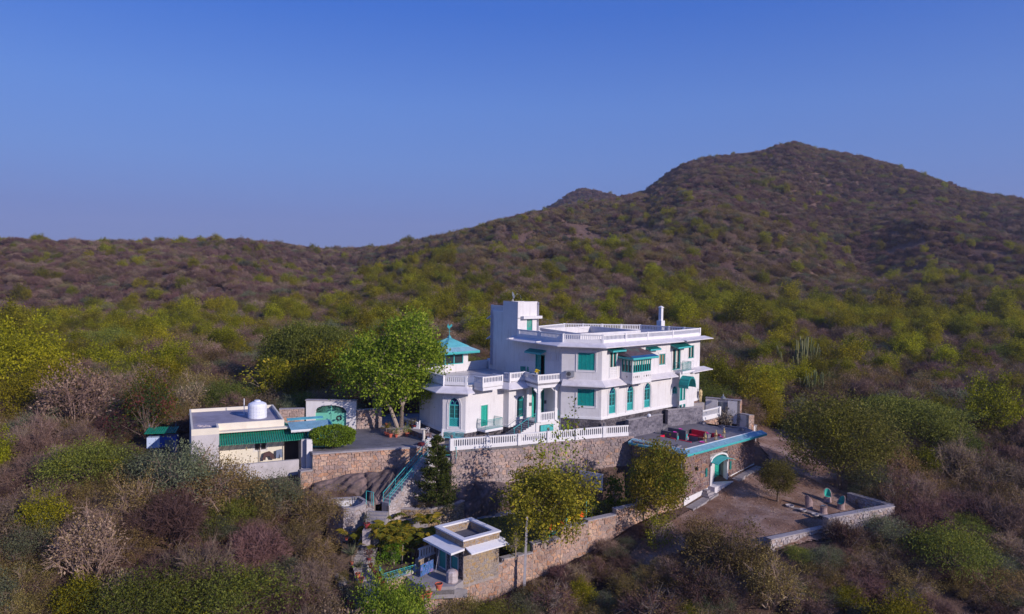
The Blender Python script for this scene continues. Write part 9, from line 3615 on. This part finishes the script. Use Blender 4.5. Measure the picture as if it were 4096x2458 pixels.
hand = [(1876, 915, 'green', 2.0, 'round bright green tree right of the villa, nearest its end wall'), (1737, 925, 'green', 2.3, 'bright green tree just beyond the villa end wall'), (1790, 915, 'green', 1.9, 'olive green tree between two others beyond the villa end wall'),
  (2045, 860, 'green', 2.8, 'tall yellow green tree leaning over the spurge clump'), (1988, 865, 'green', 1.6, 'small round tree right of the spurge clump'), (1895, 795, 'green', 2.6, 'dense bright tree on the plateau above the villa end'),
  (2318, 800, 'green', 2.0, 'lone bright tree on the far right plateau'), (2430, 850, 'feather', 3.4, 'dark green tree at the right picture edge'), (2390, 1005, 'green', 2.8, 'bright green tree low on the right slope'),
  (1650, 770, 'green', 2.8, 'rounded tree on the rise behind the villa chimney'), (1470, 790, 'green', 2.4, 'bright tree peeping over the villa roof balustrade'), (1600, 735, 'green', 2.4, 'bright narrow tree above the villa chimney'),
  (1940, 880, 'cactus', 2.6, 'large clump of upright pale green spurge stems'), (1965, 945, 'cactus', 1.8, 'lower clump of pale green spurge stems'), (1905, 720, 'green', 3.4, 'broad tree on the plateau left of centre'), (1800, 760, 'green', 3.6, 'broad bright tree on the plateau before the hill foot'),
  (1980, 740, 'green', 3.2, 'bright tree in the middle of the plateau row'), (2060, 740, 'green', 3.0, 'second bright tree in the middle of the plateau row'), (2140, 745, 'green', 3.4, 'large bright tree in the plateau row'), (2220, 745, 'green', 3.2, 'bright tree right of the large plateau tree'), (2330, 745, 'green', 3.0, 'bright tree near the right end of the plateau row'),
  (2420, 750, 'green', 3.2, 'last bright tree of the plateau row at the picture edge'), (668, 755, 'green', 3.0, 'bright round tree in the scrub above the gateway'), (455, 760, 'green', 2.6, 'bright tree in the scrub left of the gateway'), (1075, 740, 'green', 3.0, 'bright tree left of the stair tower in the valley'),
  (50, 880, 'green', 3.7, 'very large yellow green tree at the left picture edge'), (20, 800, 'green', 3.6, 'upright green tree behind the very large one'), (270, 815, 'feather', 4.4, 'wide green tree in the middle distance left'),
  (340, 690, 'green', 2.6, 'bright tree at the foot of the left hills'), (265, 745, 'yellow', 3.6, 'pale golden spreading tree in the left scrub'), (180, 980, 'tan', 4.0, 'large tree with pale withered leaves left of the generator'), (400, 850, 'bare', 4.4, 'large leafless purple tree behind the withered one'),
  (210, 1110, 'feather', 3.6, 'grey green acacia left of the generator'), (560, 1130, 'grey', 3.0, 'grey green thorn tree before the service house wall'), (660, 1200, 'grey', 2.6, 'grey green bush under the veranda wall'),
  (760, 1215, 'olive', 2.6, 'olive bush at the buttress below the court corner'), (780, 870, 'olive', 3.4, 'green bush behind the gateway left'), (680, 880, 'green', 3.0, 'bright tree left of the dark feathery tree'), (290, 640, 'yellow', 2.5, None),
  (550, 1420, 'feather', 4.2, 'feathery bright green tree at the bottom of the picture'), (340, 1460, 'feather', 3.6, 'feathery tree at the bottom left of the picture'), (75, 1320, 'grey', 2.2, 'grey green conical bush among purple thorns'), (215, 1350, 'tan', 2.6, 'thorn tree with withered leaves low in the left scrub'),
  (1340, 1440, 'pale', 2.2, 'pale bush at the foot of the utility pole'), (1690, 1400, 'pale', 2.8, None), (1580, 1460, 'pale', 2.8, None), (1760, 1330, 'olive', 3.2, None), (1860, 1400, 'olive', 3.0, None), (1700, 1300, 'olive', 2.2, 'dense bush before the lower yard wall'),
  (2290, 1060, 'feather', 4.0, 'wide green acacia right of the yard wall'), (2300, 1330, 'feather', 3.6, 'bright feathery tree low on the right slope')]
for k, x, y, r, lab in (('grey', -26.6, 58.3, 3.5, 'grey green thorn tree before the grey corner of the service house'), ('olive', -23.6, 58.3, 3.1, 'tall olive bush overlapping the service house awning'), ('feather', -22.0, 57.6, 2.6, 'feathery green bush before the veranda wall'),
  ('olive', -19.4, 58.6, 2.2, 'olive bush at the foot of the rubble buttress'), ('grey', -30.6, 60.0, 2.6, 'grey green bush before the generator'), ('feather', -33.8, 61.6, 2.6, 'green bush left of the generator cabinet'), ('olive', -16.8, 57.6, 1.9, 'olive bush below the plunge pool wall'),
  ('bare', -25.5, 54.6, 2.8, 'big purple thorn bush down the slope from the veranda'), ('olive', -14.6, 55.6, 1.8, 'olive bush beside the bank of clay pots')):
 put(k, x, y, r, None, lab)
for X, Y, k, r, lab in hand:
 t = terr_at(X * S_, Y * S_, r * {'green': 1.25, 'cactus': .6, 'yellow': .7}.get(k, .8))
 if t is None or blocked(t[0], t[1], .2):
  continue
 put(k, t[0], t[1], r, t[2], lab, var=int(X) % 2, hz=1.15 if k == 'green' and lab and 'plateau' in lab else None)
cnt = 0
cand = []
for _ in range(7000):
 th = rs.uniform(-.70, .70)
 D_ = math.sqrt(rs.uniform(34 ** 2, 112 ** 2))
 cand.append((D_ * math.sin(th), D_ * math.cos(th)))
cand.sort(key=lambda p: p[1])
named_ = []
for x, y in cand:
 u = 2048 + F_PX * x / y
 if u < -380 or u > 4480:
  continue
 z = gz(x, y)
 v = 1229 - F_PX * ((z + 3 - 14.05) / y) - 114
 if v > 2900:
  continue
 k = zone_kind(x, y, rs.uniform())
 r = {'bare': 2.3, 'barebrown': 2.1, 'olive': 2.0, 'green': 2.2, 'feather': 2.8, 'grey': 1.9, 'tan': 2.2, 'yellow': 1.9, 'pale': 1.9, 'cactus': 1.2}[k] * rs.uniform(.7, 1.35)
 if blocked(x, y, min(r * .75, 1.7)) or not free(x, y, r, .47):
  continue
 hz = None
 if x > 2 and y < 66 and math.hypot(x - 12, y - 58) < 16:
  r *= .62
  hz = .8
 if x > 36 and y < 66 or (25 < x < 38 and 54 < y < 61):
  hz = .75
 put(k, x, y, r, z, hz=hz)
 cnt += 1
 if cnt > 620:
  break
pts_s = []
def grid_scatter(r0, r1, dens_near, seed):
 g = np.random.RandomState(seed)
 out = []
 n = int(.5 * 1.46 * (r1 ** 2 - r0 ** 2) * dens_near)
 th = g.uniform(-.73, .73, n)
 D_ = np.sqrt(g.uniform(r0 ** 2, r1 ** 2, n))
 return np.stack([D_ * np.sin(th), D_ * np.cos(th)], 1), g
for r0, r1, dens in ((100, 240, .30), (240, 430, .24), (430, 780, .22), (780, 1150, .10)):
 P, g = grid_scatter(r0, r1, dens, int(r0))
 Z = ground(P[:, 0], P[:, 1])
 for (x, y), z in zip(P, Z):
  if noise2(x, y, 9, 1.3) + .6 * noise2(x, y, 31, .4) < -.66 + .2 * g.uniform() and r0 == 240:
   continue
  k = zone_kind(x, y, g.uniform())
  s = .42 + .75 * g.uniform() ** 1.8 + (.1 if r0 >= 430 else 0)
  if k in ('green',):
   s = g.uniform(.7, 1.25)
  pts_s.append((x, y, z - .5, k, s, g.uniform(0, 6.28), g.uniform(.75, 1.1)))
  if g.uniform() < .28:
   for _ in range(g.randint(1, 4)):
    x2, y2 = x + g.normal() * 2.2, y + g.normal() * 2.2
    pts_s.append((x2, y2, z - .5 + (y2 - y) * .12, k, s * g.uniform(.45, .9), g.uniform(0, 6.28), g.uniform(.7, 1.2)))
P, g = grid_scatter(30, 108, .38, 99)
Z = ground(P[:, 0], P[:, 1])
for (x, y), z in zip(P, Z):
 if blocked(x, y, .9):
  continue
 k = ['bare', 'barebrown', 'olive', 'bare', 'olive'][g.randint(5)] if x < 0 else ['barebrown', 'olive', 'olive', 'bare', 'grey'][g.randint(5)]
 pts_s.append((x, y, z - .25, k, g.uniform(.34, .68), g.uniform(0, 6.28), g.uniform(.7, 1)))
g = np.random.RandomState(55)
Pg = []
while len(Pg) < 7000:
 x, y = g.uniform(9, 37), g.uniform(59, 92)
 if inside(YARD, x, y):
  Pg.append((x, y))
Pg = np.array(Pg)
zg = ground(Pg[:, 0], Pg[:, 1]) + .03
P3 = np.concatenate([Pg, zg[:, None]], 1)
V = leaf_quads(g, P3, .10, .8)
V[:, :, 2] = np.maximum(V[:, :, 2], P3[:, None, 2] + .005)
me = quads_mesh('yard_litter', V, g.uniform(0, 1, len(V)), 'leaf_tan')
o = bpy.data.objects.new('yard_litter', me)
COL.objects.link(o)
tag(o, 'dry leaves and chips of stone strewn over the dirt yard', 'litter', kind='stuff')
ORD = ['', 'second ', 'third ', 'fourth ', 'fifth ', 'sixth ', 'seventh ', 'eighth ', 'ninth ', 'tenth ', 'eleventh ', 'twelfth ']
byz = {}
for o, lab, zn, x, y in unnamed:
 byz.setdefault((lab, zn), []).append((o, x, y))
for (lab, zn), rows in byz.items():
 rows.sort(key=lambda r: r[2])
 nb = max(1, math.ceil(len(rows) / 12))
 for b in range(nb):
  part_ = rows[b * len(rows) // nb:(b + 1) * len(rows) // nb]
  part_.sort(key=lambda r: r[1] / r[2])
  band = '' if nb == 1 else ('nearest row of ' if b == 0 else 'row %s of ' % ['one', 'two', 'three', 'four', 'five', 'six', 'seven', 'eight', 'nine', 'ten'][min(9, b)])
  for i, (o, x, y) in enumerate(part_):
   pre = ORD[i] + 'from the left, ' if i else 'leftmost '
   o['label'] = ' '.join(((pre + lab + ' ' + zn) if i == 0 else (ORD[i] + lab + ' from the left ' + zn)).split()) + (', ' + band.replace(' of ', '') if band else '')
keys = [(k, i) for k in KINDS for i in range(len(KINDS[k])) if (k, i) in PROTO]
def scatter_object(name, label, cat, rows, kind_='stuff'):
 n = len(rows)
 me = bpy.data.meshes.new(name)
 me.vertices.add(n)
 co = np.array([(r[0], r[1], r[2]) for r in rows], np.float32)
 me.vertices.foreach_set('co', co.ravel())
 ki = np.zeros(n, np.int32)
 for j, r in enumerate(rows):
  opts = [a for a, kk in enumerate(keys) if kk[0] == r[3]]
  ki[j] = opts[j % len(opts)] if opts else 0
 for nm, ty, vals in (('kind_id', 'INT', ki), ('size', 'FLOAT', np.array([r[4] for r in rows], np.float32)), ('turn', 'FLOAT', np.array([r[5] for r in rows], np.float32)), ('tall', 'FLOAT', np.array([r[6] for r in rows], np.float32))):
  a = me.attributes.new(nm, ty, 'POINT')
  a.data.foreach_set('value', vals)
 o = bpy.data.objects.new(name, me)
 COL.objects.link(o)
 tag(o, label, cat, kind=kind_)
 ng = bpy.data.node_groups.new(name, 'GeometryNodeTree')
 ng.interface.new_socket('Geometry', in_out='INPUT', socket_type='NodeSocketGeometry')
 ng.interface.new_socket('Geometry', in_out='OUTPUT', socket_type='NodeSocketGeometry')
 N, Lk = ng.nodes, ng.links
 gi, go = N.new('NodeGroupInput'), N.new('NodeGroupOutput')
 def named(nm, ty):
  a = N.new('GeometryNodeInputNamedAttribute')
  a.data_type = ty
  a.inputs[0].default_value = nm
  return [s for s in a.outputs if s.enabled][0]
 kid, siz, trn, tal = named('kind_id', 'INT'), named('size', 'FLOAT'), named('turn', 'FLOAT'), named('tall', 'FLOAT')
 cx = N.new('ShaderNodeCombineXYZ')
 Lk.new(trn, cx.inputs[2])
 e2r = N.new('FunctionNodeEulerToRotation')
 Lk.new(cx.outputs[0], e2r.inputs[0])
 mu = N.new('ShaderNodeMath')
 mu.operation = 'MULTIPLY'
 Lk.new(siz, mu.inputs[0])
 Lk.new(tal, mu.inputs[1])
 sc = N.new('ShaderNodeCombineXYZ')
 Lk.new(siz, sc.inputs[0])
 Lk.new(siz, sc.inputs[1])
 Lk.new(mu.outputs[0], sc.inputs[2])
 jn = N.new('GeometryNodeJoinGeometry')
 for a, kk in enumerate(keys):
  oi = N.new('GeometryNodeObjectInfo')
  oi.transform_space = 'ORIGINAL'
  oi.inputs['As Instance'].default_value = False
  oi.inputs['Object'].default_value = PROTO[kk]
  cp = N.new('FunctionNodeCompare')
  cp.data_type = 'INT'
  cp.operation = 'EQUAL'
  ins = [s for s in cp.inputs if s.enabled]
  Lk.new(kid, ins[0])
  ins[1].default_value = a
  ip = N.new('GeometryNodeInstanceOnPoints')
  Lk.new(gi.outputs[0], ip.inputs['Points'])
  Lk.new(cp.outputs[0], ip.inputs['Selection'])
  Lk.new(oi.outputs['Geometry'], ip.inputs['Instance'])
  Lk.new(e2r.outputs[0], ip.inputs['Rotation'])
  Lk.new(sc.outputs[0], ip.inputs['Scale'])
  Lk.new(ip.outputs[0], jn.inputs[0])
 Lk.new(jn.outputs[0], go.inputs[0])
 md = o.modifiers.new('scatter', 'NODES')
 md.node_group = ng
 return o
for kk in [(k, i) for k in KINDS for i in range(len(KINDS[k])) if (k, i) not in PROTO]:
 pass
scatter_object('scrub_forest', 'dense mixed scrub covering hills and valley as one mass', 'scrub', pts_s)
print('plants', len(placed_), 'scatter', len(pts_s), flush=True)
m, nt, bs, out = new_mat('air_haze')
nt.nodes.remove(bs)
pv_ = nd(nt, 'ShaderNodeVolumePrincipled')
pv_.inputs['Color'].default_value = (.86, .80, .92, 1)
pv_.inputs['Density'].default_value = 0.00020
pv_.inputs['Anisotropy'].default_value = .2
nt.links.new(pv_.outputs[0], out.inputs['Volume'])
mb = MB()
mb.box(-2450, 2450, -2450, 2450, -45, 190)
mb.build('haze', 'air_haze', kind='stuff')
